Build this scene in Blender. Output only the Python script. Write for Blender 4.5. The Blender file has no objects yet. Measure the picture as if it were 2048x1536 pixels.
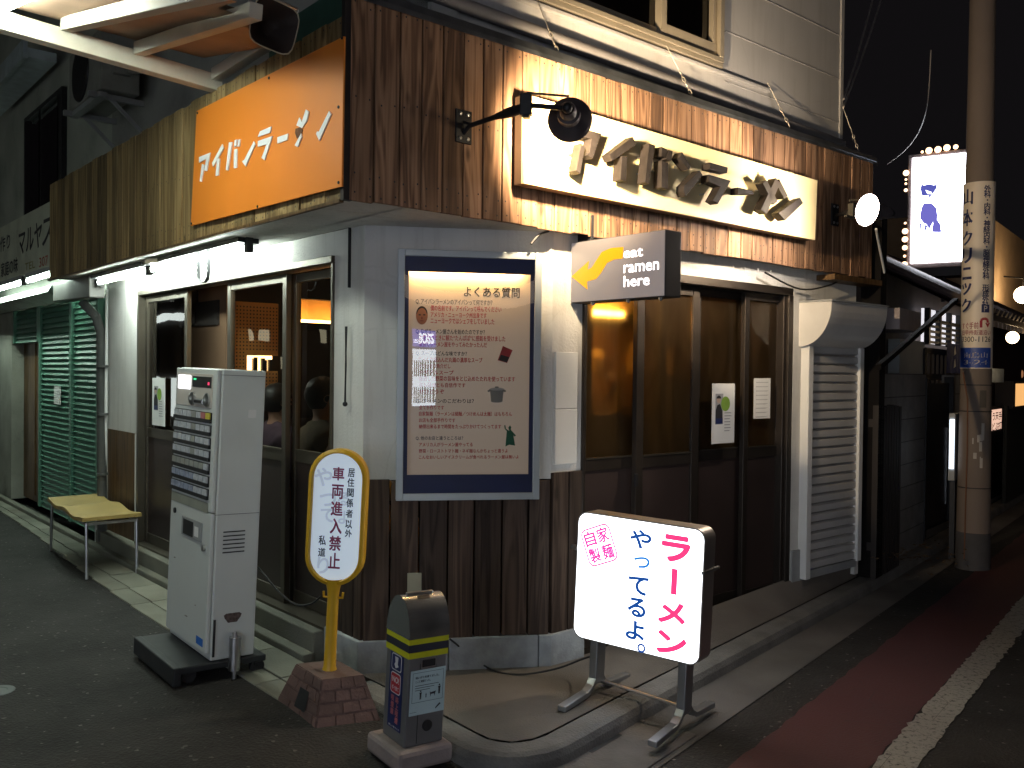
import bpy, math, random
import numpy as np
from mathutils import Vector, Matrix
from math import radians, degrees, sin, cos, pi, atan2
random.seed(11)
D = bpy.data
SC = bpy.context.scene
COL = SC.collection

# ---------------------------------------------------------------- camera, world, exposure
FOC, PITCH, ROLL, EYE = 1793.0, radians(.769), radians(.648), 1.5
_cp, _sp, _cr, _sr = cos(PITCH), sin(PITCH), cos(ROLL), sin(ROLL)
CAMM = Matrix(((_cr, 0, _sr), (0, 1, 0), (-_sr, 0, _cr))) @ Matrix(((1, 0, 0), (0, _cp, -_sp), (0, _sp, _cp)))
cam_data = D.cameras.new('camera')
cam_data.sensor_width = 36
cam_data.lens = FOC / 2048 * 36
cam_data.clip_start = .05
cam_data.clip_end = 400
cam = D.objects.new('camera', cam_data)
COL.objects.link(cam)
_r = Matrix((CAMM[0], CAMM[2], -CAMM[1])).transposed().to_4x4()
cam.matrix_world = Matrix.Translation((0, 0, EYE)) @ _r
SC.camera = cam
world = D.worlds.new('World')
SC.world = world
world.use_nodes = True
_bg = world.node_tree.nodes['Background']
_bg.inputs[0].default_value = (.85, .75, .85, 1)
_bg.inputs[1].default_value = .005
SC.view_settings.view_transform = 'Standard'
SC.view_settings.look = 'None'
SC.view_settings.exposure = .22
SC.view_settings.gamma = 1
SC.cycles.use_denoising = True
SC.cycles.max_bounces = 7
SC.cycles.diffuse_bounces = 4
SC.cycles.transparent_max_bounces = 12
SC.cycles.sample_clamp_indirect = 6
SC.cycles.caustics_reflective = False
SC.cycles.caustics_refractive = False
# light levels (the lamps themselves are built further down)
L_TUBE = 92.0       # fluorescent tubes under the shop soffit
L_AWN = 66.0        # twin tube under the canopy
L_SPOT = 400.0       # watts of each sign spotlight
L_SIGN = 3.2        # standing light box
L_WARM = 12.0        # warm strips inside the shop

# ---------------------------------------------------------------- geometry helpers
EYEV = Vector((0, 0, EYE))
def ray(x, y):
    return CAMM.transposed() @ Vector(((x - 1024) / FOC, 1, (768 - y) / FOC))
def gp(x, y, z=0.0):                       # ground point: where the sight line meets height z
    r = ray(x, y)
    return EYEV + r * ((z - EYE) / r.z)
def dp(x, y, depth):                       # point at a given depth
    r = ray(x, y)
    return EYEV + r * (depth / r.y)
def az(a):
    return Vector((sin(radians(a)), cos(radians(a)), 0))
def azof(a, b):
    v = b - a
    return degrees(atan2(v.x, v.y))

class Fr:                                  # a vertical reference plane: x along it, y inward, z up
    def __init__(s, o, x):
        s.o = Vector(o); s.x = Vector(x).normalized(); s.y = Vector((-s.x.y, s.x.x, 0))
        s.m = Matrix(((s.x.x, s.y.x, 0, s.o.x), (s.x.y, s.y.y, 0, s.o.y), (0, 0, 1, s.o.z), (0, 0, 0, 1)))
    def S(s, px, py, o=0.0):
        r = ray(px, py); n = -s.y
        t = ((s.o + n * o - EYEV).dot(n)) / r.dot(n)
        q = EYEV + r * t
        return ((q - s.o).dot(s.x), q.z - s.o.z)
    def w(s, a, o=0.0, z=0.0):
        return s.m @ Vector((a, -o, z))
    def loc(s, p):
        return s.m.inverted() @ Vector(p)

U, V = az(49.44), az(-40.56)
PA = gp(722, 1344)
CH = Fr(PA, az(81))
PB = CH.w(CH.S(1097, 1315)[0])
_d = PB - PA
_det = (-V.x) * U.y - U.x * (-V.y)
_s = (_d.x * U.y - U.x * _d.y) / _det
PC = PA - V * _s
RF = Fr(PC, U)
LF = Fr(PC, -V)
WF = Fr((0, 0, 0), (1, 0, 0))
QF = Fr(RF.w(4.0), az(38.15))
OR, OL = .10, .45                          # how far the fascia boards stand out from the walls

def smooth(t):
    t = max(0, min(1, t)); return t * t * (3 - 2 * t)
def road_z(p):
    v = (Vector((p[0], p[1], 0)) - PC).dot(V)
    u = (Vector((p[0], p[1], 0)) - PC).dot(U)
    return -.08 + .07 * smooth((v + .75) / 1.1) * smooth((.12 - u) / .45)
def wall_rise(s):
    return max(0, .066 * (s - 1.0))

REFM = {}
def setm(o, m, tilt=None):
    REFM[o.name] = m.copy()
    o.matrix_world = (tilt @ m) if tilt else m
def prop(o, label=None, cat=None, group=None, kind=None):
    for k, v in (('label', label), ('category', cat), ('group', group), ('kind', kind)):
        if v: o[k] = v
    return o
def tilt_about(p, deg, axis):
    return Matrix.Translation(p) @ Matrix.Rotation(radians(deg), 4, axis) @ Matrix.Translation(-Vector(p))
def lean(p, deg):                          # lean to the viewer's right about the sight line
    a = Vector((p[0], p[1], 0)).normalized()
    return tilt_about(Vector(p), deg, a)
def thing(name, label, cat, fr, base=(0, 0, 0), group=None, tilt=None):
    e = D.objects.new(name, None)
    e.empty_display_size = .1
    COL.objects.link(e)
    setm(e, fr.m @ Matrix.Translation((base[0], -base[1], base[2])), tilt)
    return prop(e, label, cat, group)

class MB:
    def __init__(s, fr=WF):
        s.fr = fr; s.v = []; s.f = []; s.m = []; s.r = []; s.mi = 0; s.rv = 0.0
    def add(s, vs, fs, mi=None):
        b = len(s.v); s.v += [tuple(v) for v in vs]
        for f in fs:
            s.f.append(tuple(b + i for i in f)); s.m.append(s.mi if mi is None else mi); s.r.append(s.rv)
        return s
    def poly(s, pts, mi=None):
        return s.add(pts, [tuple(range(len(pts)))], mi)
    def box(s, x0, x1, o0, o1, z0, z1, mi=None):   # o = distance outward from the plane
        y0, y1 = -o1, -o0
        vs = [(x, y, z) for x in (x0, x1) for y in (y0, y1) for z in (z0, z1)]
        return s.add(vs, [(0, 1, 3, 2), (4, 6, 7, 5), (0, 4, 5, 1), (2, 3, 7, 6), (0, 2, 6, 4), (1, 5, 7, 3)], mi)
    def prism(s, pts, o0, o1, mi=None):            # outline in (x,z) pushed from o0 out to o1
        a = sum(pts[i][0] * pts[(i + 1) % len(pts)][1] - pts[(i + 1) % len(pts)][0] * pts[i][1] for i in range(len(pts)))
        if a < 0: pts = pts[::-1]
        n = len(pts)
        vs = [(x, -o1, z) for x, z in pts] + [(x, -o0, z) for x, z in pts]
        fs = [tuple(range(n)), tuple(range(2 * n - 1, n - 1, -1))]
        fs += [(i, i + n, (i + 1) % n + n, (i + 1) % n) for i in range(n)]
        return s.add(vs, fs, mi)
    def bar(s, p, q, w, h, mi=None, up=(0, 0, 1)): # rectangular bar between two points of this frame
        p, q = Vector(p), Vector(q); d = (q - p).normalized(); u = Vector(up)
        a = d.cross(u).normalized(); b = a.cross(d).normalized()
        vs = [e + a * (w / 2) * i + b * (h / 2) * j for e in (p, q) for i, j in ((-1, -1), (1, -1), (1, 1), (-1, 1))]
        return s.add(vs, [(3, 2, 1, 0), (4, 5, 6, 7), (0, 1, 5, 4), (1, 2, 6, 5), (2, 3, 7, 6), (3, 0, 4, 7)], mi)
    def tube(s, pts, r, n=8, mi=None, cap=True):
        pts = [Vector(p) for p in pts]; k = len(pts)
        rs = r if isinstance(r, (list, tuple)) else [r] * k
        vs = []; pa = None
        for i, p in enumerate(pts):
            d = (pts[min(i + 1, k - 1)] - pts[max(i - 1, 0)]).normalized()
            if pa is None:
                h = Vector((0, 0, 1)) if abs(d.z) < .9 else Vector((1, 0, 0))
                pa = d.cross(h).normalized()
            pa = (pa - d * pa.dot(d)).normalized(); b = d.cross(pa)
            for j in range(n):
                t = 2 * pi * j / n
                vs.append(p + (pa * cos(t) + b * sin(t)) * rs[i])
        fs = [(i * n + j, i * n + (j + 1) % n, (i + 1) * n + (j + 1) % n, (i + 1) * n + j) for i in range(k - 1) for j in range(n)]
        if cap: fs += [tuple(range(n - 1, -1, -1)), tuple(range((k - 1) * n, k * n))]
        return s.add(vs, fs, mi)
    def lathe(s, prof, base, axis=(0, 0, 1), n=24, mi=None):   # prof: (radius, height) along axis
        a = Vector(axis).normalized(); b0 = Vector(base)
        h = Vector((0, 0, 1)) if abs(a.z) < .9 else Vector((1, 0, 0))
        e1 = a.cross(h).normalized(); e2 = a.cross(e1)
        vs = [b0 + a * z + (e1 * cos(2 * pi * j / n) + e2 * sin(2 * pi * j / n)) * max(r, 1e-4) for r, z in prof for j in range(n)]
        k = len(prof)
        fs = [(i * n + j, i * n + (j + 1) % n, (i + 1) * n + (j + 1) % n, (i + 1) * n + j) for i in range(k - 1) for j in range(n)]
        return s.add(vs, fs, mi)
    def ball(s, c, r, n=12, mi=None):
        prof = [(r * sin(pi * i / n), -r * cos(pi * i / n)) for i in range(n + 1)]
        return s.lathe(prof, c, n=n * 2, mi=mi)
    def text(s, body, x0, x1, z0, z1, o, mi=None, bold=0.0, fmap=None, flip=False):
        if bold > 0:
            w_ = abs(x1 - x0) / max(len(body), 1); b = bold * min(w_, abs(z1 - z0)) * .55; sg = 1 if x1 > x0 else -1
            ring_ = [(b * cos(pi * q / 6), b * sin(pi * q / 6)) for q in range(12)] + [(0, 0)] if bold >= .06 and len(body) == 1 else ((-b, b), (b, b), (-b, -b), (b, -b), (0, 0))
            for k_, (dx, dz) in enumerate(ring_):
                self_o = o + .00006 * k_
                s.text(body, x0 + b * sg + dx, x1 - b * sg + dx, z0 + b + dz, z1 - b + dz, self_o, mi, 0, (lambda p, q, fm=fmap, e=k_: fm(p, q)) if fmap else None)
            return s
        vs, fs, bb = glyphs(body, 0)
        w, h = max(bb[2] - bb[0], 1e-6), max(bb[3] - bb[1], 1e-6)
        out = []
        for x, y in vs:
            a = x0 + (x - bb[0]) / w * (x1 - x0); c = z0 + (y - bb[1]) / h * (z1 - z0)
            out.append(fmap(a, c) if fmap else (a, -o, c))
        return s.add(out, fs, mi)
    def textc(s, body, x, z, size, o, mi=None, bold=0.0, sx=1.0, fmap=None):  # natural shape, centred on (x, z), em size
        if bold > 0:
            b = bold * size * .6
            for k_, (dx, dz) in enumerate(((-b, b), (b, b), (-b, -b), (b, -b), (0, 0))): s.textc(body, x + dx, z + dz, size, o + .00012 * k_, mi, 0, sx, fmap)
            return s
        vs, fs, bb = glyphs(body, 0)
        cx, cy = (bb[0] + bb[2]) / 2, (bb[1] + bb[3]) / 2
        out = []
        for a, b in vs:
            p, q = x + (a - cx) * size * sx, z + (b - cy) * size
            out.append(fmap(p, q) if fmap else (p, -o, q))
        return s.add(out, fs, mi)
    def vtext(s, body, x, ztop, size, pitch, o, mi=None, bold=0.0, sx=1.0, fmap=None, dx=0.0):
        for i, ch in enumerate(body):
            if ch.strip():
                zc = ztop - pitch * (i + .5)
                if ch == 'ー':
                    q = [(x + dx * i + u * size * sx, zc + w * size) for u, w in ((-.06 - bold, -.4), (.06 + bold, -.4), (.06 + bold, .4), (-.06 - bold, .4))]
                    s.poly([fmap(*p) if fmap else (p[0], -o, p[1]) for p in q], mi)
                else:
                    s.textc(ch, x + dx * i, zc, size, o, mi, bold, sx, fmap)
        return s
    def build(s, name, mats, parent=None, label=None, base=(0, 0, 0), tilt=None, bevel=0, smoothf=False, kind=None, cat=None, group=None, auto=None):
        if not isinstance(mats, (list, tuple)): mats = [mats]
        if parent is not None: ref = REFM[parent.name]
        else: ref = s.fr.m @ Matrix.Translation((base[0], -base[1], base[2]))
        T = ref.inverted() @ s.fr.m
        me = D.meshes.new(name)
        me.from_pydata([T @ Vector(v) for v in s.v], [], s.f)
        for m in mats: me.materials.append(m)
        me.polygons.foreach_set('material_index', s.m)
        at = me.attributes.new('rnd', 'FLOAT', 'FACE')
        at.data.foreach_set('value', s.r)
        if smoothf: me.polygons.foreach_set('use_smooth', [True] * len(s.f))
        me.update()
        o = D.objects.new(name, me)
        COL.objects.link(o)
        if parent is not None:
            o.parent = parent; REFM[o.name] = ref
        else:
            setm(o, ref, tilt)
        if bevel:
            b = o.modifiers.new('bevel', 'BEVEL'); b.width = bevel; b.segments = 2; b.limit_method = 'ANGLE'; b.angle_limit = radians(40)
        if auto:
            me.polygons.foreach_set('use_smooth', [True] * len(s.f))
            me.set_sharp_from_angle(angle=radians(auto))
        return prop(o, label, cat, group, kind)

_GL = {}
_fc = D.curves.new('lettering', 'FONT')
_fo = D.objects.new('lettering', _fc)
COL.objects.link(_fo)
def glyphs(body, bold=0.0):
    k = (body, bold)
    if k not in _GL:
        _fc.body = body; _fc.size = 1; _fc.offset = bold; _fc.resolution_u = 3; _fc.fill_mode = 'BOTH'
        bpy.context.view_layer.update()
        me = _fo.to_mesh()
        vs = [(v.co.x, v.co.y) for v in me.vertices]; fs = [tuple(p.vertices) for p in me.polygons]
        _fo.to_mesh_clear()
        xs = [v[0] for v in vs] or [0, 1]; ys = [v[1] for v in vs] or [0, 1]
        _GL[k] = (vs, fs, (min(xs), min(ys), max(xs), max(ys)))
    return _GL[k]

def copy_tree(o, parent=None):
    c = o.copy(); COL.objects.link(c)
    if parent is not None: c.parent = parent
    REFM[c.name] = REFM.get(o.name, Matrix())
    for ch in list(o.children): copy_tree(ch, c)
    return c
def quad_px(fr, pts, o):
    return [fr.S(x, y, o) for x, y in pts]

# ---------------------------------------------------------------- materials
def _nt(name):
    m = D.materials.new(name); m.use_nodes = True
    nt = m.node_tree; b = nt.nodes['Principled BSDF']
    return m, nt, b
def _n(nt, t, **k):
    n = nt.nodes.new(t)
    for a, v in k.items(): setattr(n, a, v)
    return n
def mat(name, col, rough=.6, metal=0.0, var=.18, scale=6.0, bump=0.0, bscale=60.0, spec=.5, coat=0.0, stretch=(1, 1, 1), dirt=0.0, dcol=(.03, .025, .02), rvar=.0, streak=.0):
    m, nt, b = _nt(name)
    tc = _n(nt, 'ShaderNodeTexCoord'); mp = _n(nt, 'ShaderNodeMapping'); mp.inputs['Scale'].default_value = stretch
    nt.links.new(tc.outputs['Object'], mp.inputs['Vector'])
    nz = _n(nt, 'ShaderNodeTexNoise'); nz.inputs['Scale'].default_value = scale; nz.inputs['Detail'].default_value = 6
    nt.links.new(mp.outputs[0], nz.inputs['Vector'])
    hi = tuple(min(1, c * (1 + var)) for c in col) + (1,); lo = tuple(c * (1 - var) for c in col) + (1,)
    rp = _n(nt, 'ShaderNodeValToRGB'); rp.color_ramp.elements[0].position = .3; rp.color_ramp.elements[1].position = .7
    rp.color_ramp.elements[0].color = lo; rp.color_ramp.elements[1].color = hi
    nt.links.new(nz.outputs['Fac'], rp.inputs[0])
    out = rp.outputs[0]
    if dirt:
        n2 = _n(nt, 'ShaderNodeTexNoise'); n2.inputs['Scale'].default_value = scale * .45; n2.inputs['Detail'].default_value = 9; n2.inputs['Roughness'].default_value = .7
        nt.links.new(tc.outputs['Object'], n2.inputs['Vector'])
        r2 = _n(nt, 'ShaderNodeMapRange'); r2.inputs[1].default_value = .52; r2.inputs[2].default_value = .75; r2.inputs[4].default_value = dirt
        nt.links.new(n2.outputs['Fac'], r2.inputs[0])
        mx = _n(nt, 'ShaderNodeMix', data_type='RGBA')
        nt.links.new(r2.outputs[0], mx.inputs['Factor']); nt.links.new(out, mx.inputs['A']); mx.inputs['B'].default_value = dcol + (1,)
        out = mx.outputs['Result']
    if streak:
        m4 = _n(nt, 'ShaderNodeMapping'); m4.inputs['Scale'].default_value = (1, 1, .07)
        nt.links.new(tc.outputs['Object'], m4.inputs['Vector'])
        n4 = _n(nt, 'ShaderNodeTexNoise'); n4.inputs['Scale'].default_value = 14; n4.inputs['Detail'].default_value = 6; n4.inputs['Roughness'].default_value = .65
        nt.links.new(m4.outputs[0], n4.inputs['Vector'])
        r4 = _n(nt, 'ShaderNodeMapRange'); r4.inputs[1].default_value = .5; r4.inputs[2].default_value = .72; r4.inputs[4].default_value = streak
        nt.links.new(n4.outputs['Fac'], r4.inputs[0])
        v4 = _n(nt, 'ShaderNodeTexVoronoi', feature='DISTANCE_TO_EDGE'); v4.inputs['Scale'].default_value = 1.3
        d4 = _n(nt, 'ShaderNodeMix', data_type='RGBA'); d4.inputs['Factor'].default_value = .12
        nt.links.new(tc.outputs['Object'], d4.inputs['A']); nt.links.new(nz.outputs['Color'], d4.inputs['B']); nt.links.new(d4.outputs['Result'], v4.inputs['Vector'])
        c4 = _n(nt, 'ShaderNodeMapRange'); c4.inputs[1].default_value = .0; c4.inputs[2].default_value = .006; c4.inputs[3].default_value = .16; c4.inputs[4].default_value = 0
        nt.links.new(v4.outputs['Distance'], c4.inputs[0])
        a4 = _n(nt, 'ShaderNodeMath', operation='MAXIMUM'); nt.links.new(r4.outputs[0], a4.inputs[0]); nt.links.new(c4.outputs[0], a4.inputs[1])
        x4 = _n(nt, 'ShaderNodeMix', data_type='RGBA')
        nt.links.new(a4.outputs[0], x4.inputs['Factor']); nt.links.new(out, x4.inputs['A']); x4.inputs['B'].default_value = dcol + (1,)
        out = x4.outputs['Result']
    if rvar:
        at = _n(nt, 'ShaderNodeAttribute', attribute_name='rnd')
        mr = _n(nt, 'ShaderNodeMapRange'); mr.inputs[3].default_value = 1 - rvar; mr.inputs[4].default_value = 1 + rvar
        nt.links.new(at.outputs['Fac'], mr.inputs[0])
        vm = _n(nt, 'ShaderNodeVectorMath', operation='SCALE')
        nt.links.new(out, vm.inputs[0]); nt.links.new(mr.outputs[0], vm.inputs['Scale'])
        out = vm.outputs[0]
    nt.links.new(out, b.inputs['Base Color'])
    b.inputs['Roughness'].default_value = rough; b.inputs['Metallic'].default_value = metal
    b.inputs['Specular IOR Level'].default_value = spec; b.inputs['Coat Weight'].default_value = coat
    if rough < .6:
        rr = _n(nt, 'ShaderNodeMapRange'); rr.inputs[3].default_value = rough * .8; rr.inputs[4].default_value = min(1, rough * 1.35)
        nt.links.new(nz.outputs['Fac'], rr.inputs[0]); nt.links.new(rr.outputs[0], b.inputs['Roughness'])
    if bump:
        n3 = _n(nt, 'ShaderNodeTexNoise'); n3.inputs['Scale'].default_value = bscale; n3.inputs['Detail'].default_value = 5
        nt.links.new(mp.outputs[0], n3.inputs['Vector'])
        bp = _n(nt, 'ShaderNodeBump'); bp.inputs['Strength'].default_value = bump; bp.inputs['Distance'].default_value = .01
        nt.links.new(n3.outputs['Fac'], bp.inputs['Height']); nt.links.new(bp.outputs[0], b.inputs['Normal'])
    return m
def wood(name, dark, mid, light, rough=.7, grain=1.0, knots=True):
    m, nt, b = _nt(name)
    tc = _n(nt, 'ShaderNodeTexCoord'); at = _n(nt, 'ShaderNodeAttribute', attribute_name='rnd')
    of = _n(nt, 'ShaderNodeVectorMath', operation='SCALE'); of.inputs[0].default_value = (17.3, 5.1, 31.7)
    nt.links.new(at.outputs['Fac'], of.inputs['Scale'])
    ad = _n(nt, 'ShaderNodeVectorMath', operation='ADD')
    nt.links.new(tc.outputs['Object'], ad.inputs[0]); nt.links.new(of.outputs[0], ad.inputs[1])
    def noise(sc, scale, det, dist=0.0):
        mp = _n(nt, 'ShaderNodeMapping'); mp.inputs['Scale'].default_value = sc
        nt.links.new(ad.outputs[0], mp.inputs['Vector'])
        z = _n(nt, 'ShaderNodeTexNoise'); z.inputs['Scale'].default_value = scale; z.inputs['Detail'].default_value = det; z.inputs['Distortion'].default_value = dist
        nt.links.new(mp.outputs[0], z.inputs['Vector']); return z.outputs['Fac']
    a = noise((1, 1, .075), 12, 2, .8)            # broad figure: contour lines of this field are the grain
    wv = _n(nt, 'ShaderNodeMath', operation='MULTIPLY'); wv.inputs[1].default_value = 30
    nt.links.new(a, wv.inputs[0])
    sn = _n(nt, 'ShaderNodeMath', operation='SINE'); nt.links.new(wv.outputs[0], sn.inputs[0])
    mr = _n(nt, 'ShaderNodeMapRange'); mr.inputs[1].default_value = -1; nt.links.new(sn.outputs[0], mr.inputs[0])
    fine = noise((1, 1, .018), 120, 5)
    mx = _n(nt, 'ShaderNodeMix', data_type='FLOAT'); mx.inputs[0].default_value = .55
    nt.links.new(mr.outputs[0], mx.inputs[2]); nt.links.new(fine, mx.inputs[3])
    rp = _n(nt, 'ShaderNodeValToRGB'); e = rp.color_ramp.elements
    e[0].position = .18; e[0].color = dark + (1,); e[1].position = .84; e[1].color = light + (1,)
    k = e.new(.5); k.color = mid + (1,)
    nt.links.new(mx.outputs[0], rp.inputs[0])
    pl = _n(nt, 'ShaderNodeMapRange'); pl.inputs[3].default_value = .55; pl.inputs[4].default_value = 1.4
    nt.links.new(at.outputs['Fac'], pl.inputs[0])
    blot = noise((1, 1, .5), 2.2, 3)
    bm = _n(nt, 'ShaderNodeMapRange'); bm.inputs[1].default_value = .3; bm.inputs[2].default_value = .7; bm.inputs[3].default_value = .7; bm.inputs[4].default_value = 1.2
    nt.links.new(blot, bm.inputs[0])
    mu = _n(nt, 'ShaderNodeMath', operation='MULTIPLY'); nt.links.new(pl.outputs[0], mu.inputs[0]); nt.links.new(bm.outputs[0], mu.inputs[1])
    vm = _n(nt, 'ShaderNodeVectorMath', operation='SCALE'); nt.links.new(rp.outputs[0], vm.inputs[0]); nt.links.new(mu.outputs[0], vm.inputs['Scale'])
    nt.links.new(vm.outputs[0], b.inputs['Base Color'])
    kv = _n(nt, 'ShaderNodeTexVoronoi'); kv.inputs['Scale'].default_value = 5.5
    km = _n(nt, 'ShaderNodeMapping'); km.inputs['Scale'].default_value = (1, 1, .45); nt.links.new(ad.outputs[0], km.inputs['Vector']); nt.links.new(km.outputs[0], kv.inputs['Vector'])
    kr = _n(nt, 'ShaderNodeMapRange'); kr.inputs[1].default_value = .05; kr.inputs[2].default_value = .12; kr.inputs[3].default_value = .8; kr.inputs[4].default_value = 0
    nt.links.new(kv.outputs['Distance'], kr.inputs[0])
    kx = _n(nt, 'ShaderNodeMix', data_type='RGBA'); nt.links.new(kr.outputs[0], kx.inputs['Factor']); nt.links.new(vm.outputs[0], kx.inputs['A']); kx.inputs['B'].default_value = tuple(c * .5 for c in dark) + (1,)
    nt.links.new(kx.outputs['Result'], b.inputs['Base Color'])
    b.inputs['Roughness'].default_value = rough; b.inputs['Specular IOR Level'].default_value = .3
    bp = _n(nt, 'ShaderNodeBump'); bp.inputs['Strength'].default_value = .35 * grain; bp.inputs['Distance'].default_value = .004
    nt.links.new(mx.outputs[0], bp.inputs['Height']); nt.links.new(bp.outputs[0], b.inputs['Normal'])
    return m
def emit(name, col, strength, base=None):
    m, nt, b = _nt(name)
    b.inputs['Base Color'].default_value = (base or col) + (1,)
    b.inputs['Emission Color'].default_value = col + (1,); b.inputs['Emission Strength'].default_value = strength
    b.inputs['Roughness'].default_value = .35
    return m
def glass(name, tint=(1, 1, 1), ior=1.55, rough=.01, wav=0.0):
    m = D.materials.new(name); m.use_nodes = True; nt = m.node_tree; nt.nodes.clear()
    o = _n(nt, 'ShaderNodeOutputMaterial'); mx = _n(nt, 'ShaderNodeMixShader'); fr = _n(nt, 'ShaderNodeFresnel'); fr.inputs[0].default_value = ior
    tr = _n(nt, 'ShaderNodeBsdfTransparent'); tr.inputs[0].default_value = tint + (1,)
    gl = _n(nt, 'ShaderNodeBsdfGlossy'); gl.inputs['Roughness'].default_value = rough
    nt.links.new(fr.outputs[0], mx.inputs[0]); nt.links.new(tr.outputs[0], mx.inputs[1]); nt.links.new(gl.outputs[0], mx.inputs[2])
    nt.links.new(mx.outputs[0], o.inputs[0])
    if wav:
        tc = _n(nt, 'ShaderNodeTexCoord'); nz = _n(nt, 'ShaderNodeTexNoise'); nz.inputs['Scale'].default_value = 3.0; nz.inputs['Detail'].default_value = 1
        nt.links.new(tc.outputs['Object'], nz.inputs['Vector'])
        bp = _n(nt, 'ShaderNodeBump'); bp.inputs['Strength'].default_value = wav; bp.inputs['Distance'].default_value = .02
        nt.links.new(nz.outputs['Fac'], bp.inputs['Height']); nt.links.new(bp.outputs[0], gl.inputs['Normal']); nt.links.new(bp.outputs[0], fr.inputs['Normal'])
    return m
def frosted(name, col, rough=.55):
    m, nt, b = _nt(name)
    b.inputs['Base Color'].default_value = col + (1,); b.inputs['Transmission Weight'].default_value = .92
    b.inputs['Roughness'].default_value = rough; b.inputs['IOR'].default_value = 1.15
    b.inputs['Coat Weight'].default_value = .6; b.inputs['Coat Roughness'].default_value = .06
    tc = _n(nt, 'ShaderNodeTexCoord'); mp = _n(nt, 'ShaderNodeMapping'); mp.inputs['Scale'].default_value = (1, 1, .35)
    nt.links.new(tc.outputs['Object'], mp.inputs['Vector'])
    nz = _n(nt, 'ShaderNodeTexNoise'); nz.inputs['Scale'].default_value = 4; nz.inputs['Detail'].default_value = 8; nz.inputs['Distortion'].default_value = 1.0
    nt.links.new(mp.outputs[0], nz.inputs['Vector'])
    rp = _n(nt, 'ShaderNodeValToRGB'); rp.color_ramp.elements[0].position = .32; rp.color_ramp.elements[1].position = .68
    rp.color_ramp.elements[0].color = tuple(c * .55 for c in col) + (1,); rp.color_ramp.elements[1].color = tuple(c * 1.25 for c in col) + (1,)
    nt.links.new(nz.outputs['Fac'], rp.inputs[0]); nt.links.new(rp.outputs[0], b.inputs['Base Color'])
    return m
def asphalt(name, col, speck=(.22, .21, .19)):
    m, nt, b = _nt(name)
    tc = _n(nt, 'ShaderNodeTexCoord')
    a = _n(nt, 'ShaderNodeTexNoise'); a.inputs['Scale'].default_value = 1.6; a.inputs['Detail'].default_value = 12; a.inputs['Roughness'].default_value = .72
    v = _n(nt, 'ShaderNodeTexVoronoi'); v.inputs['Scale'].default_value = 75
    f = _n(nt, 'ShaderNodeTexNoise'); f.inputs['Scale'].default_value = 95; f.inputs['Detail'].default_value = 4
    for q in (a, v, f): nt.links.new(tc.outputs['Object'], q.inputs['Vector'])
    rp = _n(nt, 'ShaderNodeValToRGB'); rp.color_ramp.elements[0].position = .3; rp.color_ramp.elements[1].position = .72
    rp.color_ramp.elements[0].color = tuple(c * .45 for c in col) + (1,); rp.color_ramp.elements[1].color = tuple(c * 1.7 for c in col) + (1,)
    nt.links.new(a.outputs['Fac'], rp.inputs[0])
    cr = _n(nt, 'ShaderNodeValToRGB'); cr.color_ramp.elements[0].position = .90; cr.color_ramp.elements[1].position = .99
    nt.links.new(v.outputs['Color'], cr.inputs[0])
    mx = _n(nt, 'ShaderNodeMix', data_type='RGBA'); nt.links.new(cr.outputs[0], mx.inputs['Factor']); nt.links.new(rp.outputs[0], mx.inputs['A']); mx.inputs['B'].default_value = speck + (1,)
    nt.links.new(mx.outputs['Result'], b.inputs['Base Color'])
    b.inputs['Roughness'].default_value = .82; b.inputs['Specular IOR Level'].default_value = .35
    ad = _n(nt, 'ShaderNodeMath', operation='ADD'); nt.links.new(v.outputs['Distance'], ad.inputs[0]); nt.links.new(f.outputs['Fac'], ad.inputs[1])
    bp = _n(nt, 'ShaderNodeBump'); bp.inputs['Strength'].default_value = .7; bp.inputs['Distance'].default_value = .008
    nt.links.new(ad.outputs[0], bp.inputs['Height']); nt.links.new(bp.outputs[0], b.inputs['Normal'])
    return m
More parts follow.
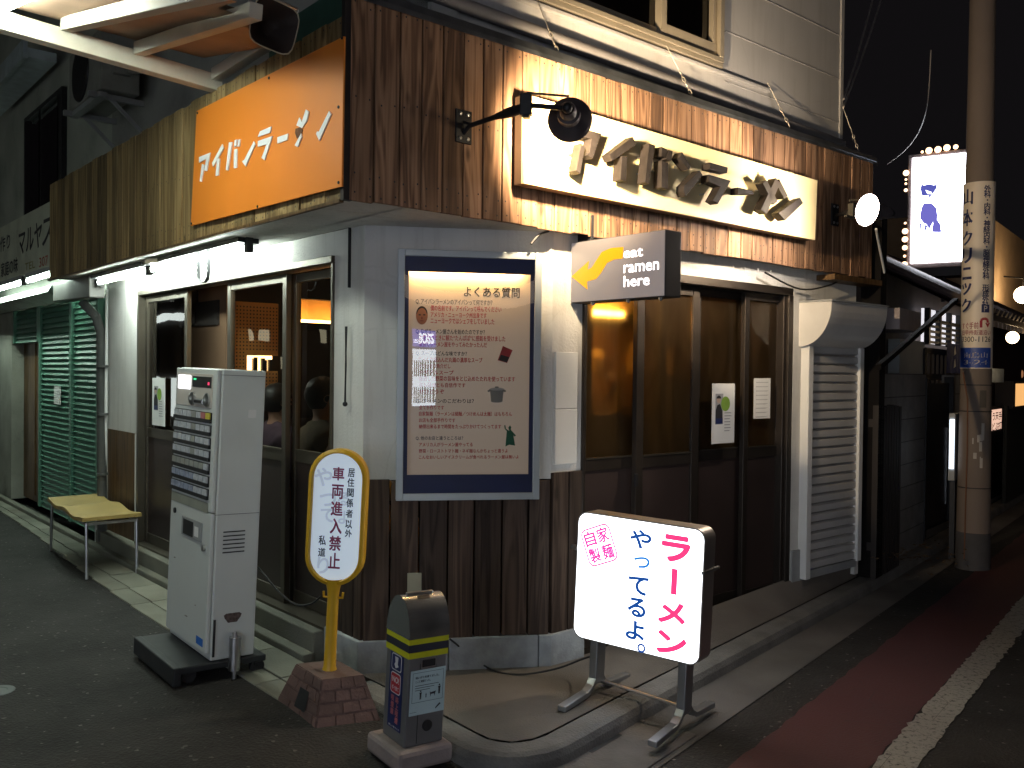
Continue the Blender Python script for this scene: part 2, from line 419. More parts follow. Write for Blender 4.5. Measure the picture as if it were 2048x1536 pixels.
def worn_paint(name, col, under, scale=22, lo=.42, hi=.56):
    m, nt, b = _nt(name)
    tc = _n(nt, 'ShaderNodeTexCoord')
    a = _n(nt, 'ShaderNodeTexNoise'); a.inputs['Scale'].default_value = scale; a.inputs['Detail'].default_value = 9; a.inputs['Roughness'].default_value = .75
    g = _n(nt, 'ShaderNodeTexNoise'); g.inputs['Scale'].default_value = 1.7; g.inputs['Detail'].default_value = 4
    vo = _n(nt, 'ShaderNodeTexVoronoi', feature='DISTANCE_TO_EDGE'); vo.inputs['Scale'].default_value = 4.5
    for q in (a, g, vo): nt.links.new(tc.outputs['Object'], q.inputs['Vector'])
    mr = _n(nt, 'ShaderNodeMapRange'); mr.inputs[1].default_value = lo; mr.inputs[2].default_value = hi
    mr.inputs[3].default_value = 1; mr.inputs[4].default_value = 0
    nt.links.new(a.outputs['Fac'], mr.inputs[0])
    ck = _n(nt, 'ShaderNodeMapRange'); ck.inputs[1].default_value = .001; ck.inputs[2].default_value = .005
    nt.links.new(vo.outputs['Distance'], ck.inputs[0])
    mul = _n(nt, 'ShaderNodeMath', operation='MULTIPLY'); nt.links.new(mr.outputs[0], mul.inputs[0]); nt.links.new(ck.outputs[0], mul.inputs[1])
    gv = _n(nt, 'ShaderNodeMapRange'); gv.inputs[3].default_value = .75; gv.inputs[4].default_value = 1.15; nt.links.new(g.outputs['Fac'], gv.inputs[0])
    sc = _n(nt, 'ShaderNodeVectorMath', operation='SCALE'); sc.inputs[0].default_value = col; nt.links.new(gv.outputs[0], sc.inputs['Scale'])
    mx = _n(nt, 'ShaderNodeMix', data_type='RGBA'); nt.links.new(mul.outputs[0], mx.inputs['Factor']); mx.inputs['A'].default_value = under + (1,); nt.links.new(sc.outputs[0], mx.inputs['B'])
    nt.links.new(mx.outputs['Result'], b.inputs['Base Color']); b.inputs['Roughness'].default_value = .75
    f = _n(nt, 'ShaderNodeTexNoise'); f.inputs['Scale'].default_value = 110; nt.links.new(tc.outputs['Object'], f.inputs['Vector'])
    bp = _n(nt, 'ShaderNodeBump'); bp.inputs['Strength'].default_value = .5; bp.inputs['Distance'].default_value = .006
    nt.links.new(f.outputs['Fac'], bp.inputs['Height']); nt.links.new(bp.outputs[0], b.inputs['Normal'])
    return m

M = dict(
    asphalt=asphalt('asphalt', (.028, .0265, .025)),
    concrete=mat('concrete', (.13, .115, .10), .85, var=.22, scale=2.2, bump=.5, bscale=120, dirt=.45, dcol=(.10, .075, .055)),
    gutterc=mat('gutter_concrete', (.12, .112, .105), .85, var=.25, scale=2, bump=.6, bscale=120, dirt=.5, dcol=(.07, .055, .045)),
    kerb=mat('kerb_stone', (.15, .145, .135), .85, var=.25, scale=5, bump=.6, bscale=90, dirt=.45, dcol=(.06, .055, .05)),
    slab=mat('paving_slab', (.20, .20, .16), .85, var=.2, scale=3, bump=.5, bscale=110, dirt=.6, dcol=(.12, .075, .045), rvar=.2),
    redband=worn_paint('red_road_coating', (.085, .022, .024), (.05, .03, .028), scale=30, lo=.6, hi=.78),
    whiteline=worn_paint('white_road_paint', (.36, .34, .30), (.06, .055, .05), scale=40, lo=.52, hi=.62),
    woodR=wood('stained_boards', (.105, .055, .032), (.245, .135, .075), (.36, .21, .125)),
    woodL=wood('varnished_boards', (.15, .095, .038), (.235, .16, .068), (.31, .22, .10)),
    woodD=wood('dark_boards', (.030, .019, .014), (.066, .043, .031), (.095, .064, .047)),
    veneer=wood('veneer', (.10, .052, .02), (.19, .105, .042), (.25, .15, .065), rough=.5),
    plaster=mat('white_plaster', (.62, .61, .58), .8, var=.08, scale=3, bump=.35, bscale=70, dirt=.3, dcol=(.30, .28, .25), streak=.35),
    stone=mat('base_stone', (.30, .32, .33), .7, var=.2, scale=12, bump=.3, dirt=.4, dcol=(.16, .15, .14)),
    clad=mat('upper_cladding', (.40, .385, .37), .55, var=.07, scale=2, dirt=.25, dcol=(.22, .2, .17), streak=.3),
    blackt=mat('black_timber', (.007, .006, .006), .8, spec=.1),
    flash=mat('metal_flashing', (.45, .48, .52), .38, 1, var=.15, scale=14, bump=.6, bscale=9),
    dark=mat('dark_metal', (.02, .02, .022), .45, .3),
    darkw=mat('dark_timber', (.02, .015, .013), .75),
    alu=mat('bronze_aluminium', (.12, .105, .082), .40, .8, var=.1),
    alud=mat('dark_bronze', (.045, .036, .03), .4, .6, var=.12),
    panel=mat('door_panel', (.032, .021, .019), .42, var=.15, scale=3),
    blk=mat('black_plastic', (.015, .015, .016), .5),
    white=mat('white_paint', (.72, .72, .70), .45, var=.05, scale=4, dirt=.12, dcol=(.4, .36, .3)),
    grey=mat('grey_paint', (.30, .31, .31), .5, var=.1),
    steel=mat('steel', (.55, .55, .56), .3, 1, var=.12, scale=10),
    paper=mat('paper', (.74, .74, .72), .8, var=.04),
    ink=mat('ink', (.02, .02, .025), .7),
    green=mat('green_print', (.22, .38, .05), .7),
    navy=mat('navy_print', (.012, .022, .10), .45),
    glass=glass('window_glass', (.62, .60, .57), 1.72, .004, wav=.10),
    glassd=glass('dark_glass', (.35, .33, .31), 1.7, .02),
    frost=frosted('amber_frosted_glass', (.26, .165, .075), .34),
)

# ================================================================ SETTING
def sheet(name, rows, m, kind='structure'):
    mb = MB()
    n = len(rows[0])
    for r in rows: mb.v += [tuple(p) for p in r]
    for i in range(len(rows) - 1):
        for j in range(n - 1):
            mb.f.append((i * n + j, i * n + j + 1, (i + 1) * n + j + 1, (i + 1) * n + j)); mb.m.append(0); mb.r.append(0)
    o = mb.build(name, m)
    me = o.data
    if me.polygons and sum(p.normal.z * p.area for p in me.polygons) < 0: me.flip_normals()
    o['kind'] = kind
    return o
xs = sorted(set([-90, -60, -40, -25, -16, -11] + [round(-8 + .2 * i, 2) for i in range(80)] + [9, 11, 14, 18, 24, 32, 45, 60, 90]))
ys = sorted(set([-60, -40, -25, -15, -10, -7, -5, -3, -1.5, 0, .8] + [round(1.4 + .2 * i, 2) for i in range(50)] + [12, 14, 17, 21, 28, 40, 60, 90, 140]))
sheet('road', [[(x, y, road_z((x, y))) for x in xs] for y in ys], M['asphalt'])
RD = az(38.15)
def line_strip(name, a, b, m, z, near=-7, far=34, jag=0.0, seg=.09):
    # a strip running along the street between two parallel edges given by one point each
    n = Vector((RD.y, -RD.x, 0)); rows = []
    p0 = gp(*a, z); w = (gp(*b, z) - p0).dot(n)
    p0 = p0 - RD * (p0 - gp(1480, 1423, z)).dot(RD)
    k = int((12 - near) / seg) if jag else 60
    ts = [near + (12 - near) * i / k for i in range(k + 1)] + [16, 22, far]
    for t in ts:
        j0, j1 = (random.gauss(0, jag), random.gauss(0, jag)) if jag else (0, 0)
        rows.append([p0 + RD * t + n * j0, p0 + RD * t + n * (w * .5), p0 + RD * t + n * (w + j1)])
    return sheet(name, rows, m)
line_strip('gutter', (1400, 1335), (1479, 1423), M['gutterc'], -.075, near=-1.7)
line_strip('red_road_lane', (1454, 1536), (1739, 1536), M['redband'], -.0755, jag=.004)
line_strip('white_road_line', (1739, 1536), (1833, 1536), M['whiteline'], -.0745, jag=.005, seg=.035)
# pavement between the shop walls and the kerb, ruled between two polylines
def resample(pts, n):
    pts = [Vector(p) for p in pts]; L = [0]
    for a, b in zip(pts, pts[1:]): L.append(L[-1] + (b - a).length)
    out = []
    for i in range(n):
        t = L[-1] * i / (n - 1); k = max(j for j in range(len(pts) - 1) if L[j] <= t + 1e-9)
        f = (t - L[k]) / max(L[k + 1] - L[k], 1e-9); out.append(pts[k].lerp(pts[k + 1], min(1, f)))
    return out
_ke = [gp(1126, 1449), gp(1280, 1369)]
kp = gp(1740, 1140)
KERB_IN = [gp(748, 1361), gp(890, 1431), gp(975, 1476), gp(1010, 1484), gp(1050, 1482), gp(1085, 1471), gp(1126, 1449), gp(1280, 1369), kp, kp + RD * 4, kp + RD * 14]
WALLP = [PA + Vector((0, 0, 0)) + LF.y * -.02, PB, RF.w(1.1), RF.w(2.0, 0, wall_rise(2)), RF.w(3.0, 0, wall_rise(3)), RF.w(3.9, 0, wall_rise(3.85)), QF.w(.4, 0, .14), QF.w(3, 0, .08), QF.w(16, 0, .03)]
def key_sample(A, B, m=6):
    return None
wa = resample(WALLP[:3], 14)[:-1] + resample(WALLP[2:7], 24)[:-1] + resample(WALLP[6:], 14)
kb = resample(KERB_IN[:7], 14)[:-1] + resample(KERB_IN[6:9], 24)[:-1] + resample(KERB_IN[8:], 14)
rows = [[p.lerp(q, i / 7) for i in range(8)] for p, q in zip(wa, kb)]
for r in rows:
    for i, p in enumerate(r): p.z = r[0].z * (1 - i / 7) ** 1.3
PAVE_ROWS = rows
sheet('pavement', rows, M['concrete'])
# kerb stones follow the pavement edge
def offset_poly(pts, d):
    out = []
    for i, p in enumerate(pts):
        a = pts[max(i - 1, 0)]; b = pts[min(i + 1, len(pts) - 1)]
        t = (b - a); t.z = 0; t.normalize(); nn = Vector((t.y, -t.x, 0)); out.append(p + nn * d)
    return out
kk = resample(KERB_IN[:7], 30)[:-1] + resample(KERB_IN[6:], 40)
prof = [(.012, .0), (.02, .004), (.105, .002), (.128, -.008), (.14, -.035), (.146, -.10)]
krows = []
for d, z in prof:
    krows.append([q + Vector((0, 0, z)) for q in offset_poly(kk, d)])
sheet('kerb', krows, M['kerb'])
# slabs along the side alley
mb = MB(LF)
s = -14.0
while s < -.45:
    s2 = s + .46
    oe = .31 + .17 * smooth((s + 7.5) / 5.5)
    mb.rv = random.random()
    mb.box(s + .004, min(s2, -.42) - .004, .155, oe * .62 + .05, -.05, .002 + random.uniform(-.003, .003))
    mb.rv = random.random()
    mb.box(s + .004, min(s2, -.42) - .004, oe * .62 + .056, oe, -.05, .0 + random.uniform(-.003, .003))
    s = s2
mb.build('paved_strip', M['slab'], kind='structure', bevel=.004)

# ================================================================ RAMEN SHOP
shop = thing('ramen_shop', 'corner ramen shop with board clad fascia, white walls and brown sliding doors', 'shop', RF)
Z_SOF = 2.22
Z_FB, Z_FL_T, Z_FR_T = 2.205, 2.97, 3.04
def planks(fr, x0, x1, z0, z1, w, o0, o1, mb=None, jz=.004, gap=.009, nails=False):
    mb = mb or MB(fr)
    x = x0
    while x < x1 - .01:
        ww = w * random.uniform(.93, 1.07); e = min(x + ww, x1)
        if x1 - e < w * .35: e = x1
        mb.rv = random.random()
        d = random.uniform(-.005, .004)
        mb.box(x + gap / 2, e - gap / 2, o0, o1 + d, z0 + random.uniform(-jz, jz), z1 + random.uniform(-jz, jz) * 1.5)
        if nails:
            for zz_ in (z0 + .03, z0 + .10, (z0 + z1) / 2 + random.uniform(-.02, .02), z1 - .03):
                for xx_ in (x + .025, e - .025):
                    cx_, cz_ = xx_ + random.uniform(-.006, .006), zz_ + random.uniform(-.012, .012)
                    mb.poly([(cx_ + .0042 * cos(q * pi / 3), -(o1 + d + .0008), cz_ + .0048 * sin(q * pi / 3)) for q in range(6)], 1)
        x = e
    return mb
# fascia
mb = planks(RF, -OL + .012, 3.87, Z_FB, Z_FR_T, .118, OR - .02, OR, nails=True)
mb.build('street_fascia_boards', [M['woodR'], M['ink']], shop, bevel=.0025)
mb = planks(LF, -4.63, OR - .035, Z_FB, Z_FL_T, .118, OL - .02, OL, nails=True, gap=.005)
mb.build('alley_fascia_boards', [M['woodL'], M['ink']], shop, bevel=.0025)
mb = MB(RF); mb.box(-OL + .01, 3.86, OR - .05, OR - .022, Z_FB + .01, Z_FR_T - .02)
mb.box(3.84, 3.87, -.02, OR - .052, Z_FB + .01, Z_FR_T - .02)
mb2 = MB(LF); mb2.box(-4.62, OR - .055, OL - .05, OL - .022, Z_FB + .01, Z_FL_T - .02); mb2.box(-4.63, -4.60, -.02, OL - .052, Z_FB + .01, Z_FL_T - .02)
mb.build('fascia_backing', M['darkw'], shop); mb2.build('fascia_backing', M['darkw'], shop)
mb = MB(LF); mb.box(OR - .03, OR - .004, OL - .03, OL + .012, Z_FB - .005, Z_FR_T)
mb.build('corner_trim', M['darkw'], shop)
# top cover and metal flashing
mb = MB(RF)
x = -OL
pieces = [(-OL, .60, 0), (.60, 1.42, 0), (1.42, 2.3, 1), (2.3, 3.1, 1), (3.1, 3.9, 0)]
for i, (a, b, t) in enumerate(pieces):
    mb.poly([(a, -OR - .012, Z_FR_T + .012), (b + .01, -OR - .012 - .002 * i, Z_FR_T + .012), (b + .01, -OR + .005, Z_FR_T + .05), (a, -OR + .005, Z_FR_T + .05)])
    mb.poly([(a, -OR + .005, Z_FR_T + .05), (b + .01, -OR + .005, Z_FR_T + .05), (b + .01, .05, Z_FR_T + .065), (a, .05, Z_FR_T + .065)])
    mb.poly([(a, -OR - .014, Z_FR_T - .012), (b + .01, -OR - .014, Z_FR_T - .012), (b + .01, -OR - .012, Z_FR_T + .012), (a, -OR - .012, Z_FR_T + .012)])
mb.build('metal_flashing', M['flash'], shop)
mb = MB(LF); mb.box(-4.6, -.0, 0, OL - .03, Z_FL_T - .06, Z_FL_T - .03)
mb.build('fascia_top_cover', M['darkw'], shop)
mb = MB(LF); mb.bar((-4.62, -OL - .006, Z_FB - .006), (OR - .03, -OL - .006, Z_FB - .006), .02, .014); mb.build('fascia_edge_strip', M['veneer'], shop)
# soffit
mb = MB(LF); mb.box(-4.6, OR - .05, .001, OL - .05, Z_SOF + .002, Z_SOF + .03)
mb.build('soffit', M['plaster'], shop)
mb = MB(RF); mb.box(-.05, 3.84, -.10, OR - .052, Z_SOF + .003, Z_SOF + .028)
mb.build('soffit', M['plaster'], shop)
mb = MB(RF); mb.poly([(-.12, -.045, Z_SOF - .003), (-.12, .62, Z_SOF - .003), (.05, .62, Z_SOF - .003), (.95, -.0, Z_SOF - .003), (.95, -.045, Z_SOF - .003)]); mb.build('soffit', M['plaster'], shop)
# walls
ZW, ZB = .985, .16
sA = LF.loc(PA).x; tB = RF.loc(PB).x; cw = CH.loc(PB).x
s_door0, s_door1 = LF.S(278, 800)[0], LF.S(668, 700)[0]
s_wl = LF.S(214, 760)[0]
ZH = 2.062
mb = MB(LF)
mb.box(s_wl, s_door0, -.12, 0, ZW, Z_SOF); mb.box(s_door0, s_door1, -.12, 0, ZH, Z_SOF); mb.box(s_door1, sA, -.12, 0, ZW - .03, Z_SOF)
mb.build('white_wall', M['plaster'], shop)
mb = MB(CH); mb.box(0, cw, -.12, 0, ZW - .03, Z_SOF); mb.build('white_wall', M['plaster'], shop)
sd0, sd1 = RF.S(1167, 700)[0], RF.S(1581, 800)[0]
ZHR = RF.S(1470, 570, -.02)[1]
sp1 = RF.S(1604, 900)[0]; sh1 = RF.S(1705, 900)[0]
mb = MB(RF); mb.box(tB, sd0, -.12, 0, ZW, Z_SOF); mb.box(sd0, sp1, -.12, -.001, ZHR, Z_SOF); mb.box(sp1, 3.84, -.12, 0, 1.99, Z_SOF)
mb.box(sd1, sp1, -.12, .015, .0, ZHR); mb.box(sh1, sh1 + .05, -.12, .03, .05, 1.75)
mb.build('white_wall', M['plaster'], shop)
mb = MB(LF); mb.box(s_wl + .02, s_door0 - .02, -.10, .006, .10, ZW); mb.build('veneer_dado', M['veneer'], shop)
mb = MB(LF); mb.box(s_wl + .02, s_wl + .045, .006, .014, .1, 2.2); mb.box(s_door0 - .045, s_door0 - .02, .006, .016, .1, ZW); mb.build('wall_batten', M['plaster'], shop)
mb = planks(CH, 0.004, cw - .002, ZB, ZW - .03, .135, -.06, .016); mb.build('dado_boards', M['woodD'], shop, bevel=.003)
mb = planks(RF, tB + .004, sd0, ZB, ZW, .125, -.06, .012); mb.build('dado_boards', M['woodD'], shop, bevel=.003)
mb = planks(LF, s_door1, sA + .01, ZB, ZW - .03, .12, -.06, .012); mb.build('dado_boards', M['woodD'], shop, bevel=.003)
mb = MB(CH)
for a, b in ((-.02, .43), (.434, cw - .06), (cw - .056, cw + .012)): mb.box(a, b, -.05, .028, -.06, ZB)
mb.fr = CH; mb.build('stone_plinth', M['stone'], shop, bevel=.006)
mb = MB(RF); mb.box(tB - .005, sd0 + .01, -.05, .026, -.06, ZB); mb.build('stone_plinth', M['stone'], shop, bevel=.006)
mb = MB(LF); mb.box(s_door1 - .03, sA + .012, -.05, .03, -.06, ZB); mb.build('stone_plinth', M['stone'], shop, bevel=.006)
# concrete step under the alley doors
mb = MB(LF); mb.box(s_wl, s_door1 - .04, -.15, .085, -.05, .135); mb.box(-14, s_door1 - .02, .088, .15, -.05, .035)
mb.build('concrete_step', M['slab'], shop, bevel=.008)
mb = MB(LF); mb.box(s_door0, s_door1 - .03, -.10, .03, .1355, .150); mb.build('door_track', M['alu'], shop)
mb = MB(RF); mb.box(sd0 + .01, sd1, -.14, .0, -.02, .035); mb.build('door_track', M['alud'], shop)
# sliding doors
def door(fr, s0, s1, z0, zm, z1, o, gl, pan, frm, st=.048, zk=None):
    f = MB(fr); oo, oi = o, o - .034
    f.box(s0, s0 + st, oi, oo, z0, z1); f.box(s1 - st, s1, oi, oo, z0, z1)
    f.box(s0 + st, s1 - st, oi + .002, oo - .002, z1 - st, z1); f.box(s0 + st, s1 - st, oi + .002, oo - .002, zm - .045, zm + .028); f.box(s0 + st, s1 - st, oi + .002, oo - .002, z0, z0 + .075)
    d = f.build('sliding_door', frm, shop, bevel=.003)
    g = MB(fr); g.poly([(s0 + st - .004, -o + .017, zm + .02), (s1 - st + .004, -o + .017, zm + .02), (s1 - st + .004, -o + .017, z1 - st + .005), (s0 + st - .004, -o + .017, z1 - st + .005)])
    g.build('glass_pane', gl, d)
    p = MB(fr); p.box(s0 + st - .004, s1 - st + .004, oi + .012, oo - .012, z0 + .07, zm - .04); p.build('lower_panel', pan, d)
    b = MB(fr); b.box(s0 + st, s1 - st, oo - .0035, oo + .003, zm + .02, zm + .029); b.build('sill_bead', M['alu'], d)
    return d
D0, DM = .152, 1.012
lfx = lambda x, o=0: LF.S(x, 760, o)[0]
door(LF, lfx(281), lfx(363), D0, DM, ZH - .012, -.035, M['glass'], M['panel'], M['alu'])
door(LF, lfx(443), lfx(560), D0, DM, ZH - .012, -.035, M['glass'], M['panel'], M['alu'])
door(LF, lfx(556), lfx(669), D0, DM, ZH - .012, -.085, M['glass'], M['panel'], M['alu'])
mb = MB(LF); mb.box(s_door0 - .004, s_door0 + .03, -.10, .018, .15, ZH + .03); mb.box(s_door0 - .004, s_door1, -.10, .02, ZH - .005, ZH + .032); mb.box(s_door1 - .02, s_door1 + .002, -.12, .012, .15, ZH)
mb.build('door_frame', M['alu'], shop, bevel=.003)
DMR = 1.005
rfx = lambda x, o=0: RF.S(x, 800, o)[0]
ZRB = .03
door(RF, rfx(1160, -.09), rfx(1284, -.09), ZRB, DMR, ZHR - .03, -.09, M['frost'], M['panel'], M['alud'], st=.05)
door(RF, rfx(1272, -.05), rfx(1396, -.05), ZRB, DMR, ZHR - .03, -.045, M['frost'], M['panel'], M['alud'], st=.062)
door(RF, rfx(1390, -.09), rfx(1497, -.09), ZRB, DMR, ZHR - .03, -.09, M['frost'], M['panel'], M['alud'], st=.05)
door(RF, rfx(1487, -.05), rfx(1566, -.05), ZRB, DMR, ZHR - .03, -.045, M['frost'], M['panel'], M['alud'], st=.05)
mb = MB(RF); mb.box(sd0, sd1, -.13, .012, ZHR - .03, ZHR + .02); mb.box(sd1 - .055, sd1, -.13, .014, .03, ZHR - .03); mb.box(sd1 - .085, sd1 - .055, -.12, -.005, .03, ZHR - .03)
mb.box(sd0 - .012, sd0 + .012, -.13, .016, .1, ZHR - .03)
mb.build('door_frame', M['alud'], shop, bevel=.004)
# handles
mb = MB(RF)
mb.box(rfx(1283), rfx(1288), -.048, -.036, .86, .93); mb.build('door_handle', M['dark'], shop)
# shutter at the far end of the street front
mb = MB(RF); x0, x1 = rfx(1606), rfx(1701)
z = .17
k = 0
while z < 1.70:
    mb.prism([(0, 0), (0, 0)], 0, 0) if 0 else None
    b = [(x0, -.03, z), (x1, -.03, z), (x1, -.055, z + .012), (x0, -.055, z + .012), (x1, -.055, z + .052), (x0, -.055, z + .052), (x1, -.03, z + .062), (x0, -.03, z + .062)]
    mb.add(b, [(0, 1, 2, 3), (3, 2, 4, 5), (5, 4, 6, 7)])
    z += .064
sh = mb.build('roller_shutter', mat('shutter_paint', (.50, .49, .48), .42, var=.06, scale=5, dirt=.25, dcol=(.22, .2, .18)), shop)
mb = MB(RF); mb.box(x0, x1, .03, .062, .12, .172); mb.build('shutter_bottom_rail', M['grey'], sh)
for a_, b_, c_ in ((x0 - .055, x0 + .004, .12), (x1 - .004, x1 + .05, .16)): mb = MB(RF); mb.box(a_, b_, .0, .075, c_, 1.70); mb.build('shutter_guide', M['white'], sh, bevel=.004)
c0 = (rfx(1592), rfx(1704))
pr = [(0, 0), (.02, 0)]
zt0 = RF.S(1606, 694, 0)[1]; zt9 = RF.S(1592, 602, 0)[1] - zt0 - .012; bd = .25
arc = [(.02 + (bd - .02) * sin(t), (zt9 - .02) * (1 - cos(t))) for t in [pi / 2 * i / 10 for i in range(11)]]
cross = [(0, zt0)] + [(o, zt0 + h) for o, h in arc] + [(bd, zt0 + zt9), (0, zt0 + zt9)]
n = len(cross)
mb = MB(RF)
xa, xb = c0[0], max(RF.S(1762, 640, bd)[0], c0[1] + .01)
vs = [(xa, -o, z) for o, z in cross] + [(xb, -o, z) for o, z in cross]
mb.add(vs, [tuple(range(n)), tuple(range(2 * n - 1, n - 1, -1))] + [(i, (i + 1) % n, (i + 1) % n + n, i + n) for i in range(n)])
mb.build('shutter_box', mat('shutter_hood', (.62, .60, .57), .4, var=.05, scale=4, dirt=.2, dcol=(.3, .27, .24)), sh)
mb = MB(RF); mb.box(xa - .008, xb + .008, .0, bd + .01, zt0 + zt9 + .001, zt0 + zt9 + .012); mb.build('shutter_box_lid', M['grey'], sh)
mb = MB(RF); mb.box(sd1 + .005, sp1 - .005, .015, .03, .02, .32); mb.build('post_foot', M['grey'], shop)

# upper storey above the street front
UO = -.05
xe = RF.S(1683, 150, UO)[0]
wx0, wx1, wz0 = .35, RF.S(1440, 60, UO)[0], RF.S(1435, 118, UO)[1]
mb = MB(RF)
for x0, x1, z0, z1 in ((-.3, wx0, 2.9, 6.2), (wx0, wx1, 2.9, wz0), (wx1, xe, 2.9, 6.2), (wx0, wx1, wz0 + 1.3, 6.2)): mb.box(x0, x1, UO - .15, UO, z0, z1)
mb.build('upper_wall', M['clad'], shop)
mb = MB(RF)
sv = RF.S(1537, 80, UO)[0]
z = 3.35
zs = [wz0 - .12, wz0 + .19, wz0 + .5, wz0 + .82, wz0 + 1.15, wz0 + 1.5]
mb.bar((sv, -UO - .006, wz0 - .10), (sv, -UO - .006, 6), .03, .016)
for z in zs:
    mb.bar((wx1 + .05, -UO - .002, z), (xe, -UO - .002, z), .006, .008)
mb.bar((-.3, -UO - .012, wz0 - .085), (sv, -UO - .012, wz0 - .085), .03, .02)
mb.box(xe - .03, xe + .01, UO - .15, UO + .012, 3.0, 6.2)
mb.build('cladding_trim', M['clad'], shop, bevel=.003)
mb = MB(RF); mb.tube([(-.3, -UO - .04, 3.22), (xe - .05, -UO - .04, 3.15)], .034, 12)
mb.build('eaves_pipe', mat('old_pipe', (.16, .15, .15), .6), shop, auto=40)
f = MB(RF)
f.box(wx0, wx1, UO - .02, UO + .03, wz0 - .06, wz0 - .03); f.box(wx0, wx1, UO - .05, UO + .035, wz0 - .03, wz0); f.box(wx1 - .04, wx1, UO - .05, UO + .036, wz0 + .001, wz0 + 1.3)
xm = RF.S(1325, 60, UO)[0]
f.box(xm - .025, xm + .025, UO - .04, UO + .012, wz0 + .001, wz0 + 1.3); f.box(xm + .025, wx1 - .04, UO - .03, UO + .01, wz0 + .001, wz0 + .085); f.box(wx0, xm - .025, UO - .055, UO - .02, wz0 + .001, wz0 + .06)
f.box(wx1 - .075, wx1 - .04, UO - .03, UO + .008, wz0 + .085, wz0 + 1.3)
win = f.build('window', mat('window_frame', (.42, .36, .27), .4, .5, var=.08), shop, bevel=.004)
g = MB(RF); g.poly([(wx0, -UO + .035, wz0 + .05), (wx1 - .05, -UO + .035, wz0 + .05), (wx1 - .05, -UO + .035, wz0 + 1.3), (wx0, -UO + .035, wz0 + 1.3)]); g.build('window_pane', M['glassd'], win)
g = MB(RF)
for i in range(22):
    a = wx0 + (wx1 - wx0) * i / 22; b = wx0 + (wx1 - wx0) * (i + 1) / 22; q = .02 * (i % 2)
    g.poly([(a, .12 + q, wz0), (b, .12 + .02 - q, wz0), (b, .12 + .02 - q, wz0 + 1.3), (a, .12 + q, wz0 + 1.3)])
g.build('curtain', mat('curtain_cloth', (.30, .25, .20), .9), win)
# upper storey above the alley
mb = MB(LF); mb.box(-4.7, -.02, -.2, -.05, 2.6, 6.2); mb.build('upper_wall', mat('alley_render', (.30, .30, .28), .85, var=.2, scale=1.2, dirt=.75, dcol=(.07, .075, .07)), shop)
mb = MB(LF); a0, a1 = LF.S(600, 20, .0)[0], -.05
mb.box(a0, a1 - .0, -.05, .18, 3.05, 3.32); mb.build('green_awning_case', mat('green_canvas', (.03, .085, .06), .7), shop)
mb = MB(LF); mb.bar((a0 - .3, -.25, 3.02), (a1, -.25, 3.03), .05, .07); mb.build('awning_rail', M['dark'], shop)

# interior of the shop seen through the glass
IW = mat('interior_brown', (.10, .062, .036), .6, var=.2, scale=2)
BW = Fr(PC + V * 3.75, U)
mb = MB(RF)
def uvbox(mb, u0, u1, v0, v1, z0, z1): mb.box(u0, u1, -v1, -v0, z0, z1)
mb = MB(RF); uvbox(mb, .13, 3.7, .66, 3.8, .02, .1); uvbox(mb, .95, 3.7, .13, .659, .02, .1); mb.build('shop_floor', M['panel'], shop)
mb = MB(RF); uvbox(mb, .13, 3.9, 3.75, 3.85, .1, 2.7); uvbox(mb, 3.82, 3.9, .13, 3.75, .1, 2.7); uvbox(mb, .13, 3.82, .13, 3.75, 2.62, 2.7); mb.build('interior_wall', IW, shop)
ob = mat('orange_panel', (.55, .25, .07), .5, var=.08)
# lit niche high on the back wall with its warm strip
n0, n1 = BW.S(584, 630, .25)[0], BW.S(720, 630, .25)[0]
zt, zb = BW.S(620, 600, .25)[1], BW.S(620, 645, .25)[1]
mb = MB(BW); mb.box(n0 - .9, n1 + 1.0, .26, .34, zt, zt + .6); mb.box(n0 - .9, n0, .26, .34, zb - .06, zt); mb.box(n0 - .2, n1 + 1.0, .02, .32, zb - .06, zb - .005); mb.box(n0 - .3, n1 + 1.0, .26, .29, zb - .8, zb - .061); mb.build('interior_shelf', M['darkw'], shop)
mb = MB(BW); mb.poly([(n0 - .2, -.015, zb - .01), (n1 + 1, -.015, zb - .01), (n1 + 1, -.015, zt + .02), (n0 - .2, -.015, zt + .02)]); mb.build('niche_back', mat('niche_wall', (.75, .45, .16), .6), shop)
mb = MB(BW); mb.box(n0 - .1, n1 + .9, .10, .14, zb + .002, zb + .03); mb.build('warm_strip_light', emit('warm_strip', (1, .50, .13), L_WARM * 2.0), shop)
# perforated orange screen and the bright pass-through
PF = Fr(PC + V * 3.0, U)
p0, p1 = PF.S(470, 700)[0], PF.S(556, 700)[0]
pz0, pz1 = PF.S(530, 800)[1], PF.S(530, 606)[1]
wz_0, wz_1 = PF.S(530, 742)[1], PF.S(530, 711)[1]
wx_0 = PF.S(494, 725)[0]
mb = MB(PF); mb.box(p0, p1, -.02, 0, wz_1, pz1); mb.box(p0, wx_0, -.02, 0, pz0, wz_1); mb.box(wx_0, p1, -.02, 0, pz0, wz_0)
scr = mb.build('perforated_screen', ob, shop)
mb = MB(PF)
nx = 13; st = (p1 - p0) / nx
z = pz0 + st / 2
while z < pz1 - .01:
    for i in range(nx):
        x = p0 + st * (i + .5)
        if not (wz_0 - .02 < z < wz_1 + .02 and x > wx_0 - .02): mb.box(x - st * .17, x + st * .17, 0, .003, z - st * .2, z + st * .2)
    z += st
mb.build('screen_holes', M['blk'], scr)
mb = MB(PF)
mb.poly([(wx_0, .10, wz_0), (p1, .10, wz_0), (p1, .10, wz_1), (wx_0, .10, wz_1)]); mb.build('kitchen_opening', emit('kitchen_glow', (1, .62, .25), L_WARM * .6), scr)
mb = MB(PF)
